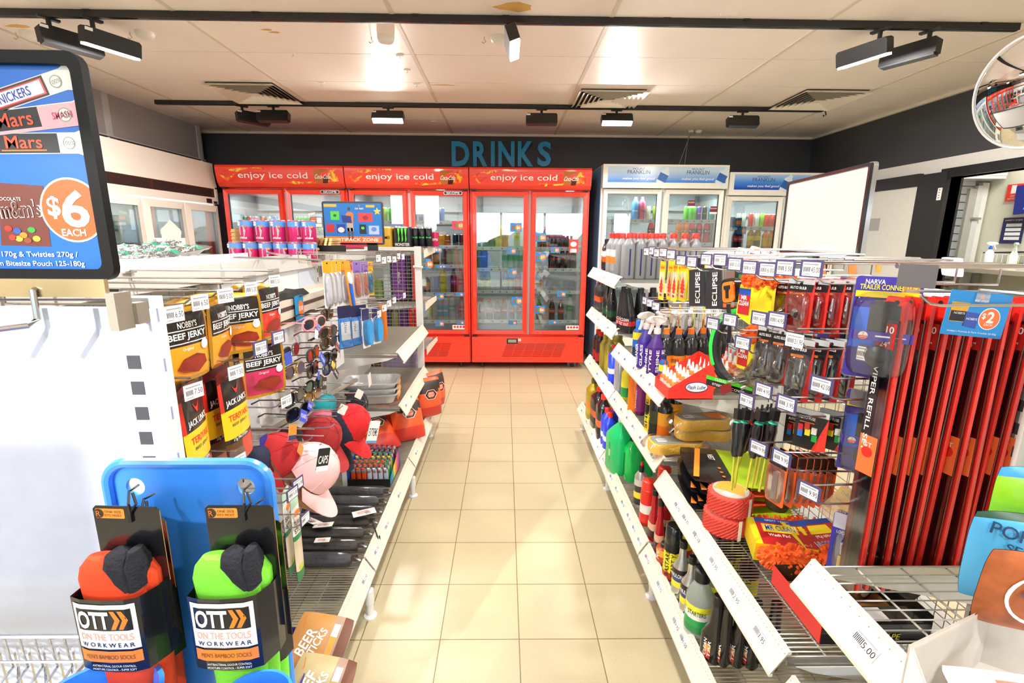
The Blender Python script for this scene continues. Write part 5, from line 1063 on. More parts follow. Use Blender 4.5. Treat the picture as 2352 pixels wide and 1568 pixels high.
SGL = {'pink': 'pink framed sunglasses', 'brown': 'brown sunglasses', 'olive': 'olive lens sunglasses', 'black': 'black sunglasses', 'round': 'black lens sunglasses with silver frame', 'purple': 'purple lens sunglasses with gold frame', 'fire': 'black sunglasses with orange lenses', 'blue': 'navy sunglasses with grey lenses', 'green': 'black sunglasses with green lenses', 'gold': 'gold framed sunglasses'}
for k, (kd, px, py, w) in enumerate((('pink', 725, 742, 'top row of the board'), ('brown', 755, 720, 'top row, behind the pink pair'), ('black', 795, 735, 'top row, far end of the board'), ('olive', 757, 762, 'second row, behind the pink pair'), ('black', 790, 770, 'second row, far end'),
      ('round', 672, 806, 'near side of the board'), ('fire', 722, 812, 'third row, middle of the board'), ('brown', 758, 785, 'third row, beside the red card'), ('black', 760, 818, 'third row, far end'), ('purple', 680, 850, 'near side, below the silver pair'),
      ('black', 722, 847, 'fourth row, middle of the board'), ('blue', 760, 843, 'fourth row, far end'), ('green', 725, 882, 'fifth row, middle of the board'), ('black', 680, 912, 'lowest pairs, near side'), ('gold', 722, 908, 'lowest pairs, far side'), ('black', 690, 945, 'bottom of the board, arms pointing back'))):
    p = onX(px, py, -.755); SG[kd].put('%s, %s' % (SGL[kd], w), 'sunglasses on the white board', (p.x, p.y, p.z), random.uniform(-.25, .1))
def smallcard(label, cat, p, w, h, col, txt, tc=PAPER, n='x+', roll=0, name='hang_tag', sub=None, group=None, yaw=0):
    T = mv(p[0], p[1], p[2]) @ rot('Z', yaw) @ fr((0, 0, 0), n, math.radians(roll)); b = MB(); b.prism(rrect(w, h, min(w, h)*.1), -.0008, .0008, M(col, .4))
    if txt:
        for k, q in enumerate(txt.split('|')): b.text(q, h*.72/len(txt.split('|')) if len(txt.split('|')) > 1 else h*.35, tc, 0, h*.25-k*h*.5/max(1, len(txt.split('|'))-1) if '|' in txt else 0, .0012, w=w*.8, bold=1)
    if sub: b.rect(-w/2, w/2, -h/2, -h/2+h*sub[0], .0011, M(sub[1], .5))
    return tag(b.build(name, T=T, smooth=0), label, cat, group)
TG = 'swing tags on the sunglasses'
for (px, py, w, h, c, tx, rl, lb) in ((732, 752, .035, .03, '2a50c8', 'UV|POLARISED', -35, 'blue tag hanging from the pink sunglasses'), (727, 768, .035, .04, 'e8e8ee', '', -20, 'clear barcode tag below the pink sunglasses'), (776, 797, .075, .035, '8a1a24', 'NIGHT|DRIVERS', -38, 'dark red card hanging at the far side of the sunglasses'), (741, 824, .07, .04, '2a50d0', 'POLARISED', -48, 'blue card on the black sunglasses, middle of the board'), (662, 823, .06, .05, '2a50c0', '', 0, 'blue card behind the silver framed sunglasses'),
      (772, 857, .07, .04, '1c2638', 'BASIS', -45, 'navy card hanging from the blue sunglasses'), (745, 880, .055, .06, '1d1f24', 'UV 400', -15, 'black card with barcode on the green lens pair'), (732, 862, .02, .04, '3a5ad0', '', -10, 'thin blue card among the fourth row of sunglasses'), (697, 955, .07, .05, '2a50d8', 'POLARISED', -30, 'blue card at the bottom of the sunglasses board'), (712, 932, .05, .035, '2a50d8', 'SOLEIL', -35, 'blue card under the gold sunglasses'), (766, 838, .05, .03, 'd8c050', '', -35, 'yellow card behind the navy card')):
    smallcard(lb, 'tag', onX(px, py, -.735), w*.85, h*.85, c, tx, roll=rl, group=TG)
pt = smallcard('blue ticket with orange $30 spot clipped to the header shelf above the sunglasses', 'price ticket', onX(688, 709, -.87), .085, .115, '168ac8', '', n='x+', name='promo_ticket')
b = MB(fr((0, 0, 0), 'z+')); b.prism(ngon(.026, 20, 1.3), .0008, .0014, ORANGE, .012, 0); b.text('$30', .022, PAPER, .012, 0, .0018, bold=1.5); b.build('price_spot', pt, smooth=0)
# ---------------------------------------------------------------- caps
def cap(c1, c2=None, patch=None):
    """baseball cap, crown dome up along +z, peak towards +x; hung so the peak points down"""
    def mk():
        t = bpy.data.objects.new('baseball_cap', None); COL.objects.link(t); t['category'] = 'cap'; m1 = M(c1, .85, var=.10, scale=25, bump=.2); m2 = M(c2 or c1, .85, var=.10, scale=25)
        b = MB(); n = 24; R = .085; vs = []; fs = []
        for j in range(8):
            a = PI/2*j/7
            for i in range(n): th = 2*PI*i/n; r = R*math.cos(a)**.8; vs.append((r*math.cos(th)*1.08, r*math.sin(th)*.92, .105*math.sin(a)))
        for j in range(7): fs += [(j*n+i, j*n+(i+1) % n, (j+1)*n+(i+1) % n, (j+1)*n+i) for i in range(n)]
        b.add(vs, fs, m1); b.lathe([(.006, .104), (.006, .109), (.001, .111)], m2, 8)
        for k in range(6): a0 = k*PI/3; b.tube([(R*math.cos(PI/2*j/7)**.8*math.cos(a0)*1.09, R*math.cos(PI/2*j/7)**.8*math.sin(a0)*.93, .1055*math.sin(PI/2*j/7)) for j in range(8)], .0012, m2, 4)
        b.build('crown', t)
        b = MB(); vs = []; K = 14
        for i in range(K+1):
            th = -PI*.44+PI*.88*i/K; ci, si = math.cos(th), math.sin(th); r0 = (R*1.08*ci, R*.92*si); L = .092*math.cos(th*.95)**.7 if abs(th) < 1.5 else 0
            for q in range(4): x = r0[0]+L*q/3; y = r0[1]*(1+.02*q); z = -.004-.55*y*y*(1+q*.6)-.006*q; vs += [(x, y, z+.0016), (x, y, z-.0016)]
        fs = []
        for i in range(K):
            for q in range(3):
                a, c = (i*4+q)*2, ((i+1)*4+q)*2; fs += [(a, a+2, c+2, c), (a+1, c+1, c+3, a+3)]
            a, c = (i*4+3)*2, ((i+1)*4+3)*2; fs.append((a, a+1, c+1, c))
        b.add(vs, fs, m2); b.build('peak', t)
        if patch: b = MB(mv(.080, 0, .045) @ rot('Y', 72) @ rot('Z', 90)); b.prism(ngon(patch[0], 14, .7), 0, .003, M(patch[1], .6)); b.prism(ngon(patch[0]*.7, 14, .6), .003, .0035, M(patch[2], .6)); b.build('patch', t)
        return t
    return Kind(mk)
def hang_cap(K, label, px, py, X, rx, ry, rz, s=1):
    p = onX(px, py, X); K.put(label, 'caps hanging on the left hooks', T=mv(*p) @ rot('Z', rz) @ rot('Y', ry) @ rot('X', rx) @ Matrix.Scale(s, 4))
CP = {'pink': cap('f0bfc2', 'f0c6c8'), 'tan': cap('b8845c'), 'beige': cap('cfae90', 'c49a7a'), 'red': cap('a82a2e'), 'navy': cap('1a2036'), 'fred': cap('d8232a', 'd8232a', (.019, 'e8c84a', '7a3a1a')), 'dark': cap('23222a', '8a8684'), 'scar': cap('b8242a')}
hang_cap(CP['pink'], 'pink tie-dye baseball cap at the front of the hanging caps', 706, 1082, -.71, 0, 56, 6, 1.08)
hang_cap(CP['tan'], 'tan baseball cap directly behind the pink one', 684, 1078, -.755, 0, 56, 6, 1.05)
hang_cap(CP['beige'], 'beige baseball cap behind the tan one', 660, 1074, -.80, 0, 56, 6)
hang_cap(CP['red'], 'dark red baseball cap behind the pink one, above it', 735, 1005, -.80, 0, 40, -20, 1.0)
hang_cap(CP['navy'], 'navy baseball cap behind the bright red cap', 768, 990, -.78, 0, 62, -5, 1.1)
hang_cap(CP['fred'], 'bright red baseball cap with yellow badges, in front of the navy cap', 800, 975, -.72, 0, 52, -2, 1.0)
hang_cap(CP['dark'], 'dark cap with grey peak above the bright red cap', 812, 925, -.84, 0, 80, -20, .8)
hang_cap(CP['scar'], 'scarlet cap hanging behind the beige cap', 625, 1050, -.80, 0, 70, 30, .9)
CG = 'swing tags on the caps'
smallcard('black and white swing tag on the pink cap', 'tag', onX(742, 1055, -.585), .042, .075, '1b1b1e', 'CAPS', n='x+', roll=-14, yaw=-38,  sub=(.22, 'f4f4f2'), group=CG)
smallcard('white price card on a hook above the bright red cap', 'price ticket', onX(787, 940, -.66), .04, .04, 'e6e0dc', '', roll=-35, yaw=-35, group=CG); smallcard('white price card on a hook beside the grey cap peak', 'price ticket', onX(825, 905, -.66), .04, .04, 'e6e0dc', '', roll=-35, yaw=-35, group=CG)
smallcard('orange and navy card behind the caps', 'tag', onX(672, 992, -.70), .06, .05, 'f08a2a', '', roll=-20, sub=(.3, '1d2a6a'), group=CG); smallcard('rainbow edged white card hanging beside the bright red cap', 'tag', onX(857, 992, -.58), .055, .10, 'f2f0ee', 'EXTREME', INK, roll=-18, yaw=-40, sub=(.12, '4aa0c8'), group=CG)
smallcard('navy and gold card standing behind the scarlet cap', 'tag', onX(607, 1040, -.80), .05, .12, '1d3a9a', '', sub=(.5, 'b89a3a'), roll=-6, group=CG); smallcard('small orange tag on the beige cap', 'tag', onX(690, 1032, -.70), .035, .04, 'f08a2a', '', roll=40, group=CG)
for k, (px, py, w) in enumerate(((745, 1000, 'over the pink cap'), (793, 915, 'over the grey peaked cap'), (806, 921, 'beside the white card'), (775, 955, 'over the navy cap'), (723, 985, 'over the dark red cap'), (835, 880, 'in front of the foil trays'))):
    hook('plain peg hook without ticket, %s' % w, onX(px, py, -.64), .34, -1, None, name='peg_hook')
smallcard('pale round-cornered ticket on the hook before the foil trays', 'price ticket', onX(849, 872, -.62), .045, .06, 'd8d0d4', '', roll=8, group=CG)
# hats and coloured cloths between the caps
for k, (px, py, c, lb) in enumerate(((735, 962, 'e8708a', 'pink cloth hat among the hooks above the caps'), (745, 930, '1f9aa8', 'teal cloth hat under the sunglasses'), (660, 1010, '17181c', 'black cap seen end-on behind the caps'), (580, 1060, '1c2440', 'navy cloth bag behind the blue board'))):
    p = onX(px, py, -.82); b = MB(mv(*p) @ rot('Y', 50)); b.loft([(-.04, .02, .03, 0, 0, .8), (-.02, .045, .06, 0, 0, .8), (.01, .05, .065, .005, 0, .9), (.04, .03, .05), (.055, .01, .02)], M(c, .85, bump=.4, scale=60), 18); tag(b.build('cloth_hat'), lb, 'hat')
# striped snack stick packs and snack bags at the near end
for k, (px, py) in enumerate(((655, 1150), (675, 1165))):
    p = onX(px, py-15, -.66-.03*(1-k)); b = MB(mv(*p) @ rot('Z', 8-12*k) @ fr((0, 0, -.13), 'x+')); b.sheet(.05 if k else .075, .30, .012, 6, 16, lambda u, v: M('1f7a4a', .4) if v < .14 else M('d8c8b0', .35) if v < .5 else M('1f8a5a', .4) if v < .56 else M('f0ece4', .35) if v < .9 else M('b8d8c0', .4)); t = tag(b.build('snack_stick_pack'), ('wider' if k == 0 else 'narrower')+' white and green snack stick pack hanging beside the socks', 'snack bag')
    b2 = MB(b.T); b2.text('SALTED' if k == 0 else 'TURKEY', .016, INK, 0, .06, .003, w=.045 if k else .07, warp=b.warp, bold=1); b2.text('STICKS', .018, INK, 0, .035, .003, w=.042 if k else .065, warp=b.warp, bold=1); b2.prism(ngon(.018, 14, .6), .006, .0065, ORANGE, 0, .09); o = b2.build('print', smooth=0); o.parent = t; o.matrix_basis = t.matrix_basis.inverted()
    b2 = MB(b.T); b2.prism(ngon(.013, 14), .004, .005, M('b8c83a', .5), 0, -.10); o = b2.build('sticker', smooth=0); o.parent = t
# ---------------------------------------------------------------- base shelf of the left unit
BZ2 = .20; PL = clear('ffffff', .06, .15, 1.0)
for k in range(7):
    y = 2.26-k*.088; dk = ('33363c', '3a3d44', '121214', '2c2a2a', '2e2b2a', '2a2827', '3a3e46')[k]
    t = thing('folding_umbrella', 'black folding umbrella in clear wrap, %s' % ('end one by the lighter tray', 'second from the lighter tray', 'crumpled one, third from the lighter tray', 'middle of the row', 'third from the near end', 'second from the near end, with white ticket', 'nearest one on the base shelf')[k], 'umbrella', (-.78, y, BZ2), 0, 'black umbrellas on the base shelf')
    b = MB(mv(0, 0, .026) @ rot('Y', 90)); m = M(dk, .7, bump=.6, scale=40); b.loft([(-.17, .012, .014), (-.165, .022, .026), (-.05, .025, .034), (.08, .025, .036), (.15, .022, .03), (.17, .010, .012)], m, 16); b.tube([(-.006, 0, .17), (-.006, 0, .195)], .012, BLACK); b.build('canopy_roll', t)
    b = MB(mv(0, 0, .028) @ rot('Y', 90)); b.loft([(-.19, .004, .035), (-.17, .027, .036), (.16, .027, .038), (.21, .006, .04)], PL, 12, cap=False); b.build('clear_wrap', t)
for k, (dx, dy, w, h, r) in enumerate(((-.09, -.32, .10, .06, -30), (-.02, -.36, .08, .06, 10), (.13, -.27, .10, .06, 25), (.02, -.48, .06, .03, 5))):
    b = MB(mv(-.76+dx, 2.26+dy, .27+.004*k) @ rot('Z', r) @ rot('X', -22+8*k)); b.rect(-w/2, w/2, -h/2, h/2, 0, M('e8e2da', .5)); b.rect(-w*.3, w*.2, -h*.2, h*.3, .0006, M('c8a8a0', .5)); [b.rect(w*.05+q*.004, w*.065+q*.004, -h*.4, h*.1, .0008, INK) for q in range(6)]
    tag(b.build('carton_ticket', smooth=0), ('white barcode ticket standing on the umbrellas', 'white ticket with red print on the umbrellas', 'glossy white ticket hanging over the aisle edge from an umbrella', 'small plain white ticket on the nearer umbrellas')[k], 'ticket')
b = MB(); b.tube([(-.575, 1.93, .26), (-.555, 1.92, .20), (-.55, 1.90, .13), (-.545, 1.91, .10), (-.545, 1.93, .12), (-.55, 1.93, .2)], .003, BLACK, 6); tag(b.build('wrist_strap'), 'thin black wrist strap dangling over the base shelf edge', 'strap')
t = thing('display_tray', 'black cardboard tray with rainbow side full of lighters', 'display tray', (0, 0, 0)); q = Z0 = (-.815, 2.34)
b = MB(); x0_, x1_, y0_, y1_ = -.82, -.60, 2.36, 2.60; z_ = BZ2
b.box(x0_, x1_, y0_, y1_, z_, z_+.004, BLACK); b.box(x0_, x1_, y0_-.004, y0_, z_, z_+.045, BLACK); b.box(x0_-.004, x0_, y0_, y1_, z_, z_+.12, M('1d4a9a', .5)); b.add([(x1_, y0_, z_), (x1_, y1_, z_), (x1_, y1_, z_+.13), (x1_, y0_, z_+.05)], [(0, 1, 2, 3)], BLACK); b.build('tray', t, smooth=0)
b = MB(); cs = ['1f7ac8', '2fa8a0', 'e8c83a', 'e8843a', 'd8407a', '6a3a9a']
for k in range(6): a_, c_ = y0_+.24*k/6, y0_+.24*(k+1)/6; h_ = .05+.08*k/6; b.add([(x1_+.001, a_, z_+.01), (x1_+.001, c_, z_+.01), (x1_+.001, c_, z_+h_+.01), (x1_+.001, a_, z_+h_)], [(0, 1, 2, 3)], M(cs[k], .5))
b.build('printed_side', t, smooth=0); b = MB(); b.box(x0_-.03, x0_-.006, y0_, y0_+.003, z_, z_+.15, WHITE2); b.build('side_flap', t, smooth=0)
def lighter(c):
    def mk(): b = MB(); b.loft([(0, .012, .007, 0, 0, .7), (.055, .012, .007, 0, 0, .7)], tinted(c, .7), 12); o = tag(b.build('lighter'), None, 'lighter'); c_ = MB(); c_.loft([(.055, .0115, .0065, 0, 0, .7), (.066, .0115, .0065, 0, 0, .7), (.070, .004, .005, .007, 0, .8)], SILVER, 10); c_.build('guard', o); d = MB(); d.loft([(.064, .007, .005, -.004, 0, .8), (.074, .008, .005, -.005, 0, .8)], M(c, .3), 10); d.build('button', o); return o
    return Kind(mk)
rows = [('c8d4e8', 'clear blue'), ('e8542a', 'orange red'), ('e8542a', 'orange'), ('e8c830', 'yellow'), ('2fa070', 'green'), ('8a2a5a', 'plum'), ('8a2a5a', 'dark plum')]; LGT = {c: lighter(c) for c, _ in rows}
for j, (c, nme) in enumerate(rows):
    for k in range(7):
        cc = c if not (j == 0 and k < 3) else 'e8542a'; cc = '2fa070' if (j in (1, 2) and k == 6) else cc; LGT[cc].put('%s lighter, %s row of the tray, %s from left' % ({x: y for x, y in rows}[cc], ORD[j], ORD[k]), 'lighters in the tray', (x0_+.022+k*.029, y0_+.018+j*.031, z_+.006+.008*j), random.uniform(-.2, .2), scale=(1, 1, 1.25))
BQ = M('f0542e', .45, bump=.5, scale=14)
def brik(lab, x, y, z, rx, rz, s=1.0, w=.26, h=.34):
    t = thing('charcoal_bag', lab, 'charcoal bag', group='orange charcoal bags', T=mv(x, y, z) @ rot('Z', rz) @ rot('X', rx) @ Matrix.Scale(s, 4))
    b = MB(mv(0, 0, h/2) @ fr((0, 0, 0), 'y-')); b.sheet(w, h, .17, 12, 14, lambda u, v: M('3a2c26', .5) if v > .62+.18*abs(u-.5) and v < .93 else M('f2602f', .45) if v > .3 else M('d83a2c', .45), back=BQ); wp = b.warp; b.build('bag', t)
    b = MB(mv(0, 0, h/2) @ fr((0, 0, 0), 'y-'))
    for r_, c_ in ((.058, PAPER), (.053, M('2a2220', .5)), (.036, M('f2602f', .5))): b.add([(r_*math.cos(PI/3*i), .035+r_*.8*math.sin(PI/3*i), wp(0, .035)+.002+.002*(.058-r_)*30) for i in range(6)], [tuple(range(6))], c_)
    b.text('HEAT', .016, PAPER, 0, .046, wp(0, .035)+.006, w=.05, bold=1); b.text('BEADS', .014, PAPER, 0, .026, wp(0, .035)+.006, w=.05, bold=1); b.build('emblem', t, smooth=0); return t
brik('orange and black charcoal bag lying nearest, behind the lighter tray', -.72, 2.78, .215, -62, 38, .85); brik('orange charcoal bag standing second, beside the nearest one', -.60, 2.95, .21, -28, 30, .8); brik('dark-topped orange charcoal bag behind the second one', -.76, 3.18, .21, -20, 25, .8)
brik('upright orange charcoal bag at the far end by the aisle', -.55, 3.36, .21, -8, 35, .85); brik('orange charcoal bag leaning at the far corner of the base shelf', -.53, 3.55, .21, -4, 55, .85)
# beer stick packs in a purple box near the camera
t = thing('display_box', 'purple open cardboard box on the near base shelf', 'display box', (-.70, 1.235, BZ2), .0); b = MB(); PB = M('3d2a8a', .5); b.box(-.16, .135, -.22, .10, 0, .003, PB); b.box(.132, .135, -.22, .10, 0, .075, PB); b.box(-.16, .135, .097, .10, 0, .075, PB); b.box(-.16, -.157, -.22, .1, 0, .07, PB); b.build('box', t, smooth=0)
for k, (px, py, z, r, c, tx) in enumerate(((730, 1480, .275, -12, 'c08a4e', ('BEER', 'STICKS')), (730, 1585, .25, -12, 'b8a87a', ('BEEF', 'STICKS')))):
    x, y, _z = onZ(px, py, z)
    t = thing('stick_pouch', ('brown snack pouch lettered BEER STICKS in the purple box', 'paler tan snack pouch in front of the brown one in the purple box')[k], 'snack bag', T=mv(x, y, z) @ rot('Z', r) @ rot('X', -58)); b = MB(fr((0, 0, 0), 'y-')); w, h = .185, .17
    b.sheet(w, h, .028, 12, 12, lambda u, v: M(c, .4, var=.15, scale=18) if u < .66 else M('a88a78', .45) if u < .85 else M('6a3a24', .45), back=M(c, .4)); wp = b.warp; b.build('pouch', t); b = MB(fr((0, 0, 0), 'y-')); b.text(tx[0], .034, PAPER, -.035, .0, .001, w=.075, bold=2, a=75, warp=wp); b.text(tx[1], .026, PAPER, .0, .0, .001, w=.085, bold=2, a=75, warp=wp)
    for y0q, y1q, cc in ((-.07, -.03, '7a2018'), (-.03, .025, 'f09a3a'), (.025, .06, 'eee8e0')): b.add([(x_, y_, wp(x_, y_)+.001) for x_, y_ in ((.035, y0q), (.055, y0q), (.055, y1q), (.035, y1q))], [(0, 1, 2, 3)], M(cc, .45))
    b.text('J', .03, ORANGE, -.068, .055, .001, warp=wp, a=20); b.build('print', t, smooth=0)
b = MB(mv(-.625, 1.47, .185)); b.rect(-.02, .02, -.02, .02, 0, BLUE); tag(b.build('paper_scrap', loc=(0, 0, -.18), smooth=0), 'scrap of blue paper on the floor under the left wire shelf', 'paper')
# ---------------------------------------------------------------- wire shelves at the far end: foil trays and hanging packs
FO = M('e4e6e8', .3, .55, bump=.25, scale=120)
for k in range(3):
    t = thing('foil_tray', ('lowest foil roasting tray of the stack', 'middle foil roasting tray of the stack', 'top foil roasting tray of the stack')[k], 'foil tray', (-.80, 2.83, .525+k*.034), .12, 'stacked foil trays'); b = MB(); n = 72
    O = lambda sx, sy, rip=0: [((sx*math.copysign(abs(math.cos(a))**.35, math.cos(a)))*(1+rip*(i % 2)), (sy*math.copysign(abs(math.sin(a))**.35, math.sin(a)))*(1+rip*(i % 2))) for i in range(n) for a in [2*PI*(i+.5)/n]]
    L = [(0, O(.13, .085)), (.0001, O(.132, .087)), (.052, O(.15, .105, .012)), (.054, O(.165, .12)), (.058, O(.166, .121)), (.058, O(.152, .107)), (.004, O(.130, .086, .012))]
    vs = [(x, y, z) for z, o in L for x, y in o]; fs = [(j*n+i, j*n+(i+1) % n, (j+1)*n+(i+1) % n, (j+1)*n+i) for j in range(len(L)-1) for i in range(n)]; b.add(vs, fs+[tuple(range(n))[::-1], tuple(range(6*n, 7*n))], FO); b.build('tray', t)
    b = MB(mv(.155, -.02+.01*k, .03) @ rot('Z', 80) @ fr((0, 0, 0), 'y-', .5)); b.prism(rrect(.07, .022, .004), .0, .006, M('f2a22a', .4)); b.prism(rrect(.02, .018, .004), .006, .0064, RED, -.02); b.build('sticker', t, smooth=0)
    b = MB(mv(-.13, -.05, .03) @ rot('Z', -40) @ fr((0, 0, 0), 'y-')); b.prism(rrect(.05, .03, .004), .0, .004, M('e8a03a', .4)); b.prism(ngon(.01, 8), .004, .0044, RED); b.build('sticker', t, smooth=0)
def blister(cardc, w, h, prod, top=.2, topc=None, name='blister_pack', cat='blister pack', t_=.0):
    """card facing +x with a product on it; prod(b, w, h) draws the product"""
    def mk():
        t = bpy.data.objects.new(name, None); COL.objects.link(t); t['category'] = cat; b = MB(fr((0, 0, -h/2), 'x+')); b.prism(rrect(w, h, .006), -.0006, .0006, M(cardc, .4)); b.rect(-w/2+.001, w/2-.001, h/2-h*top, h/2-.001, .0008, M(topc or cardc, .4)); b.prism(ngon(.004, 8), .0008, .001, INK, 0, h/2-.012); b.build('card', t, smooth=0)
        b = MB(fr((0, 0, -h/2), 'x+')); prod(b, w, h); b.build('contents', t)
        b = MB(fr((0, 0, -h/2), 'x+')); b.loft([(.0008, w*.42, h*.36, 0, -h*.1, .5), (.012+t_, w*.38, h*.33, 0, -h*.1, .5), (.016+t_, w*.3, h*.28, 0, -h*.1, .6)], clear('ffffff', .12, .06, .97), 16, cap=True); b.build('clear_blister', t); return t
    return Kind(mk)
def pr_brush(c): return lambda b, w, h: (b.T.__imatmul__ if False else None) or b.loft([(.002, w*.3, h*.30, 0, -h*.12, .8), (.010, w*.22, h*.28, 0, -h*.12, .8)], M(c, .3), 12)
BK_ = {'fork': blister('f4f2f0', .045, .21, pr_brush('e4e4f4'), .25, 'f5a21c'), 'red': blister('d8c8c8', .045, .18, pr_brush('c86a5a'), .3, '8a6ab8'), 'blue': blister('e8c020', .045, .17, pr_brush('2a8ab8'), .2, 'e8a01a'),
       'white': blister('2a2a5e', .07, .19, lambda b, w, h: (b.rect(-w/2+.002, w/2-.002, -h*.5+.004, h*.22, .001, M('3a8ae8', .4)), b.rect(-w*.35, w*.35, -h*.3, h*.12, .0015, M('dfe8f2', .4)), b.text('MINT', h*.07, NAVY, 0, h*.0, .002, a=90)), .3, '1d1f4a'),
       'roll': blister('e8eef6', .06, .19, lambda b, w, h: b.loft([(-.0, .018, .06, 0, -.02, .7), (.03, .018, .06, 0, -.02, .7)], M('3a9ae0', .3), 14), .3, '2a2a5e')}
def hang_row(K, lab, grp, pts, X, **kw):
    for i, (px, py) in enumerate(pts): p = onX(px, py, X); K.put('%s, %s' % (lab, nth(i, len(pts))), grp, T=mv(*p) @ rot('Z', kw.get('yaw', 0)+random.uniform(-8, 8)))
HP = 'packs hanging at the far end of the left unit'
hang_row(BK_['fork'], 'orange topped pack with pale lilac handle', HP, [(750, 598), (760, 598), (771, 597), (787, 597)], -.76, yaw=-38); hang_row(BK_['red'], 'small pack with brown red handle', HP, [(818, 600), (824, 600), (835, 600)], -.70, yaw=-38); hang_row(BK_['blue'], 'yellow pack with teal handle', HP, [(848, 600)], -.68, yaw=-38)
p = onX(802, 598, -.72); b = MB(mv(*p) @ rot('Z', -30) @ fr((0, 0, -.15), 'x+', .12)); b.prism(rrect(.035, .30, .004), -.001, .001, M('f59a2a', .4)); b.loft([(.002, .008, .09, 0, .0, .8), (.01, .007, .085, 0, .0, .8)], BLUE, 10); b.loft([(.002, .010, .03, 0, .07, .8), (.012, .008, .028, 0, .07, .8)], PAPER, 10); tag(b.build('knife_pack'), 'orange strip card holding a blue and white handle', 'blister pack')
hang_row(BK_['white'], 'navy and white card pack on the middle hooks', HP, [(790, 702), (812, 702), (828, 700)], -.70, yaw=-30); hang_row(BK_['roll'], 'blue and white tube pack on the middle hooks', HP, [(838, 708), (862, 705)], -.66, yaw=-25)
b = MB(mv(*onX(877, 700, -.64)) @ rot('Z', -50) @ fr((0, 0, -.09), 'x+')); b.sheet(.05, .19, .02, 6, 10, lambda u, v: M('c86a1a', .4)); tag(b.build('snack_pouch'), 'narrow orange brown pouch at the end of the middle hooks', 'snack bag')
for k, (px, py) in enumerate(((868, 580), (881, 585), (893, 583), (905, 584), (915, 577), (925, 579))): hook('chrome peg hook, %s of the ticketed group below the far end beam' % ORD[k], onX(px, py, -.60-.0*k), .38, -1, '', 'clear', low=.05)
for k, (px, py, c) in enumerate(((870, 708, 1), (882, 695, 1), (893, 685, 1), (905, 678, 1), (928, 668, 1))): hook('chrome peg hook, %s of the ticketed row above the upper wire shelf' % ORD[k], onX(px, py, -.60), .38, -1, '', 'clear', low=.05)
b = MB(); b.T = mv(-.94, 1.98, 1.241) ; K_ = [(0, 0), (.03, -.10), (.07, -.16), (.05, -.02), (.075, .09), (.06, .22), (.0, .28), (-.03, .2), (-.01, .1)]; n = len(K_)
b.add([(x, y, .002) for x, y in K_]+[(x*.8, y*.8+.01, .016+.012*(i % 2)) for i, (x, y) in enumerate(K_)]+[(.02, .05, .030)], [(i, (i+1) % n, n+(i+1) % n, n+i) for i in range(n)]+[(n+i, n+(i+1) % n, 2*n) for i in range(n)], M('1c1c1c', .9, bump=.5)); tag(b.build('black_cloth'), 'crumpled black cloth lying on the white header shelf', 'cloth')
# ---------------------------------------------------------------- on top of the left unit and behind it
t = thing('shelf_board', 'white back-to-back display shelf behind the left unit carrying tins and trays', 'shelving', (0, 0, 0)); b = MB(); b.box(-1.62, -1.125, 1.0, 3.6, 1.33, 1.35, UPR); b.box(-1.64, -1.62, 1.0, 3.6, 1.30, 1.36, RAILM); b.build('top_shelf', t, smooth=0)
b = MB(); b.box(-1.62, -1.125, 1.0, 3.6, .18, .2, UPR); b.box(-1.15, -1.125, 1.0, 3.6, .0, 1.33, UPR); b.build('base', t, smooth=0)
def tin():
    b = MB(); b.lathe([(.034, 0), (.0365, .003), (.0365, .107), (.034, .11)], [SILVER, M('c8246e', .3, .2), SILVER], 20); o = tag(b.build('cat_food_tin'), None, 'tin'); c = MB(); c.loft([(z, .0368, .0368) for z in (.076, .104)], M('5a9ae0', .3), 20, cap=False); c.build('blue_band', o)
    c = MB(fr((0, -.0372, .055), 'y-')); wp = lambda x, y: -(.0372-math.sqrt(max(0, .0372**2-x*x))); F = M('b9b4b8', .6, var=.5, scale=90); c.add([(x, y, wp(x, 0)+.0003) for x, y in ((-.012, -.02), (.014, -.03), (.020, .0), (.012, .022), (.009, .03), (.004, .022), (-.004, .022), (-.009, .03), (-.012, .018))], [tuple(range(9))], F)
    c.text('whiskas', .012, PAPER, .004, -.034, .001, w=.040, bold=1.5, warp=wp); c.rect(-.022, -.008, .026, .046, -.002, PAPER); c.text('1+', .009, INK, -.015, .037, -.001); c.rect(-.007, .006, .03, .044, -.001, M('e8d88a', .5)); c.prism(ngon(.009, 12, .7), -.003, -.002, M('c88a5a', .5), .020, .022); c.build('print', o, smooth=0); return o
TIN = Kind(tin); x_ = [571, 606, 643, 681, 712]
for k, px in enumerate(x_): p = onY(px, 563, 2.62); TIN.put('magenta and blue cat food tin, upper row, %s' % nth(k, 5), 'cat food tins', (p.x, 2.62, 1.463), -.3+.12*k+(.9 if k == 3 else 0))
for k in range(6): p = onY(540+k*34, 563, 2.60); TIN.put('magenta and blue cat food tin, lower row, %s' % nth(k, 6), 'cat food tins', (p.x, 2.61, 1.351), -.4+.3*k)
for k in range(5): TIN.put('cat food tin in the hidden row behind, %s' % nth(k, 5), 'cat food tins', (-1.42+k*.078, 2.71, 1.351), .3)
t = thing('cup_tray', 'open black tray with stacked gold pet food cups beside the tins', 'display tray', (onY(748, 570, 2.75).x, 2.72, 1.40), -.35); b = MB(); b.box(-.10, .10, -.06, .06, 0, .045, M('1a1614', .4)); b.T = fr((0, -.0605, .022), 'y-'); b.text('dine', .02, M('d8c08a', .4), 0, 0, .001, shear=.3); b.build('tray', t, smooth=0)
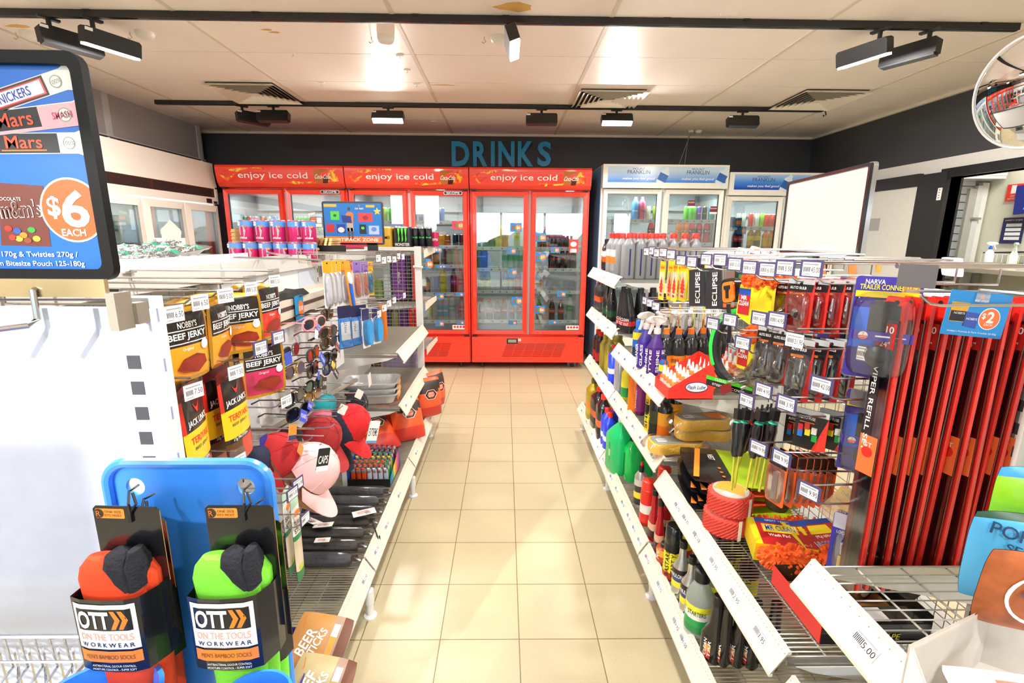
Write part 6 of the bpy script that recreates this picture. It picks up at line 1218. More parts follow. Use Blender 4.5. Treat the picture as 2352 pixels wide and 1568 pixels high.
GC = M('c9a36a', .3, .75); bits('gold_cup', t, [lambda b, i=i, j=j: b.loft([(.046+j*.011+.0, .016, .045, -.07+i*.028+j*.004, 0, .6), (.062+j*.011, .013, .04, -.07+i*.028+j*.004, 0, .7)], GC, 10) for i in range(6) for j in range(3)], 40)
t = thing('cup_tray', 'gold pet food cups half hidden at the left end of the tins', 'display tray', (onY(552, 560, 2.8).x, 2.8, 1.351), 1.2); bits('gold_cup', t, [lambda b, j=j: b.loft([(j*.02, .03, .045, 0, 0, .6), (j*.02+.018, .027, .04, 0, 0, .7)], GC, 10) for j in range(9)], 40)
b = MB(); b.box(-1.45, -1.125, 2.3, 3.3, 1.35, 1.353, CARD); tag(b.build('shelf_liner', smooth=0), 'brown cardboard liner under the trays', 'cardboard')
# snack bags in a tray and a shaped card at the far left
t = thing('snack_tray', 'white cardboard tray with green print at the near left shelf top', 'display tray', (0, 0, 0)); b = MB(); q0, q1 = onY(300, 600, 1.9), onY(425, 600, 1.9); b.box(-1.60, -1.14, 1.55, 2.2, 1.351, 1.354, PAPER); b.box(-1.60, -1.14, 1.545, 1.55, 1.351, 1.42, PAPER); [b.box(-1.58+k*.09, -1.53+k*.09, 1.5445, 1.545, 1.375, 1.40, M('3ac0a0', .5)) for k in range(4)]; b.box(-1.14, -1.137, 1.55, 2.2, 1.351, 1.42, PAPER); b.build('tray', t, smooth=0)
SNK = Kind(lambda: tag((lambda b: (b.sheet(.15, .17, .05, 10, 10, lambda u, v: M('8f9394', .3, .8, bump=1, scale=60) if v > .55+.1*math.sin(u*9) else M('2f9a7a', .4, bump=1, scale=60) if v > .4 else M('8f9394', .3, .8, bump=1, scale=60), back=SILVER, fn=lambda u, v: .02*(math.sin(PI*u)*math.sin(PI*v))**.5*(1+.5*math.sin(u*17)*math.cos(v*13))), b)[1])(MB()).build('snack_bag'), None, 'snack bag'))
for k in range(9): SNK.put('silver and green snack bag, %s in the white tray' % ORD[k], 'silver snack bags in the tray', T=mv(-1.50+(k % 3)*.12, 1.66+(k//3)*.16, 1.395+.02*(k//3)+.012*(k % 2)) @ rot('Z', random.uniform(-25, 25)) @ rot('X', random.uniform(5, 22)) @ rot('Y', random.uniform(-10, 10)) @ Matrix.Scale(.85, 4))
p = onY(397, 560, 2.3); b = MB(fr((p.x, 2.3, 1.351), 'y-', 0)); k_ = .052; b.prism([(-.10, 0), (.06, 0), (.058, .13), (.04, .13), (.045, .16), (.02, .19), (.0, .21), (-.02, .19), (-.048, .165), (-.045, .13), (-.098, .13)], -.003, 0, M('d8cfc8', .6)); b.prism([(.04, .13), (.046, .15), (.042, .17), (.015, .19), (0, .212), (-.015, .19), (-.044, .17), (-.048, .15), (-.03, .12), (-.01, .115), (0, .095), (.01, .115), (.03, .12)], 0, .002, M('cfc6be', .6)); tag(b.build('display_card', smooth=0), 'plain grey card with ornamental leaf shape standing behind the snack bags', 'card')
for k, (xa, ya, za, xb_, yb, zb_) in enumerate(((-1.12, 2.05, 1.405, -.72, 1.93, 1.402), (-1.2, 2.5, 1.41, -.98, 2.25, 1.405), (-1.5, 2.3, 1.41, -1.15, 2.1, 1.408))):
    b = MB(); b.tube([(xa, ya, za), (xb_, yb, zb_)], .004, CHROME, 6); b.tube([(xa, ya+.03, za), (xb_, yb+.03, zb_)], .004, CHROME, 6); b.tube([(xb_, yb, zb_), (xb_, yb+.03, zb_)], .004, CHROME, 6); tag(b.build('spare_hook', loc=(0, 0, 0)), ('long double peg hook lying across the shelf top by the white beam', 'short double peg hook lying near the tins', 'double peg hook lying at the back left of the shelf top')[k], 'hook')
# multipack sign
t = thing('promotion_sign', 'black framed blue multipack sign with orange lower band, before the fridges', 'sign', (0, 0, 0)); SY_ = 3.0; c0 = onY(738, 462, SY_); c1 = onY(883, 562, SY_); T = fr(((c0.x+c1.x)/2, SY_, (c0.z+c1.z)/2), 'y-', -.0); W_, H_ = c1.x-c0.x, c0.z-c1.z
b = MB(T); b.prism(rrect(W_, H_, .012), -.014, .0, M('101116', .25)); b.build('frame', t); b = MB(T); w, h = W_-.02, H_-.02; b.rect(-w/2, w/2, -h/2, h/2, .001, M('1478d2', .4)); b.rect(-w/2, w/2, -h/2, -h/2+h*.165, .0014, M('f4743a', .4)); b.text('MULTIPACK ZONE', h*.085, PAPER, 0, -h/2+h*.082, .002, w=w*.86, bold=1.6)
b.text('star mart', h*.05, PAPER, w*.12, h*.37, .002, w=w*.15, bold=1); b.prism([(r*math.cos(PI/2+k*PI/5), r*.8*math.sin(PI/2+k*PI/5)) for k in range(10) for r in [(h*.035, h*.016)[k % 2]]], .0014, .0018, ORANGE, w*.12, h*.44)
for x, y, ww, hh, c in ((-.385, .44, .22, .07, 'e8c23a'), (.31, .43, .15, .06, 'e8c23a'), (-.31, .19, .15, .22, '5ad84a'), (-.40, -.13, .14, .22, 'c82a32'), (-.215, -.14, .15, .22, '2a3a9a'), (.22, .15, .25, .22, 'e8404a'), (.165, -.15, .12, .24, '14242a'), (.36, -.17, .18, .22, 'b8cdf4')): b.rect(w*(x-ww/2), w*(x+ww/2), h*(y-hh/2), h*(y+hh/2), .0014, M(c, .45)); 
for x, y, s_, c in ((-.215, -.17, .06, 'e8e8f4'), (.165, -.12, .03, '5ae04a'), (-.31, .19, .03, '1a6a2a'), (.22, .14, .05, 'a82030'), (.36, -.15, .05, '6a8ad8')): b.prism(ngon(w*s_, 10, .8), .0018, .002, M(c, .45), w*x, h*y)
b.prism([(r*math.cos(PI/2+k*PI/5), r*math.sin(PI/2+k*PI/5)) for k in range(10) for r in [(h*.1, h*.045)[k % 2]]], .0018, .0022, M('f4d24a', .4), w*.43, h*.3)
# printed person holding a carton: a generic figure on the sign
for pts, c in (([(-.03, -.42), (-.005, -.42), (-.01, -.12), (-.05, -.12)], '6a4a3a'), ([(.03, -.42), (.055, -.42), (.05, -.12), (.01, -.12)], '6a4a3a'), ([(-.055, -.20), (.065, -.20), (.06, .0), (-.05, .0)], 'b8b0a4'), ([(-.05, 0), (.06, 0), (.075, .24), (.03, .28), (-.03, .28), (-.06, .22)], 'f4843a'), ([(-.12, .02), (.04, .0), (.03, .18), (-.14, .2)], '2a3a8a')): b.add([(x*w-.06*w, y*h, .0018+.0002*(c == '2a3a8a')) for x, y in pts], [tuple(range(len(pts)))], M(c, .5))
b.prism(ngon(.022*w, 12, 1.3), .0018, .002, M('4a3024', .5), -.06*w, h*.36); b.build('sign_sheet', t, smooth=0)
b = MB(); b.box(-.83, -.77, SY_-.0, SY_+.02, 1.40, c1.z+.01, BLACK); b.box(-.86, -.74, SY_-.02, SY_+.04, 1.399, 1.404, BLACK) ; b.build('stand', t, smooth=0)
# end shelves beyond the wire screen with drink multipacks
t = thing('end_shelves', 'white end shelving beyond the wire screen, facing the fridges', 'shelving', (0, 0, 0))
for z in (1.405, 1.01, .665): gshelf(t, -1, 3.66, 4.04, z, -.60, -1.5, (), rail=False, bracket=True, solid=False)
bits('side_rail', t, [lambda b, z=z: b.add([(-.60, 3.66, z+.02), (-.57, 4.06, z+.02), (-.57, 4.06, z-.02), (-.60, 3.66, z-.05)], [(0, 1, 2, 3)], RAILM) for z in (1.39, .995, .65)]); b = MB(); b.box(-1.5, -.62, 3.65, 3.655, .02, .3, UPR); b.build('kick_panel', t, smooth=0)
def mpack(lab, x0, x1, z0, z1, col, deco=None, txt=None, tc=GREEN, y0=3.72, y1=3.95, name='drink_multipack'):
    o = thing(name, lab, 'drink multipack', ((x0+x1)/2, y0, z0), 0, 'drink multipacks on the end shelves'); w, h = x1-x0, z1-z0; b = MB(); b.loft([(0, w/2, (y1-y0)/2, 0, (y1-y0)/2, .25), (h-.012, w/2, (y1-y0)/2, 0, (y1-y0)/2, .25), (h, w/2-.012, (y1-y0)/2-.012, 0, (y1-y0)/2, .3)], M(col, .3, coat=.3), 20); b.build('carton', o)
    b = MB(fr((0, -.001, h/2), 'y-'))
    if deco == 'claw': [b.prism([(x-.009, .05), (x+.009, .055), (x+.003, .0), (x+.007, -.03), (x-.003, -.05), (x-.002, 0)], 0, .001, M('5ae83a', .4), 0, .015) for x in (-.026, 0, .026)]
    if txt: b.text(txt, .022, tc, 0, -h*.33 if deco else 0, .001, w=w*.8, bold=1, a=0 if deco else 90 if h > w*1.5 else 0)
    if b.v: b.build('print', o, smooth=0)
zT = 1.41
mpack('gold drink can carton on top of the end shelving', -.985, -.845, zT, zT+.155, 'c9a02a', None, 'M', M('8a6a14', .4)); mpack('black energy drink carton with green claw marks on top of the end shelving', -.835, -.70, zT, zT+.155, '16171a', 'claw', 'MONSTER', PAPER)
for k in range(3): DK['cblack'].put('slim black drink can, %s beside the black carton' % ORD[k], 'cans beside the black carton', (-.685+k*.052, 3.80, zT), 0)
for k in range(2): DK['bcan'].put('crimson drink can behind the end post, %s one' % ORD[k], 'cans beside the black carton', (-.60+k*.05, 3.9, zT+.0), 0)
mpack('crimson drink carton low behind the multipack sign', -1.45, -1.02, zT, zT+.07, 'c02a50', None, 'ENERGY', PINK); mpack('lime and orange topped carton behind the multipack sign', -1.02, -.99, zT, zT+.06, '8ac83a')
for k, (x0, x1, z0, z1, c, tx, lb) in enumerate(((-1.0, -.93, 1.02, 1.17, '6a8a3a', None, 'olive green carton behind the wire screen'), (-.93, -.87, 1.02, 1.37, 'b8c8c8', 'CHILL', 'tall pale grey carton behind the wire screen'), (-.86, -.75, 1.02, 1.36, '7a2a9a', 'MOTHER', 'large purple energy drink carton behind the wire screen, upper shelf'), (-.74, -.715, 1.02, 1.37, '2a2a2e', None, 'narrow black carton behind the wire screen'), (-.705, -.675, 1.02, 1.36, 'e8382a', None, 'slim bright red carton at the end of the wire screen, upper shelf'),
    (-1.03, -.96, .68, .99, '1a2ad0', None, 'bright blue carton behind the wire screen'), (-.96, -.89, .68, .98, '3a3a8a', None, 'indigo carton behind the wire screen'), (-.88, -.82, .68, .93, '8a8a5a', None, 'khaki carton behind the wire screen, lower shelf'), (-.82, -.75, .68, .98, '5a2a7a', None, 'dark purple carton behind the wire screen, lower shelf'), (-.74, -.71, .68, .95, 'e8281e', None, 'left slim red carton on the lower end shelf'), (-.70, -.67, .68, .95, 'e8281e', None, 'right slim red carton on the lower end shelf'), (-.98, -.68, .35, .64, 'a8a0c8', None, 'lilac wrapped multipack on the lowest end shelf'))): mpack(lb, x0, x1, z0, z1, c, None, tx, PAPER, 3.72, 3.9)
# ================================================================ RIGHT GONDOLA
RX, RF = 1.07, .665; BR = [.02, .94, 1.86, 2.78, 3.70]
G = thing('shelving_unit', 'long white shelving unit right of the aisle packed with car care goods', 'shelving', (0, 0, 0))
for y in BR: upright(G, RX, 1.15, y, 1.385)
for y0, y1 in ((.94, 1.86),):
    b = MB(); mesh_panel(b, RX-.004, y0+.03, y1-.03, .3, 1.36, .05, .10); mesh_panel(b, 1.15, y0+.03, y1-.03, .3, 1.34, .1, .05); b.build('wire_grid', G, smooth=0)
for y0, y1 in zip(BR[2:4], BR[3:]): b = MB(); b.box(RX+.02, RX+.04, y0+.016, y1-.016, .2, 1.36 if y0 > 2 else 1.0, UPR); b.build('back_panel', G, smooth=0)
b = MB(); mesh_panel(b, RX+.01, 1.9, 2.75, 1.0, 1.34, .05, .05); b.build('wire_grid', G, smooth=0)
b = MB(); b.box(RX, 1.15, .04, 3.68, 1.30, 1.36, M('cfcdd2', .4)); b.build('top_beam', G, smooth=0)
for y0, y1, lb in ((.02, .94, ((.9, '24.95'),)), (.94, 1.86, ((.93, '19.95'), (.75, '10.95'), (.55, '39.95'), (.47, '36.00'), (.22, '9.95'), (.05, '24.95'))), (1.86, 2.78, ((.93, '14.95'), (.7, '29.95'), (.55, '16.95'), (.4, '29.95'), (.27, '21.95'), (.16, '9.95'), (.06, '19.95'))), (2.78, 3.70, ((.85, '9.95'), (.6, '32.95'), (.35, '32.95'), (.12, '21.95')))):
    gshelf(G, 1, y0, y1, .20, .622, RX, lb, bracket=False)
gshelf(G, 1, 2.78, 3.70, 1.265, RF, RX, ((.7, '42.95'), (.4, '11.95'))); gshelf(G, 1, 2.78, 3.70, .965, RF, RX, ((.8, '11.95'), (.55, '17.95'), (.2, '15.95')))
gshelf(G, 1, 1.86, 2.78, .88, RF, RX, ((.85, '16.95'), (.7, '6.95'), (.5, '18.95'), (.35, '12.95'), (.2, '14.95')))
gshelf(G, 1, 2.78, 3.70, .59, RF, RX, ((.8, '24.95'), (.5, '49.95'), (.25, '45.95'))); gshelf(G, 1, 1.86, 2.78, .59, RF, RX, ((.9, '39.95'), (.72, '38.95'), (.58, '14.95'), (.45, '9.95'), (.3, '29.95'), (.1, '3.50')), bracket=False)
gshelf(G, 1, .94, 1.86, .54, RF, RX, ((.75, '12.95'), (.66, '14.95'), (.55, '22.00'), (.4, '13.95'), (.25, '12.95'), (.1, '3.95'))); gshelf(G, 1, .02, .93, .50, RF, RX, ())
gshelf(G, 1, .02, .92, .81, RF-.003, RX, ((.78, '5.00'),), wires=36)
for y in (3.63, 2.70, 1.79): foot(G, .632, y)
b = MB(); b.box(RX+.075, 1.55, .1, 3.7, .2, .22, UPR); b.box(1.15, 1.6, .1, 3.7, 1.30, 1.32, WHITE2); b.build('rear_shelf', G, smooth=0)
GB = 'car care bottles on the right shelving'
def rbot(name, secs, body, lab=None, cap=None, capr=.014, caph=.025, capx=0, n=16, txt=None, tc=PAPER, capy=0, cat='bottle', front='y-', tip=None):
    """lab = (z0, z1, material list, half width x, half depth y, squareness)"""
    def mk():
        b = MB(); b.loft(secs, body, n); o = b.build(name); tag(o, None, cat); top = secs[-1][0]
        if lab:
            c = MB(); z0, z1, ms, hx, hy, e = lab; k = len(ms); c.loft([(z0+(z1-z0)*i/k, hx, hy, 0, 0, e) for i in range(k+1)], ms, n, cap=False)
            if txt:
                for f, d in (('y-', hy), ('x-', hx)):
                    c.T = fr((-(d+.0012) if f == 'x-' else 0, -(d+.0012) if f == 'y-' else 0, (z0+z1)/2), f); wv = (hx if f == 'y-' else hy)
                    rot90 = (z1-z0) > wv*3.2
                    for q, s_ in enumerate(txt.split('|')): c.text(s_, wv*.5 if rot90 else min(.016, wv*.5), tc, 0 if not rot90 else (.5-q)*wv*.7 if '|' in txt else 0, (z1-z0)*(.25-.3*q) if not rot90 else 0, .0, w=(z1-z0)*.8 if rot90 else wv*1.3, bold=1, a=90 if rot90 else 0, warp=(lambda x, y: -(d-math.sqrt(max(0, d*d-x*x)))*.8) if e > .8 else None)
            c.build('label', o)
        if cap is not None:
            c = MB(); r = capr; c.loft([(top-.004, r, r, capx, capy), (top+caph*.9, r*.97, r*.97, capx, capy), (top+caph, r*.8, r*.8, capx, capy)], cap, 14)
            if tip: c.loft([(top+caph, r*.5, r*.5), (top+caph+.02, r*.35, r*.35)], tip, 8)
            c.build('cap', o)
        return o
    return Kind(mk)
def B(w, d, h, sh=.8, e=.45, nr=.016, ncx=0): return [(0, w*.95, d*.95, 0, 0, e), (.006, w, d, 0, 0, e), (h*sh, w, d, 0, 0, e), (h*(sh+.12*(1-sh)*3), w*.8, d*.8, ncx*.6, 0, e+.1), (h*.97, nr, nr, ncx, 0, 1), (h, nr, nr, ncx, 0, 1)]
def C(r, h, sh=.9, nr=None): return [(0, r*.9, r*.9), (.004, r, r), (h*sh, r, r), (h, nr or r*.7, nr or r*.7)]
GRY = M('8f9296', .35, .3); OLV = M('9a8a2e', .35, .2); BLKB = M('141417', .22, coat=.5); m_ = lambda c: M(c, .35)
RB = {
 'grey': rbot('oil_bottle', B(.050, .034, .235, .8, .5, .016, .02), GRY, (.03, .16, [m_('8a8d92'), m_('f0782a'), m_('c8cacc')], .0505, .0345, .5), m_('e8281e'), .019, .026, .02),
 'greyd': rbot('oil_bottle', B(.046, .032, .21, .8, .5, .016, .015), M('5a5c60', .35, .3), (.03, .15, [m_('3a3a3e'), m_('c8542a'), m_('3a3a3e')], .0465, .0325, .5), m_('e8281e'), .018, .026, .015),
 'black': rbot('oil_bottle', B(.034, .03, .2, .75, .6, .014), BLKB, (.03, .14, [m_('1a1a1e'), m_('b8501a'), m_('c8c8ca')], .0345, .0305, .6), BLACK, .015, .022, txt='OIL'),
 'bluecap': rbot('oil_bottle', B(.024, .022, .16, .75, .7, .01), M('b8bac0', .3), (.02, .10, [m_('d8d8e0')], .0245, .0225, .7), BLUE, .011, .02),
 'bgreen': rbot('engine_treatment_bottle', B(.042, .032, .225, .55, .6, .016, -.006), BLKB, (.03, .11, [m_('1a4a2a'), m_('1a1a1e')], .0425, .0325, .6), BLACK, .018, .03, -.006, txt='ENGINE|POWER', tc=m_('8ae0a8')),
 'bred': rbot('engine_treatment_bottle', B(.044, .03, .225, .45, .6, .026, -.012), BLKB, (.012, .095, [m_('1a1a1e'), m_('b8202a'), m_('1a1a1e')], .0445, .0305, .6), BLACK, .018, .03, -.012, txt='CLEAN|IT OUT'),
 'baero': rbot('aerosol_can', C(.0245, .15, .93), m_('1a4a9a'), (.02, .135, [m_('1a2a4a'), m_('1a6ad0'), m_('f0d82a')], .025, .025, 1), BLUE, .013, .045, txt='START'),
 'ocap': rbot('cleaner_bottle', C(.034, .17, .86, .02), BLKB, (.02, .13, [m_('f0a01a'), m_('d87a1a'), m_('2a2a2e')], .0345, .0345, 1), m_('5a5c60'), .016, .02, tip=None, txt='TRIM|RESTORER', tc=INK),
 'sblue': rbot('cleaner_bottle', C(.02, .10, .8, .01), m_('2a5aa8'), (.015, .075, [m_('2a5aa8'), m_('d8e03a')], .0205, .0205, 1), m_('2a2a5a'), .011, .02),
 'olive': rbot('oil_bottle', B(.032, .036, .22, .8, .5, .017), OLV, None, m_('a8983a'), .019, .024),
 'rdark': rbot('oil_bottle', B(.045, .032, .215, .8, .5, .016, .015), M('2a1414', .3), (.03, .15, [m_('a81a1e'), m_('1a1a1c')], .0455, .0325, .5), m_('d8201e'), .019, .026, .015),
 'blue': rbot('oil_bottle', B(.038, .036, .22, .8, .5, .016), m_('1a3ac8'), (.03, .13, [m_('1a3ac8'), m_('c8d0e0'), m_('2a4ac8')], .0385, .0365, .5), m_('d8201e'), .018, .026),
 'grey2': rbot('oil_bottle', B(.05, .036, .23, .82, .5, .016), M('a0a2a8', .3, .3), None, m_('8a8c90'), .018, .024),
 'yspray': rbot('cleaner_bottle', C(.032, .19, .82, .014), m_('e8d82a'), (.02, .13, [m_('1a9a4a'), m_('e8e03a')], .0325, .0325, 1), m_('2a8a3a'), .014, .03),
 'orange': rbot('cleaner_bottle', C(.040, .22, .86, .016), tinted('f07a1a', .9), None, PAPER, .016, .03),
 'purp': rbot('cleaner_bottle', C(.026, .2, .86, .014), m_('6a1a5a'), (.02, .15, [m_('8a2a7a')], .0265, .0265, 1), m_('2a2a2e'), .014, .03, txt='WHEEL'),
 'yaero': rbot('aerosol_can', C(.033, .205, .95), m_('1c1c1e'), (.01, .19, [m_('f0d01a'), m_('e8e02a'), m_('1a1a1e'), m_('f0c81a')], .0335, .0335, 1), BLACK, .028, .035, txt='SHINE|ALL', tc=INK),
 'dark': rbot('cleaner_bottle', C(.034, .21, .86, .015), BLKB, (.02, .14, [m_('1a1a1c'), m_('3a3a2a')], .0345, .0345, 1), BLACK, .015, .03, txt='PROTECT', tc=YELLOW),
 'oblack': rbot('cleaner_bottle', C(.034, .19, .85, .015), BLKB, (.02, .14, [m_('f07a1a'), m_('f0a82a')], .0345, .0345, 1), m_('2a2a2c'), .015, .03),
 'gold': rbot('oil_jug', B(.075, .05, .27, .75, .5, .02, .02), M('b8a02a', .3, .3), (.04, .18, [m_('c8b03a'), m_('e88a2a'), m_('b89a2a')], .0755, .0505, .5), m_('6a5a2a'), .022, .03, .02),
 'jug': rbot('oil_jug', B(.075, .045, .27, .78, .5, .02, .02), BLKB, (.04, .18, [m_('1a1a1c'), m_('c8522a'), m_('2a2a2c')], .0755, .0455, .5), m_('e02a1e'), .022, .03, .02),
 'green': rbot('coolant_jug', B(.085, .062, .30, .68, .55, .022, .02), tinted('1ed07a', .85), (.05, .17, [m_('2aa85a'), m_('c8d0b0'), m_('2a8a4a')], .02, .0625, .5), m_('c8e8d8'), .024, .03, .02),
 'green2': rbot('coolant_bottle', B(.052, .045, .225, .74, .55, .018), tinted('1ac85a', .9), (.03, .15, [m_('1a5a2a'), m_('2a4a3a')], .02, .0455, .5), BLACK, .02, .03),
 'gaero': rbot('tyre_sealant_can', C(.03, .185, .88, .016), M('b8b6b0', .3, .6), (.02, .15, [m_('2a2a2a'), m_('e8d83a'), m_('3a3a3a'), m_('c8c4bc')], .0305, .0305, 1), BLACK, .013, .03, tip=RED),
 'raero': rbot('aerosol_can', C(.033, .185, .95), m_('e02a22'), (.02, .15, [m_('e02a22'), m_('f0e8e4'), m_('e02a22')], .0335, .0335, 1), m_('f03a2a'), .031, .035),
 'slim': rbot('fuel_additive_bottle', [(0, .024, .017, 0, 0, .6), (.1, .026, .018, 0, 0, .6), (.14, .015, .013), (.215, .0115, .0115)], tinted('b01020', .9), (.02, .085, [m_('2a1a14'), m_('d8b090')], .0268, .0185, .6), BLACK, .013, .022),
 'tin': rbot('additive_tin', C(.032, .075, .95), m_('a83a1a'), (.01, .07, [m_('b8421e'), m_('e8a83a')], .0325, .0325, 1), BLACK, .018, .016, txt='STOP|LEAK'),
 'basta': rbot('aerosol_can', C(.033, .16, .97), m_('1a1a1a'), (.008, .15, [m_('c83a1e'), m_('f0e41e'), m_('f0e41e'), m_('f0e41e'), m_('1a1a1a')], .0335, .0335, 1), BLKB, .0325, .065, txt='START YA|BASTARD', tc=INK),
 'silver': rbot('fuel_additive_bottle', [(0, .028, .028), (.004, .031, .031), (.12, .031, .031), (.15, .014, .014), (.2, .0115, .0115)], M('c8cacc', .25, .9), (.02, .118, [M('c8cacc', .25, .9), m_('f0e23a'), m_('3a4a7a'), m_('2a1a1e')], .0315, .0315, 1), BLACK, .0145, .022, txt='NULON', tc=PAPER),
 'clearb': rbot('cleaner_bottle', C(.044, .2, .72, .018), tinted('d8e0dc', .35), (.02, .12, [m_('2a8a4a'), m_('1ea050'), m_('f0f0e8'), m_('e8e83a')], .0445, .0445, 1), BLACK, .026, .035, txt='STARTERS', tc=m_('1a3a2a')),
 'sblack': rbot('cleaner_bottle', [(0, .03, .022, 0, 0, .5), (.09, .03, .022, 0, 0, .5), (.13, .018, .018, .008, 0, .7), (.19, .016, .016, .008), (.2, .013, .013, .008)], BLKB, (.01, .085, [m_('c8321e'), m_('e89a3a'), m_('2a1a1a')], .02, .0226, .5), BLACK, .016, .03, .008, txt='TAR|CLEAN'),
}
def put(k, lab, px, py, z, rz=-90, s=1): p = onZ(px, py, z+.003); p.y = min(p.y, 3.64); p.x = max(p.x, .655+.045*(z > .3)); return RB[k].put(lab, GB, (p.x, p.y, z), math.radians(rz+random.uniform(-8, 8)), scale=(s, s, s) if s != 1 else None)
def rowp(k, d, where, z, pts, rz=-90, s=1):
    for i, (x, y) in enumerate(pts): put(k, '%s, %s%s' % (d, where, ', '+nth(i, len(pts)) if len(pts) > 1 else ''), x, y, z, rz, s)
TA = 'top shelf of the right unit'
rowp('bluecap', 'small clear bottle with blue cap', TA, 1.265, [(1376, 614)]); rowp('black', 'black oil bottle', TA, 1.265, [(1384, 616), (1392, 622)])
rowp('grey', 'grey oil bottle with orange label', TA, 1.265, [(1399, 627), (1410, 631)]); rowp('greyd', 'dark oil bottle at the back', TA, 1.265, [(1395, 613), (1420, 614)])
def side_on():
    b = MB(); b.loft(B(.050, .034, .235, .8, .5, .016, .02), GRY, 16); o = tag(b.build('oil_bottle'), None, 'bottle'); b = MB(); b.lathe([(.019, .231), (.019, .256), (.016, .26)], m_('e8281e'), 14, .02); b.build('cap', o); b = MB(); b.box(.0465, .0512, -.004, .004, .02, .17, NAVY); b.build('level_strip', o, smooth=0); return o
RB['side'] = Kind(side_on)
for i, px in enumerate((1434, 1459, 1483, 1508, 1532, 1557, 1581)):
    p = onY(px, 640, 2.845); RB['side'].put('grey red-capped oil bottle seen side-on, front row of the top shelf, %s' % nth(i, 7), GB, (p.x+.014, 2.845, 1.265), -PI/2)
for i, px in enumerate((1425, 1450, 1475, 1500)): p = onY(px, 620, 3.02); RB['side'].put('grey red-capped oil bottle in the second row, %s' % nth(i, 4), GB, (p.x, 3.02, 1.265), -PI/2)
TB = 'second shelf of the right unit'
rowp('greyd', 'grey bottle with red cap', TB, .965, [(1369, 706), (1380, 713)]); rowp('bgreen', 'black bottle with green label', TB, .965, [(1388, 727), (1402, 735)]); rowp('bred', 'black bottle with red label', TB, .965, [(1428, 757), (1441, 761), (1470, 761), (1498, 760), (1520, 752)], -60)
TC = 'middle shelf of the right unit'
rowp('baero', 'blue aerosol can with blue cap', TC, .88, [(1450, 818), (1467, 817)]); rowp('ocap', 'black bottle with orange cap and label', TC, .88, [(1524, 856), (1552, 857), (1580, 856), (1607, 854), (1634, 852)], -45)
for o in [q for q in COL.objects if q.name.startswith('cleaner_bottle') and 'orange cap and label' in q.get('label', '')]:
    b = MB(); b.loft([(.188, .014, .014), (.214, .0135, .0135)], ORANGE, 12); b.build('orange_cap', o)
rowp('sblue', 'small blue and yellow bottle', TC, .88, [(1502, 872)])
SPB = {}
def spray(c, lab, px, py, z, txt, lc, rz, h=.19, tc=PAPER, label='', body=None):
    if c not in SPB:
        def mk():
            b = MB(); b.loft([(0, .036, .03, 0, 0, .8), (.004, .039, .032, 0, 0, .8), (h*.7, .039, .032, 0, 0, .8), (h*.88, .02, .02), (h, .013, .013)], body or m_(c), 18); o = tag(b.build('spray_bottle'), None, 'spray bottle'); spray_trig(M('e8e4e6', .3), h, M('ece8ea', .3), 1.15).build('trigger_head', o)
            b = MB(); b.loft([(.015, .0395, .0325, 0, 0, .8), (h*.68, .0395, .0325, 0, 0, .8)], m_(lc), 18, cap=False); [(setattr(b, 'T', fr(((-.041, 0, h*.36) if f == 'x-' else (0, -.034, h*.36)), f)), [b.text(q, .017, tc, (.5-i)*.03 if '|' in txt else 0, 0, .0, w=h*.55, bold=2, a=90) for i, q in enumerate(txt.split('|'))]) for f in ('x-', 'y-') if txt]; b.build('label', o); return o
        SPB[c] = Kind(mk)
    p = onZ(px, py, z+.003); SPB[c].put(lab, GB, (p.x, p.y, z), math.radians(rz))
spray('3a2a8a', 'purple glass cleaner spray bottle with white trigger, middle shelf', 1479, 842, .88, 'GLASS|CLEANER', '4a2a9a', 30); spray('4a2a7a', 'purple tyre shine spray bottle beside the glass cleaner', 1503, 857, .88, 'TYRE|SHINE', '4a2080', 20)
for i, (px, py) in enumerate(((1522, 826), (1550, 828), (1580, 826), (1612, 824), (1662, 836))): spray('1a1a3a', 'dark spray bottle with white trigger behind the orange caps, %s' % nth(i, 5), px, py, .88, 'PRO', '1c2030', 20+20*i, .185)
spray('14141c', 'black bottle in the back row near the green cover', 1645, 846, .88, 'CAR', '1a1a22', 200)
# red box of small bottles
q = onZ(1535, 914, .885); q2 = onZ(1632, 911, .885); X0_, X1_, Y0_, Y1_ = q.x, q2.x, q.y, q.y+.17; z = .88
t = thing('display_box', 'red slanted cardboard box of small white-capped bottles on the middle shelf', 'display box', (0, 0, 0)); b = MB(); RBX = M('e8342a', .4)
for y, s in ((Y0_, 1), (Y1_, -1)): b.add([(X0_, y, z), (X1_, y, z), (X1_, y, z+.155), (X0_, y, z+.045)], [(0, 1, 2, 3)], RBX)
b.box(X0_-.002, X0_, Y0_, Y1_, z, z+.045, RBX); b.box(X1_, X1_+.002, Y0_, Y1_, z, z+.155, RBX); b.box(X0_, X1_, Y0_, Y1_, z, z+.003, RBX); b.build('box', t, smooth=0)
b = MB(fr(((X0_+X1_)/2+.02, Y0_-.001, z+.05), 'y-')); b.prism(ngon(.045, 24, .48), 0, .0008, M('1a2a7a', .4)); b.prism(ngon(.042, 24, .44), .0008, .0014, PAPER); b.text('Flash Lube', .016, M('1a2a7a', .4), 0, 0, .002, w=.07, bold=1, shear=.2); b.build('logo', t, smooth=0)
LUB = rbot('lube_bottle', C(.016, .062, .85, .009), tinted('f2803a', .9), (.012, .045, [m_('f07a4a'), m_('f4e0d8')], .0164, .0164, 1), PAPER, .0085, .012, cat='bottle', tip=None)
LUB0 = LUB
def lub2():
    o = LUB0.make(); b = MB(); b.loft([(.072, .007, .007), (.105, .0025, .0025)], PAPER, 10); b.build('nozzle', o); b = MB(); b.loft([(.099, .0036, .0036), (.115, .002, .002)], RED, 8); b.build('tip', o); return o
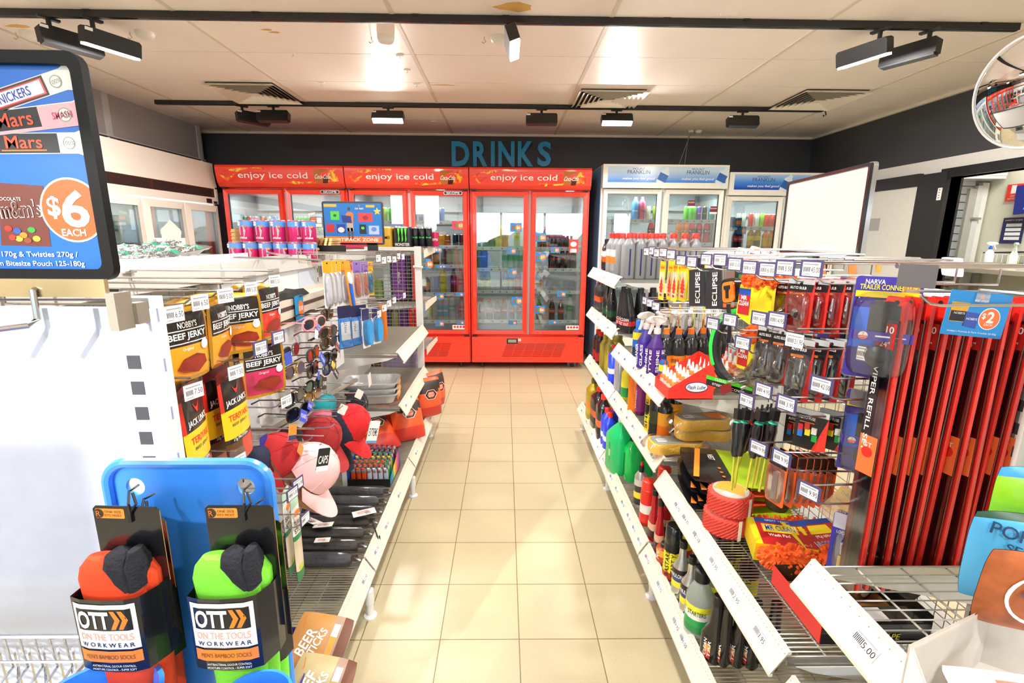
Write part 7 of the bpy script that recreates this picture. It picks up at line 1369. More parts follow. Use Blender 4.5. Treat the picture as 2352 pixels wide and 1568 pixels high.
LUB = Kind(lub2)
for j in range(4):
    for i in range(6): LUB.put('small orange bottle with red tip, row %s of the red box, %s from the aisle' % (('one', 'two', 'three', 'four')[j], ORD[i]), 'small bottles in the red box', (X0_+.026+i*.05, Y0_+.022+j*.04, z+.004+.012*i), 0)
TD = 'lower shelf of the right unit'
rowp('rdark', 'dark red bottle with red cap', TD, .59, [(1366, 826), (1377, 834)]); rowp('olive', 'olive gold oil bottle', TD, .59, [(1388, 845), (1399, 853), (1411, 850), (1420, 846)]); rowp('blue', 'blue oil bottle', TD, .59, [(1407, 876)]); rowp('grey2', 'plain silver grey bottle', TD, .59, [(1424, 897)])
rowp('yspray', 'yellow and green bottle', TD, .59, [(1438, 915)]); rowp('orange', 'clear bottle of orange liquid', TD, .59, [(1454, 942)]); rowp('purp', 'purple bottle', TD, .59, [(1470, 950)]); rowp('yaero', 'yellow aerosol can with black cap', TD, .59, [(1482, 991)]); rowp('dark', 'black bottle with small yellow writing', TD, .59, [(1503, 1004)]); rowp('oblack', 'orange labelled black bottle', TD, .59, [(1523, 1010), (1546, 985)])
TE = 'base shelf of the right unit'
rowp('gold', 'large gold oil jug at the far end', TE, .20, [(1350, 955)]); rowp('jug', 'large black oil jug with red cap', TE, .20, [(1361, 978), (1377, 1000)]); rowp('blue', 'blue bottle with red cap', TE, .20, [(1388, 1018), (1396, 1030), (1408, 1012)]); rowp('green', 'large green coolant jug', TE, .20, [(1420, 1075)], -85); rowp('green2', 'smaller green coolant bottle with black cap', TE, .20, [(1450, 1096), (1478, 1085)])
rowp('gaero', 'grey tyre sealant can', TE, .20, [(1468, 1160)]); rowp('raero', 'red aerosol can with red cap', TE, .20, [(1484, 1200), (1520, 1165)]); rowp('slim', 'slim dark red bottle with black cap', TE, .20, [(1484, 1235), (1500, 1262), (1526, 1225)]); rowp('tin', 'small red and yellow additive tin', TE, .20, [(1513, 1290)]); rowp('basta', 'yellow aerosol can with tall black cap', TE, .20, [(1532, 1322), (1570, 1270)], -40)
rowp('silver', 'silver bottle with narrow neck', TE, .20, [(1553, 1362), (1570, 1402), (1603, 1345)], -40); rowp('clearb', 'large clear bottle with green label', TE, .20, [(1598, 1445), (1640, 1400)], -40); rowp('sblack', 'slim black bottle with red label', TE, .20, [(1622, 1506), (1652, 1512), (1684, 1514), (1716, 1518), (1760, 1522)], -60)
rowp('basta', 'yellow can below the rope', TE, .20, [(1655, 1340), (1690, 1335), (1712, 1385)], -40)
# sponges, vests, rope, mitts, tape
SPM = M('ffc24a', .8, bump=.5, scale=120)
for k, (x, y, z, r) in enumerate(((.80, 1.98, .60, 4), (.84, 2.0, .652, -3), (.83, 1.99, .704, 5))):
    t = thing('car_sponge', ('lowest yellow car sponge sticking out over the aisle', 'middle yellow car sponge of the stack', 'top yellow car sponge with grey card sleeve')[k], 'sponge', (x+(-.06 if k == 0 else .02), y-.03, z), math.radians(r), 'wrapped yellow sponges'); n = 40
    o = [((.115+.0*math.cos(2*a))*math.copysign(abs(math.cos(a))**.6, math.cos(a)), (.058-.014*math.exp(-(math.cos(a)*3.2)**2))*math.copysign(abs(math.sin(a))**.6, math.sin(a))) for a in [2*PI*i/n for i in range(n)]]
    b = MB(); b.prism(o, .0, .046, SPM); b.build('sponge', t); b = MB(); b.flat([(x*.93, y*.93) for x, y in o], .0475, M('8f9288', .6)); b.rect(-.085, -.045, -.02, .012, .0485, PAPER); [b.rect(-.08+.005*q, -.0775+.005*q, -.012, .008, .049, INK) for q in range(7)]; b.add([(.03, -.035, .0486), (.09, -.035, .0486), (.09, .03, .0486), (.01, .03, .0486)], [(0, 1, 2, 3)], M('f08a3a', .5)); b.build('card', t, smooth=0)
    b = MB(); b.loft([(-.002, .125, .066, 0, 0, .5), (.025, .15, .07, 0, 0, .6), (.052, .122, .064, 0, 0, .5)], PL, 20, cap=False); b.build('clear_wrap', t)
VC = ['c8e01e', 'c8e01e', 'f0502a', 'c8e01e', 'f0502a', 'd0e82a', 'a8c81a']
for k in range(7):
    t = thing('vest_pack', 'bagged %s safety vest, %s in the pile' % ('red orange' if VC[k] == 'f0502a' else 'fluorescent yellow', ('bottom one', 'second from bottom', 'third from bottom', 'middle one', 'third from top', 'second from top', 'top one')[k]), 'safety vest', group='bagged safety vests', T=mv(.86+.012*(k % 3), 1.66+.015*(k % 2), .556+k*.0175) @ rot('Z', -8+7*(k % 3)) @ rot('Y', 3-(k % 3)*2) @ rot('X', 3))
    b = MB(); b.sheet(.37, .27, .018, 10, 8, lambda u, v: BLKB if u < .36 else (M('f08a2a', .4) if .36 < u < .0 else M(VC[k], .5)), fn=lambda u, v: .007*(math.sin(PI*u)*math.sin(PI*v))**.4); b.build('bag', t)
    b = MB(mv(0, 0, .008)); b.add([(-.175, -.11, .0005), (-.155, -.11, .0005), (-.10, .115, .0005), (-.12, .115, .0005)], [(0, 1, 2, 3)], M('f58a2a', .4)); b.text('VEST', .022, PAPER, -.075, .05, .0012, w=.045, bold=1, a=-90); [b.prism(ngon(.006, 10), 0, .0006, ORANGE, -.065, -.09+q*.03) for q in range(3)]; b.build('print', t, smooth=0)
ROPE = M('e8483a', .7, var=.35, scale=160, bump=.6)
for k in range(2):
    p = onZ(1682, 1240, .545); t = thing('rope_roll', ('lower roll of red rope in clear wrap', 'upper roll of red rope with orange and grey card on top')[k], 'rope', (p.x+.0+.008*k, p.y+.06, .547+k*.072), .4+k*.3, 'rolls of red rope'); b = MB()
    b.loft([(0, .062, .062), (.006, .068, .068), (.062, .068, .068), (.07, .060, .060)], ROPE, 28)
    for j in range(30): a = 2*PI*j/30; b.tube([(.0685*math.cos(a+.25*i), .0685*math.sin(a+.25*i), .006+.014*i) for i in range(5)], .0028, ROPE, 4)
    b.build('coil', t); b = MB(); b.prism(ngon(.056, 28), .070, .0715, M('b8b4a8', .6)); b.add([(-.01, -.05, .0722), (.05, -.02, .0722), (.05, .03, .0722), (.02, .05, .0722), (-.03, .045, .0722)], [(0, 1, 2, 3, 4)], M('f2a03a', .5)); [b.rect(-.045+.005*q, -.042+.005*q, -.02, .01, .0722, PAPER) for q in range(5)]; b.build('card', t, smooth=0)
    b = MB(mv(0, 0, 0) @ rot('Z', -100)); b.box(.0715, .0725, -.006, .006, .0, .07, PAPER); b.build('tape', t, smooth=0)
MIT = M('fb6a24', .85, bump=.2)
def mitt_geo(b, cx, cy, rx, ry, rz_, n, z0=0, seed=1, L=.02, hang_=False):
    rnd = random.Random(seed); b.loft([(z0-rz_*.9, rx*.5, ry*.5, cx, cy), (z0-rz_*.4, rx*.85, ry*.85, cx, cy), (z0, rx*.9, ry*.9, cx, cy), (z0+rz_*.4, rx*.8, ry*.8, cx, cy), (z0+rz_*.8, rx*.4, ry*.4, cx, cy)], MIT, 14)
    for i in range(n):
        u = rnd.uniform(-.75, 1); a = rnd.uniform(0, 2*PI); s = math.sqrt(max(0, 1-u*u)); d = Vector((s*math.cos(a), s*math.sin(a), u)); p = Vector((cx+d.x*rx*.8, cy+d.y*ry*.8, z0+d.z*rz_*.75)); e = Vector((rnd.uniform(-.4, .4), rnd.uniform(-.4, .4), rnd.uniform(-.7, .1))); q = p+(d+e*.5).normalized()*L
        b.tube([p, (p+q)/2+d*.002, q], [.0042, .0046, .0036], MIT, 5)
for k, (px, py, r, lb) in enumerate(((1803, 1290, -12, 'orange chenille wash pad in a red and yellow sleeve lying on the shelf'), (1893, 1292, 8, 'second orange wash pad, upside down beside the padlock packs'))):
    p = onZ(px, py, .55); t = thing('wash_pad', lb, 'wash pad', (p.x, p.y+.03, .585), math.radians(r)); b = MB(); mitt_geo(b, 0, -.065, .085, .035, .032, 210, 0, k+3); mitt_geo(b, 0, .085, .085, .03, .03, 110, .004, k+9); b.build('pad', t)
    b = MB(rot('X', 8)); b.box(-.085, .085, -.042, .075, -.03, .034, M('f2d81e', .4)); b.rect(-.065, .085, -.042, .075, .0348, M('b81a1e', .4)); b.rect(-.065, .085, .055, .075, .0352, M('1a4ab0', .4)); b.rect(-.05, .05, .012, .048, .0356, YELLOW); b.T = b.T @ rot('Z', 180 if k else 0)
    b.text('MR CLEAN', .024, PAPER, 0, .03, .037, w=.088, bold=2.5); b.text('MR CLEAN', .022, M('1a3a8a', .4), 0, .03, .0375, w=.084, bold=.5); b.text('GREAT VALUE', .008, PAPER, 0, .065, .036, w=.07); b.text('Wash Pad', .012, PAPER, -.01, .0, .036, w=.06, bold=1); b.text('2-in-1', .012, M('f0e03a', .4), .05, -.03, .0365); b.build('sleeve', t, smooth=0)
q = onZ(1862, 1512, .545); t = thing('display_box', 'black and red open carton of tape rolls near the camera', 'display box', (0, 0, 0)); b = MB(); bx0, bx1, by0, by1, z = .765, 1.03, .985, 1.20, .54; KB = M('a8743a', .8)
b.box(bx0, bx1, by0, by1, z, z+.003, KB); b.box(bx0-.002, bx0, by0, by1, z, z+.055, M('d8302a', .4)); b.box(bx1, bx1+.002, by0, by1, z, z+.075, BLACK); b.box(bx0, bx1, by0-.002, by0, z, z+.055, BLKB); b.box(bx0, bx1, by1, by1+.002, z, z+.055, M('3a2a1a', .6)); b.box(bx0, bx1, by0, by0+.055, z+.055, z+.057, BLKB); b.build('box', t, smooth=0)
b = MB(fr((.9, by0-.003, z+.03), 'y-')); b.text('CLOTH TAPE', .016, M('c8b82a', .4), -.01, -.008, .001, w=.13, bold=1, shear=.2); b.rect(-.12, -.01, .008, .018, .0008, RED); b.rect(-.02, .1, -.024, -.019, .0008, RED); b.T = mv(0, 0, z+.0575); [b.rect(x, x+.045, by0+.005, by0+.05, .0004, PAPER) for x in (.80, .89)]; [b.rect(.812+q_*.004, .814+q_*.004, by0+.01, by0+.04, .001, INK) for q_ in range(6)]; b.build('print', t, smooth=0)
for k, (x, y) in enumerate(((.845, 1.085), (.965, 1.145))):
    t = thing('tape_roll', 'silver cloth tape roll, %s in the carton' % ('front one' if k == 0 else 'one at the back'), 'tape roll', T=mv(x, y, z+.042) @ rot('Z', 25) @ rot('X', 90)); b = MB(); b.lathe([(.024, -.024), (.040, -.024), (.040, .024), (.024, .024)], M('8a8680', .2, .9), 28); b.build('tape', t); b = MB(); b.prism(ngon(.026, 20), .0235, .0255, PAPER); b.prism(ngon(.012, 16), .0255, .026, M('c83a2a', .4)); b.build('core_label', t, smooth=0)
b = MB(mv(1.0, 1.03, .70) @ rot('Z', -30) @ fr((0, 0, 0), 'y-', -.5)); b.prism(rrect(.09, .13, .006), 0, .004, BLKB); b.text('GLOW', .03, M('c8d84a', .4), -.02, 0, .005, w=.08, bold=1, a=60); b.rect(.0, .04, -.03, .05, .0045, PAPER); b.rect(.006, .034, .0, .045, .005, RED); tag(b.build('sticker_pack', smooth=0), 'black card pack with yellow green lettering leaning beyond the near shelf', 'card pack')
# ---------------------------------------------------------------- things hanging on the right unit (faces towards the aisle)
HR = 'packs on the right hooks'
def hp(K, lab, px, py, X, yaw=0, roll=0, grp=HR, s=1, tilt=0): p = onX(px, py, X); K.put(lab, grp, T=mv(*p) @ rot('Z', 180-yaw) @ rot('X', roll) @ rot('Y', tilt) @ Matrix.Scale(s, 4)); return p
def stackx(K, lab, px, py, X, n, dx=.03, yaw=0, place='', roll=0, s=1):
    p = onX(px, py, X)
    for k in range(n): K.put('%s, %s%s' % (lab, place, '' if n == 1 else ', '+('front one' if k == 0 else ORD[k]+' from the front')), HR, T=mv(p.x+k*dx, p.y, p.z) @ rot('Z', 180-yaw+random.uniform(-4, 4)) @ rot('X', roll) @ Matrix.Scale(s, 4))
def facecard(name, cat, w, h, bg, draw, th=.002, extra=None):
    def mk():
        t = bpy.data.objects.new(name, None); COL.objects.link(t); t['category'] = cat; b = MB(fr((0, 0, -h/2), 'x+')); b.prism(rrect(w, h, .004), -th, 0, M(bg, .35)); b.build('card', t, smooth=0)
        b = MB(fr((0, 0, -h/2), 'x+')); draw(b, w, h); b.build('print', t, smooth=0)
        if extra: extra(t, w, h)
        return t
    return Kind(mk)
TREE = [(-.002, -.5), (-.002, -.36), (-.16, -.38), (-.3, -.3), (-.22, -.22), (-.42, -.12), (-.26, -.05), (-.36, .05), (-.2, .12), (-.24, .22), (-.1, .3), (0, .5), (.1, .3), (.24, .22), (.2, .12), (.36, .05), (.26, -.05), (.42, -.12), (.22, -.22), (.3, -.3), (.16, -.38), (.002, -.36)]
AF = {c: facecard('air_freshener', 'air freshener', .065, .165, 'ece01e', lambda b, w, h, c=c: (b.rect(-w*.4, w*.4, -h*.42, h*.22, .0006, M('d8d8c0', .3)), b.add([(x*w*.9, y*h*.5-.02, .0012) for x, y in TREE], [tuple(range(22))], M(c, .45)), b.rect(-w*.42, w*.42, h*.26, h*.42, .0006, M('f2c81e', .4)), b.text('CAR FRESH', .010, RED, 0, h*.34, .0012, w=w*.75, bold=1), b.rect(-w*.2, w*.2, -h*.40, -h*.34, .0014, RED))) for c in ('e03a2a', '2a2a1e')}
stackx(AF['e03a2a'], 'yellow air freshener pack with red tree', 1523, 600, .68, 4, .035, place='left stack'); stackx(AF['2a2a1e'], 'yellow air freshener pack with dark tree', 1540, 598, .74, 3, .035, place='middle stack'); stackx(AF['e03a2a'], 'yellow air freshener pack with red tree', 1553, 598, .69, 4, .035, place='right stack')
for i, (px, py) in enumerate(((1540, 702), (1562, 700), (1595, 706), (1618, 706))): hp(AF['e03a2a' if i % 2 else '2a2a1e'], 'yellow air freshener pack in the lower row, %s' % nth(i, 4), px, py, .80+.04*i, 10, s=.7)
def eclipse():
    t = bpy.data.objects.new('headset_box', None); COL.objects.link(t); t['category'] = 'box'; w, h, d = .085, .12, .045; b = MB(); b.box(-d, 0, -w/2, w/2, -h-.02, -.02, M('23262e', .4)); b.build('box', t, smooth=0); b = MB(); b.box(-.012, -.011, -.025, .025, -.022, .018, BLACK); b.build('hang_tab', t, smooth=0)
    b = MB(fr((.0005, 0, -h/2-.02), 'x+')); b.text('ECLIPSE', .026, PAPER, .008, 0, .0008, w=.10, bold=2, a=90); b.T = fr((-d/2, w/2+.0005, -h/2-.02), 'y+'); b.rect(-.018, .018, -.055, -.015, .0003, M('e8602a', .4)); b.rect(-.018, .018, .015, .055, .0003, M('3a8a4a', .4)); b.text('MICROFIBRE', .009, PAPER, .0, -.0, .0008, w=.09, a=90); b.build('print', t, smooth=0); return t
K = Kind(eclipse); hp(K, 'black box lettered ECLIPSE, left of two on the upper hooks', 1600, 604, .72, -12, 8, HR, 1.15); hp(K, 'black box lettered ECLIPSE, right of two on the upper hooks', 1640, 602, .72, -8, 8, HR, 1.15); hp(K, 'third black box partly behind the tape measure', 1680, 612, .84, -8, 0)
p = onX(1672, 668, .68); t = thing('tape_measure', 'orange and black tape measure hanging in clear plastic', 'tape measure', T=mv(*p) @ rot('Z', 190) @ rot('X', 12)); b = MB(fr((0, 0, 0), 'x+')); b.prism(rrect(.068, .075, .018), -.022, .0, BLKB); b.prism(rrect(.055, .062, .012), 0, .005, M('f57a1e', .35), .006, -.004); b.prism([(-.006, -.02), (.006, -.02), (.006, .004), (.014, .008), (.014, .018), (-.014, .018), (-.014, .008), (-.006, .004)], .005, .008, BLACK, .004, -.002); b.box(.02, .034, -.047, -.036, -.01, .004, SILVER); b.build('case', t)
b = MB(fr((0, 0, .03), 'x+')); b.prism(rrect(.06, .13, .008), -.004, .0, clear('ffffff', .12, .05, .96)); b.prism(rrect(.045, .06, .004), -.006, -.005, M('e8542a', .4), 0, .0); b.build('clear_pack', t)
b = MB(mv(0, -.0, -.07)); b.tube([(0, -.0, .03), (0, .004, -.02), (0, 0, -.07)], .006, BLACK); b.build('wrist_loop', t)
# orange mitts in yellow sleeves
for k, (px, py, X, lb) in enumerate(((1745, 640, .72, 'orange chenille wash mitt in yellow sleeve on the upper hooks'), (1790, 640, .86, 'orange wash mitt behind the first on the upper hooks'), (1738, 770, .80, 'orange wash mitt hanging behind the red bulb packs'))):
    p = onX(px, py, X); t = thing('wash_mitt', lb, 'wash mitt', T=mv(*p) @ rot('Z', 195)); b = MB(); mitt_geo(b, 0, 0, .03, .062, .038, 170 if k == 0 else 70, 0, 20+k, .012); b.build('mitt', t); b = MB(fr((.02, 0, -.06), 'x+')); b.prism([(-.055, -.05), (.0, -.07), (.055, -.055), (.05, .045), (-.05, .04)], -.02, 0, M('f2dc1e', .4)); b.rect(-.05, -.005, -.045, .03, .0008, M('b81e22', .4)); b.rect(-.05, -.005, .012, .03, .0012, M('1a4ab0', .4)); b.text('MR', .012, PAPER, -.028, .004, .0016, bold=2); b.text('CLEAN', .014, PAPER, -.028, -.012, .0016, w=.04, bold=2); b.build('sleeve', t, smooth=0)
# bulb packs: red and black card, clear dome
def bulbs(b, w, h): b.rect(-w/2+.001, w/2-.001, h*.26, h*.4, .001, BLACK); b.rect(-w*.4, w*.1, h*.20, h*.24, .001, ORANGE); b.text('AUTO BULB', h*.05, PAPER, -w*.1, h*.33, .0014, w=w*.6, bold=1); b.add([(w*.5, -h*.5, .0012), (w*.5, h*.5, .0012), (w*.2, -h*.5, .0012)], [(0, 1, 2)], M('e02a22', .4)); b.loft([(.004, .006, .010, 0, -h*.2), (.018, .009, .012, 0, -h*.14), (.026, .004, .006, 0, -h*.14)], M('9a9a98', .15, .9), 12)
BU = blister('b01a1e', .062, .125, bulbs, .22, 'b8babc'); BU2 = blister('2a2226', .055, .15, bulbs, .22, 'b8babc', t_=.012); BU3 = blister('6a1418', .055, .14, bulbs, .22, 'b8babc')
stackx(BU, 'clear bulb pack with grey, black and red card', 1843, 640, .70, 7, .035, -35, 'upper row'); hp(BU3, 'dark red bulb pack at the left of the upper row', 1808, 640, .78, -30)
stackx(BU2, 'headlamp bulb pack with red edged card', 1765, 748, .72, 2, .05, -35, 'second row left'); stackx(BU2, 'headlamp bulb pack with red edged card', 1800, 754, .72, 2, .05, -35, 'second row middle'); stackx(BU2, 'headlamp bulb pack with red edged card', 1845, 778, .70, 4, .035, -35, 'second row right'); hp(BU3, 'dark bulb pack behind the cream ticket', 1885, 762, .86, -30); hp(BU3, 'dark bulb pack above the 42 dollar ticket', 1915, 762, .92, -30)
def clam(w, h, col, big=1, txt='TRAILER|CONNECTOR'):
    def mk():
        t = bpy.data.objects.new('trailer_plug_pack', None); COL.objects.link(t); t['category'] = 'blister pack'; b = MB(fr((0, 0, -h/2), 'x+')); b.prism(rrect(w, h, .008), -.001, 0, M('3a2a96', .4)); b.rect(-w/2+.003, w/2-.003, -h*.2, h*.2, .0004, M('1a6ae8', .4)); b.rect(-w/2+.003, w/2-.003, h*.3, h*.36, .0008, YELLOW); b.text('NARVA', h*.045, PAPER, -w*.2, h*.45, .001, w=w*.3, bold=1.5); b.text('TRAILER CONNECTOR', h*.05, M('e8e03a', .4), 0, h*.40, .001, w=w*.85, bold=1.5); b.rect(w*.2, w*.45, h*.36, h*.47, .0006, M('d8823a', .5, var=.5)); b.build('card', t, smooth=0)
        b = MB(fr((0, 0, -h/2), 'x+')); b.box(-w*.22, w*.24, h*.0, h*.25, .002, .045, BLKB); b.box(-w*.16, w*.18, h*.25, h*.28, .01, .035, BLACK); b.loft([(.004, .026, .026, 0, -h*.24), (.05, .024, .024, 0, -h*.24), (.052, .015, .015, 0, -h*.24)], BLKB, 18); b.box(-w*.1, w*.16, -h*.08, 0, .01, .03, M('1c1c1e', .4)); b.build('plug', t)
        b = MB(fr((0, 0, -h/2), 'x+')); b.rect(-w*.46, w*.46, -h*.09, h*.0, .052, M('3f2a9a', .4)); b.prism(ngon(h*.038, 20), .0522, .0526, PAPER, -w*.26, -h*.045); b.add([(x-w*.26, y-h*.045, .0529) for x, y in ngon(h*.036, 20) if y <= .0001], [tuple(range(11))], RED); b.text('7', h*.03, RED, -w*.26, -h*.03, .0532); b.text('LARGE', h*.012, PAPER, -w*.26, -h*.058, .0534); b.rect(-w*.08, w*.15, -h*.05, -h*.035, .0525, PAPER); b.rect(w*.2, w*.36, -h*.05, -h*.04, .0525, PAPER); b.build('band', t, smooth=0)
        b = MB(fr((0, 0, -h/2), 'x+')); b.loft([(.0, w*.5, h*.42, 0, -h*.06, .4), (.05, w*.44, h*.38, 0, -h*.06, .4), (.056, w*.40, h*.36, 0, -h*.06, .4)], clear('ffffff', .10, .04, .985), 20); b.prism(rrect(w+.008, h+.006, .01), -.0025, -.0015, clear('ffffff', .1, .04, .97)); b.build('clear_shell', t); return t
    return Kind(mk)
CL = clam(.125, .24, '')
hp(CL, 'purple and blue trailer plug pack, upper one beside the red wiper packs', 2045, 636, .79, -52, 0, 'trailer plug packs', .9); hp(CL, 'trailer plug pack seen edge-on to the left of the upper one', 1955, 640, .88, 10, 0, 'trailer plug packs', .9); hp(CL, 'lower trailer plug pack behind the plain grey ticket', 2010, 902, .84, -50, 0, 'trailer plug packs', .82)
BKP = blister('2a2a2e', .07, .20, lambda b, w, h: (b.box(-w*.35, w*.35, -h*.42, h*.15, .002, .03, M('2c2c30', .3)), b.rect(-w*.4, w*.4, -h*.02, h*.08, .032, PURPLE), b.rect(-.002, w*.3, .0, h*.05, .0325, RED)), .1, '2a2a2e', t_=.016)
stackx(BKP, 'black plug pack with purple band', 1928, 680, .84, 2, .05, -40, 'left of the purple packs')
# auto fuses, orange tools, green screwdrivers
FU = facecard('fuse_pack', 'fuse pack', .072, .10, '1c1a1c', lambda b, w, h: (b.rect(-w*.5, w*.5, h*.36, h*.5, .0006, M('b8babc', .4)), b.add([(w*.5, -h*.5, .0008), (w*.5, h*.36, .0008), (w*.1, -h*.5, .0008)], [(0, 1, 2)], M('e83222', .4)), b.text('AUTO FUSE', .007, PAPER, -.010, h*.28, .0012, w=.036, bold=1), b.rect(-w*.35, w*.1, h*.16, h*.18, .001, ORANGE), [b.box(x, x+.011, y, y+.016, .001, .006, M(c, .3)) for x, y, c in ((-.026, -.005, 'c82a3a'), (-.026, -.02, '2a7ad8'), (-.010, -.014, 'e8d83a'), (.004, -.008, 'e8e0d8'), (.006, -.026, '2aa84a'), (-.012, .0, 'c83a2a'))]))
hp(FU, 'auto fuse pack, front one with coloured fuses', 1868, 942, .74, -38); hp(FU, 'auto fuse pack, second to the right of the front one', 1922, 944, .80, -38); hp(FU, 'auto fuse pack, behind the second one', 1932, 946, .83, -38); hp(FU, 'auto fuse pack half hidden at the left', 1838, 948, .84, -38)
OB = blister('f0602a', .062, .15, lambda b, w, h: (b.rect(-w/2+.002, w/2-.002, h*.2, h*.49, .001, BLKB), b.box(-.006, .006, -h*.4, h*.1, .002, .008, SILVER)), .2, '1c1a1a')
for i, px in enumerate((1792, 1813, 1834, 1850, 1866, 1882, 1904)): hp(OB, 'orange and black blister pack below the 9 dollar ticket, %s' % nth(i, 7), px, 1035+2*i, .72+.035*i, -14, 0, 'orange blister packs')
def driver(hc):
    def mk(): b = MB(); b.lathe([(.0035, -.20), (.0035, -.10)], M('d8d84a', .3, .5), 8); o = tag(b.build('screwdriver'), None, 'screwdriver'); c = MB(); c.lathe([(.008, -.10), (.013, -.085), (.012, -.05), (.015, -.02), (.012, 0)], BLKB, 12); c.lathe([(.012, 0), (.010, .004), (.001, .005)], M(hc, .3), 12); c.build('handle', o); c = MB(); c.box(-.008, .008, -.012, .012, .01, .04, BLACK); c.tube([(0, 0, .04), (0, 0, .055)], .003, BLACK); c.build('hang_clip', o); return o
    return Kind(mk)
DR = {'g': driver('1aa888'), 'r': driver('d82a22')}
for i, (k, px, py, X, a) in enumerate((('g', 1694, 970, .68, -10), ('g', 1710, 970, .69, -3), ('r', 1728, 972, .72, 12), ('g', 1743, 973, .70, 0), ('g', 1756, 971, .73, 0), ('g', 1775, 972, .72, 0), ('r', 1764, 968, .76, 0))): p = onX(px, py, X); DR[k].put('hanging screwdriver with %s-ended black handle, %s' % ('green' if k == 'g' else 'red', ORD[i]+' from left'), 'screwdrivers on the right hooks', T=mv(*p) @ rot('X', a) @ rot('Y', 4))
# green steering wheel cover, clear funnels
p = onX(1695, 800, .78); t = thing('steering_wheel_cover', 'bright green and black steering wheel cover hanging in its band', 'steering wheel cover', T=mv(*p) @ rot('Z', 212)); b = MB(fr((0, 0, 0), 'x+')); b.tube([(.085*math.cos(a), .115*math.sin(a), 0) for a in [2*PI*i/40 for i in range(40)]], .016, M('1a1a1c', .6), 10, closed=True); b.build('ring', t); b = MB(fr((.004, 0, 0), 'x+')); b.tube([(.092*math.cos(a), .122*math.sin(a), 0) for a in [PI*.45+PI*.75*i/24 for i in range(25)]], .013, M('2ed84a', .5), 10); b.tube([(.092*math.cos(a), .122*math.sin(a), 0) for a in [-PI*.75+PI*1.1*i/24 for i in range(25)]], .013, M('1c1c1e', .6), 10); b.build('green_grip', t)
b = MB(fr((.03, 0, -.125), 'x+')); b.prism(rrect(.17, .035, .004), 0, .002, BLKB); b.rect(-.085, .085, .004, .0175, .003, M('4ad02a', .4)); b.text('CLOUD', .009, PAPER, -.03, .0105, .004, bold=1); b.text('STEERING COVER', .008, PAPER, 0, -.008, .003, w=.12); b.build('card_band', t, smooth=0)
CF = clear('f4f8f4', .16, .05, .95)
for k, (px, py, r) in enumerate(((1712, 868, .055), (1748, 860, .050), (1812, 812, .045))):
    p = onX(px, py, .74+.04*k); b = MB(mv(*p) @ rot('Y', 70) @ rot('X', 20)); b.lathe([(.01, -.05), (.012, -.02), (r*.75, .02), (r, .03), (r, .035), (r*.72, .025), (.01, -.015)], CF, 24); b.loft([(-.02, .035, .04), (.0, .03, .036)], clear('ffffff', .2, .1, .93), 12); tag(b.build('wrapped_funnel'), ('clear wrapped funnel at the left of the lower hooks', 'clear wrapped funnel, second beside the green cover', 'small clear cone beside the headlamp bulb packs')[k], 'funnel')
b = MB(mv(*onX(1668, 892, .74)) @ rot('Z', 190) @ fr((0, 0, 0), 'x+', .5)); b.prism(rrect(.06, .03, .002), 0, .001, MAROON); tag(b.build('shelf_ticket', smooth=0), 'small dark red ticket standing on the middle wire shelf', 'ticket')
# padlocks and yellow card
PK = blister('2a2a9a', .085, .15, lambda b, w, h: (b.rect(-w/2+.002, w/2-.002, h*.24, h*.49, .001, M('b8b8c8', .4)), b.text('LOCKWORKS', .008, PAPER, -.01, h*.18, .0012, w=.045, bold=1), b.box(-.022, .018, -.055, -.022, .002, .02, M('c8a85a', .25, .8)), b.tube([(-.016+.0, -.02, .012), (-.018, .005, .012), (-.002, .016, .012), (.014, .005, .012), (.012, -.02, .012)], .0045, SILVER, 8), b.rect(.02, .038, .008, .022, .0014, ORANGE)), .25, 'a8a8c0', t_=.01)
for i, (px, X) in enumerate(((1968, .80), (1996, .83), (2012, .86))): hp(PK, 'blue carded padlock pack on the lowest hook, %s' % ('front one', 'middle one', 'back one')[i], px, 1188, X, -48, 0, 'padlock packs')
b = MB(mv(*onX(1960, 1158, .86)) @ rot('Z', 222) @ fr((0, 0, 0), 'x+', -.35)); b.prism(rrect(.085, .055, .006), 0, .001, YELLOW); b.text('THROW AWAY', .011, M('2a6a2a', .5), 0, .012, .0016, w=.07, bold=1, a=0); b.text('emergency fuel can', .008, M('2a6a2a', .5), 0, -.010, .0016, w=.07); tag(b.build('hang_card', smooth=0), 'yellow card with green writing above the padlock packs', 'card')
b = MB(mv(*onX(1930, 1160, .78)) @ rot('Z', 215) @ fr((0, 0, 0), 'x+', -.5)); b.prism(rrect(.05, .10, .004), 0, .001, clear('f8e8e0', .2, .2, .9)); tag(b.build('clear_ticket_holder', smooth=0), 'clear empty ticket holder in front of the yellow card', 'ticket holder')
b = MB(mv(*onX(1790, 1120, .86))); b.loft([(-.07, .03, .03), (-.03, .04, .05), (.05, .03, .04), (.07, .01, .03)], tinted('4a4a2a', .5), 12); tag(b.build('wrapped_tool'), 'dark tool in crinkled clear wrap left of the orange packs', 'tool pack')
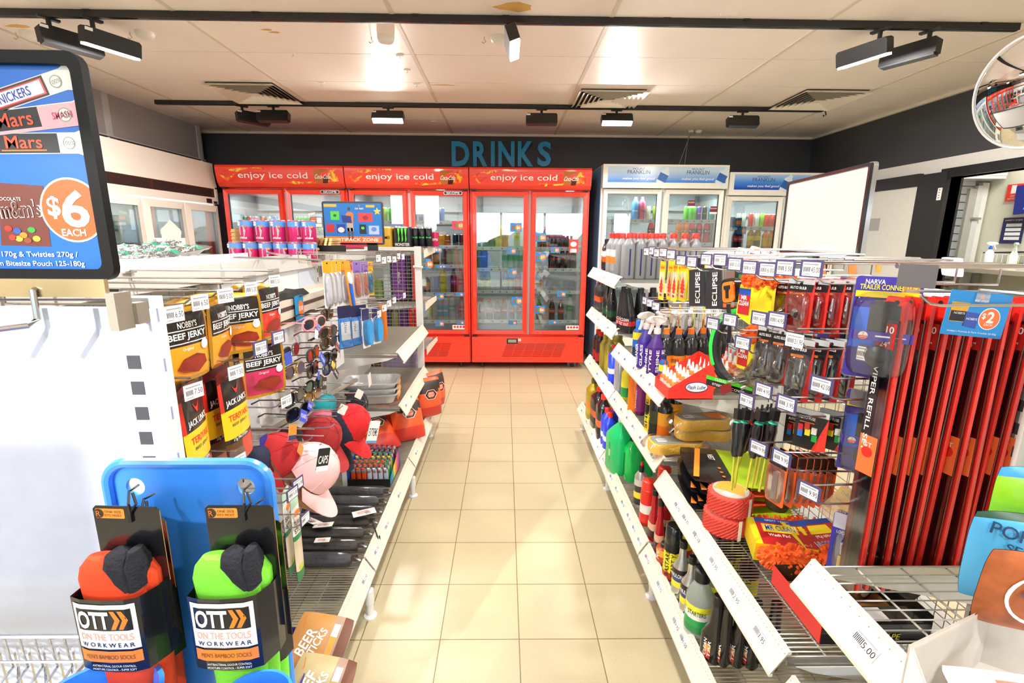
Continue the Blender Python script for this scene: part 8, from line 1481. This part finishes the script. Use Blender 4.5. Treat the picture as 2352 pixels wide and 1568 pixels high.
# peg hooks and their tickets
TP = [(1486, 579, ''), (1499, 577, ''), (1511, 581, ''), (1524, 580, ''), (1542, 584, ''), (1565, 597, '12'), (1590, 600, '12'), (1623, 594, '5'), (1655, 594, '20'), (1689, 603, '10.00'), (1723, 610, '6.95'), (1764, 614, '6.00'), (1805, 609, '5.50'), (1866, 610, '45.00')]
NM = lambda pr: ('$%s ticket' % pr) if pr else 'small dark-edged ticket'
for i, (px, py, pr) in enumerate(TP): hook('peg hook with %s, top row, %s from the far end' % (NM(pr), ORD[i]), onX(px, py-9, .655), .40, 1, pr, 'dark', tilt=-.35)
for i, (px, py, pr, st, X) in enumerate(((1483, 693, '', 'dark', .655), (1494, 698, '', 'dark', .655), (1507, 705, '', 'dark', .655), (1638, 742, '5.00', 'dark', .655), (1678, 733, '20', 'dark', .67), (1745, 728, '14.95', 'dark', .66), (1786, 730, '14.95', 'dark', .66), (1829, 765, '21.95', 'clear', .66), (1707, 785, '10.95', 'dark', .66), (1990, 806, '12.95', 'dark', .77),
      (1755, 893, '4.95', 'dark', .66), (1716, 917, '7.95', 'dark', .66), (1808, 922, '3.95', 'dark', .66), (1888, 879, '42.00', 'dark', .68), (1743, 1026, '19.95', 'dark', .66), (1796, 1048, '9.95', 'dark', .66), (1860, 1124, '9.95', 'dark', .68))):
    hook('peg hook with %s, %s' % (NM(pr), ('second row, farthest', 'second row, second farthest', 'second row, third farthest', 'above the white triggers', 'left of the orange mitt', 'under the orange mitt, left one', 'under the bulb packs', 'cream, second row', 'on the green cover', 'on the upper trailer plug pack', 'lower row by the funnels', 'above the screwdrivers', 'above the fuse packs', 'right of the headlamp packs', 'beside the screwdrivers', 'over the orange packs', 'lowest, right of the orange packs')[i]), onX(px, py-10, X), 1.05-X, 1, pr, st, tilt=-.4)
hook('peg hook with plain grey ticket at the near top of the right unit', onX(2110, 612, .655), .40, 1, '', 'blank', tilt=-.35, low=.06); hook('peg hook with plain grey ticket over the lower trailer plug pack', onX(1985, 902, .78), .27, 1, '', 'blank', tilt=-.45)
for i, (px, py) in enumerate(((1700, 573), (1745, 573), (1800, 583), (1900, 592), (1960, 597))): p = onX(px, py, .80); b = MB(); b.tube([(0, 0, 0), (.25, .02, 0), (.25, .05, 0), (.0, .03, 0)], .0028, CHROME, 6); tag(b.build('peg_hook', loc=p), 'bare chrome double hook along the top of the right unit, %s from the far end' % ORD[i], 'display hook', 'hooks on the right shelving')
# red wiper refill packs
def wiper():
    t = bpy.data.objects.new('wiper_pack', None); COL.objects.link(t); t['category'] = 'wiper pack'; w, h = .045, .66; R_ = M('e0281e', .35, coat=.3)
    b = MB(fr((0, 0, -h/2), 'x+')); b.prism(rrect(w, h, .006), -.0015, 0, R_); b.box(-w/2-.001, -w/2+.0075, -h/2, h/2-.01, -.004, .006, R_); b.box(w/2-.0075, w/2+.001, -h/2, h/2-.01, -.004, .006, R_); b.prism(ngon(.005, 10), .0002, .0006, BLACK, 0, h/2-.012); b.build('card', t, smooth=0)
    b = MB(fr((0, 0, -h/2), 'x+')); b.box(-.006, .006, -h*.48, h*.40, .001, .007, M('2a2a2c', .5)); b.build('wiper_blade', t, smooth=0); b = MB(fr((0, 0, -h/2), 'x+')); b.box(-w/2+.003, w/2-.003, -h*.5, h*.43, .008, .014, clear('d8dade', .14, .08, .9)); b.build('clear_cover', t, smooth=0)
    b = MB(fr((.0145, 0, -h/2), 'x+')); b.rect(-w*.42, w*.42, h*.34, h*.42, 0, M('a81e1a', .4)); b.text('610', .014, PAPER, 0, h*.40, .0006, bold=1); b.text('24"', .011, PAPER, 0, h*.355, .0006); b.rect(-w*.42, w*.05, -h*.06, h*.33, 0, BLKB); b.text('WIPER REFILL SET', .010, PAPER, -w*.2, h*.15, .0006, w=.20, bold=1, a=-90); b.rect(-w*.42, w*.42, -h*.06, h*.14-.02, .0002, M('f0803a', .4)) if False else b.rect(-w*.42, w*.42, -h*.075, h*.055, .0003, M('f0703a', .4)); b.prism(ngon(.012, 16), .0004, .0008, M('e0281e', .4), 0, h*.0); b.text('GT', .010, PAPER, 0, h*.025, .0012); b.build('print', t, smooth=0); return t
WP = Kind(wiper)
for k in range(11): WP.put('tall red wiper refill pack, %s from the aisle' % ORD[k], 'red wiper refill packs', T=mv(.785+k*.0295, .955+.004*(k % 3), 1.385) @ rot('Z', 180+12+random.uniform(-3, 3)) @ rot('X', random.uniform(-1, 1)))
# $2 ticket
p = onY(2242, 722, .88); t = thing('promo_ticket', 'blue ticket with orange $2 spot clipped in front of the red wiper packs', 'price ticket', T=fr(p, 'y-', -.09)); b = MB(); w, h = .118, .083; b.prism(rrect(w, h, .002), 0, .0008, M('1488d6', .35)); b.build('card', t, smooth=0)
b = MB(); b.prism(ngon(.0205, 28), .001, .0012, PAPER, .026, -.006); b.prism(ngon(.019, 28), .0014, .0016, M('f5703a', .4), .026, -.006); b.text('$', .012, PAPER, .014, -.002, .002, bold=2); b.text('2', .021, PAPER, .027, -.003, .002, bold=2.5); b.text('EACH', .0045, PAPER, .026, -.017, .002); b.prism([(-.016, -.018), (.013, -.018), (.016, .018), (-.018, .018)], .001, .0014, M('d8a02a', .4), -.034, .002); b.rect(-.050, -.019, -.015, .004, .0016, INK); b.prism([(-.013, -.013), (.012, -.016), (.013, .012), (-.013, .014)], .0016, .002, M('2a4aa8', .4), -.008, -.01); b.text('NOBBYS', .004, PAPER, -.034, .0, .0022); b.text('NOBBYS', .004, PAPER, -.008, -.009, .0026); b.text("Nobby's Peanuts & Pork Crackle 25-50g", .004, PAPER, 0, -.034, .0014, w=.095)
b.prism([(r*math.cos(PI/2+k*PI/5), r*math.sin(PI/2+k*PI/5)) for k in range(10) for r in [(.006, .0026)[k % 2]]], .001, .0012, ORANGE, .002, .033); b.text('star mart', .004, PAPER, .002, .026, .0014); b.build('print', t, smooth=0); b = MB(); b.prism(rrect(.026, .022, .002), .003, .0038, clear('ffffff', .15), .0, .034); b.tube([(-.01, .045, .002), (.05, .046, .002), (.09, .045, .03)], .0025, CHROME, 6); b.build('clip', t)
hook('long chrome rail hook above the blue two dollar ticket', onY(2290, 668, .86), .02, 1, None, name='rail_hook') if False else None
t = thing('rail_bar', 'bright chrome bar along the near top of the right unit', 'rail', (0, 0, 0)); b = MB(); p = onY(2060, 610, .93); b.tube([(p.x, .93, p.z), (1.6, .93, p.z)], .005, CHROME, 8); b.tube([(p.x, .90, p.z-.045), (1.6, .90, p.z-.05)], .003, CHROME, 6); b.build('bar', t); b = MB(); b.box(.95, 1.5, .955, .958, 1.335, 1.375, tinted('b8b0b0', .5)); b.build('clear_strip', t, smooth=0)
# blank white board
t = thing('sign_board', 'blank white board in a black and chrome frame standing on the right unit', 'sign', (0, 0, 0)); A_ = onY(1812, 420, 3.02); Bq = onY(2006, 369, 2.22)
v = Vector((Bq.x-A_.x, Bq.y-A_.y, 0)); L = v.length; v.normalize(); z0 = onY(1975, 592, 2.22).z; z1 = (A_.z+Bq.z)/2
nrm = v.cross(Vector((0, 0, 1))); T = Matrix(((v.x, 0, nrm.x, (A_.x+Bq.x)/2), (v.y, 0, nrm.y, (A_.y+Bq.y)/2), (0, 1, 0, (z0+z1)/2), (0, 0, 0, 1))); H_ = z1-z0
for nm, a_, c_, m, z_ in (('frame', rrect(L, H_, .015), rrect(L-.03, H_-.03, .012), BLKB, .0), ('rim', rrect(L+.006, H_+.006, .018), rrect(L-.002, H_-.002, .015), CHROME, -.012)):
    b = MB(T); n = len(a_); b.add([(x, y, z_-.012) for x, y in a_]+[(x, y, z_+.008) for x, y in a_]+[(x, y, z_+.008) for x, y in c_]+[(x, y, z_-.012) for x, y in c_], [(j*n+i, j*n+(i+1) % n, ((j+1) % 4)*n+(i+1) % n, ((j+1) % 4)*n+i) for j in range(4) for i in range(n)], m); b.build(nm, t)
b = MB(T); b.prism(rrect(L-.024, H_-.024, .012), -.006, .002, M('c6c1c1', .5)); b.build('board', t, smooth=0); b = MB(T); b.box(-.02, .02, -H_/2-.08, -H_/2, -.02, -.005, BLACK); b.box(-.08, .08, -H_/2-.085, -H_/2-.075, -.05, .04, BLACK); b.build('stand', t, smooth=0)
# snack bags seen over the top of the right unit
SNR = Kind(lambda: tag((lambda b: (b.sheet(.13, .16, .05, 10, 10, lambda u, v: M('d8241e', .3, coat=.3) if v < .5+.2*math.sin(u*7) else M('e8e0e4', .3), back=RED), b)[1])(MB()).build('snack_bag'), None, 'snack bag'))
for k, (px, py) in enumerate(((1650, 583), (1668, 586), (1702, 583), (1722, 581), (1740, 580), (1758, 585), (1774, 587))): p = onY(px, py, 2.75); SNR.put('red and white snack bag behind the right unit, %s' % nth(k, 7), 'snack bags behind the right unit', T=mv(p.x, 2.75+.03*(k % 2), p.z-.05) @ rot('Z', random.uniform(-30, 30)) @ rot('Y', random.uniform(-30, 30)) @ rot('X', 70))
for k, (px, py, c, w) in enumerate(((2020, 596, 'f0862a', 'thin orange curl of film'), (1880, 612, 'f0702a', 'orange bag top'), (1960, 610, 'f0702a', 'orange and clear bag top'), (2120, 600, 'd8d0f0', 'white and violet bag top'), (2190, 598, 'e8e4f0', 'pale crumpled bag top'))):
    p = onX(px, py, 1.42); b = MB(mv(p.x, p.y, p.z-.02) @ rot('Z', 20*k) @ rot('X', 80)); b.sheet(.10 if k else .02, .06, .02, 6, 6, lambda u, v: M(c, .35)); tag(b.build('snack_bag'), '%s behind the near end of the right unit' % w, 'snack bag')
# ---------------------------------------------------------------- near shelf at the bottom right
def bag(lab, px, py, Y_, w, h, th, bands, ry=0, rx=0, texts=(), cat='snack bag', back=None, extra=None):
    p = onY(px, py, Y_); t = thing('snack_pouch', lab, cat, T=mv(*p) @ rot('Z', ry) @ rot('X', rx)); b = MB(fr((0, 0, 0), 'y-')); b.sheet(w, h, th, 14, 16, bands, back); wp = b.warp; b.build('pouch', t); b = MB(fr((0, 0, 0), 'y-'))
    if extra: extra(b, wp)
    for s_, hh, m, x, y, ww, a in texts: b.text(s_, hh, m, x, y, .003, w=ww, bold=1, a=a, warp=wp)
    if b.v: b.build('print', t, smooth=0)
    return t
PB_ = M('4aaae0', .3, coat=.3, var=.1); LG = M('96d82a', .3, coat=.3)
bag('blue popcorn pouch standing on the near wire shelf', 2352, 1285, .70, .17, .165, .05, lambda u, v: PB_ if v < .93 else M('1a4a3a', .4), -14, 0, (('POPCORN', .020, M('14406a', .5), .0, .046, .13, -12), ('SEA SALT', .013, M('14406a', .5), .0, .022, .09, -12)))
bag('lime green snack pouch above the blue popcorn pouch', 2375, 1155, .74, .13, .13, .04, lambda u, v: M('1a4a2a', .4) if v < .1 else LG if v < .9 else M('3a9ae0', .4), -10, 0, (('NATURAL', .014, PAPER, 0, -.058, .09, -12),), extra=lambda b, wp: b.add([(x+.02, y+.005, wp(x+.02, y)+.001) for x, y in ngon(.024, 20)], [tuple(range(20))], M('8a8a9a', .4)))
NUT = M('a8582a', .5, var=.7, scale=45)
bag('nut mix pouch with white round label behind the white box', 2385, 1365, .60, .14, .135, .04, lambda u, v: NUT, -20, 6, (('Good', .012, M('2a4a9a', .5), .0, .022, .04, -20), ('Natured', .014, M('2a4a9a', .5), .0, .004, .06, -20), ('NUT MIX', .011, M('d84a5a', .5), .004, -.016, .045, -20)), extra=lambda b, wp: b.add([(x, y, wp(x, y)+.0012) for x, y in ngon(.045, 28)], [tuple(range(28))], PAPER))
t = thing('display_box', 'white cardboard box of nut bars at the bottom right corner', 'display box', (0, 0, 0)); z = .818; Af = onY(2100, 1568, .46); A1 = onZ(2085, 1560, .93); fx = onY(2097, 1480, .475).x
x0_, x1_, y0_, y1_ = .66, .95, .46, .62; zt0, zt1 = 1.0, 1.08
p1 = onY(2092, 1485, .50); p2 = onY(2282, 1392, .66); xl, xr = p1.x, p2.x; b = MB(); WB = M('efeae4', .6)
for d, o in ((0, 0), (.003, 1)): b.add([(xl+d, .50, z), (xl+d, .38, z), (xl+d, .38, z+.06), (xl+d, .50, p1.z)], [(0, 1, 2, 3)] if not o else [(3, 2, 1, 0)], WB)
for d in (0, .003): b.add([(xl, .50+d, z), (xr, .66+d, z), (xr, .66+d, p2.z), (xl, .50+d, p1.z)], [(0, 1, 2, 3), (3, 2, 1, 0)], WB)
b.add([(xr, .66, z), (xr+.22, .52, z), (xr+.22, .52, p2.z-.03), (xr, .66, p2.z)], [(0, 1, 2, 3), (3, 2, 1, 0)], WB); b.add([(xl, .50, z), (xl, .38, z), (xr+.2, .38, z), (xr+.22, .52, z), (xr, .66, z)], [(0, 1, 2, 3, 4)], WB); b.build('box', t, smooth=0)
b = MB(fr((xl-.0006, .44, z+.03), 'x-')); b.text('PROTEIN', .014, M('d86a7a', .5), 0, .02, .0, w=.08, a=-20); b.text('NUT BAR', .014, M('3a5aa8', .5), 0, -.002, .0, w=.08, a=-20); b.build('print', t, smooth=0)
NB = Kind(lambda: tag((lambda b: (b.sheet(.14, .04, .018, 10, 5, lambda u, v: NUT if .35 < u < .7 and v < .6 else M('f2eee6', .35)), b)[1])(MB()).build('nut_bar'), None, 'snack bar'))
for k in range(7): NB.put('white wrapped nut bar, %s in the box' % ORD[k], 'nut bars in the white box', T=mv(xl+.10+.035*(k % 4), .44+.03*(k//2), z+.02+.012*k) @ rot('Z', 20*(k % 3)-10) @ rot('X', 20))
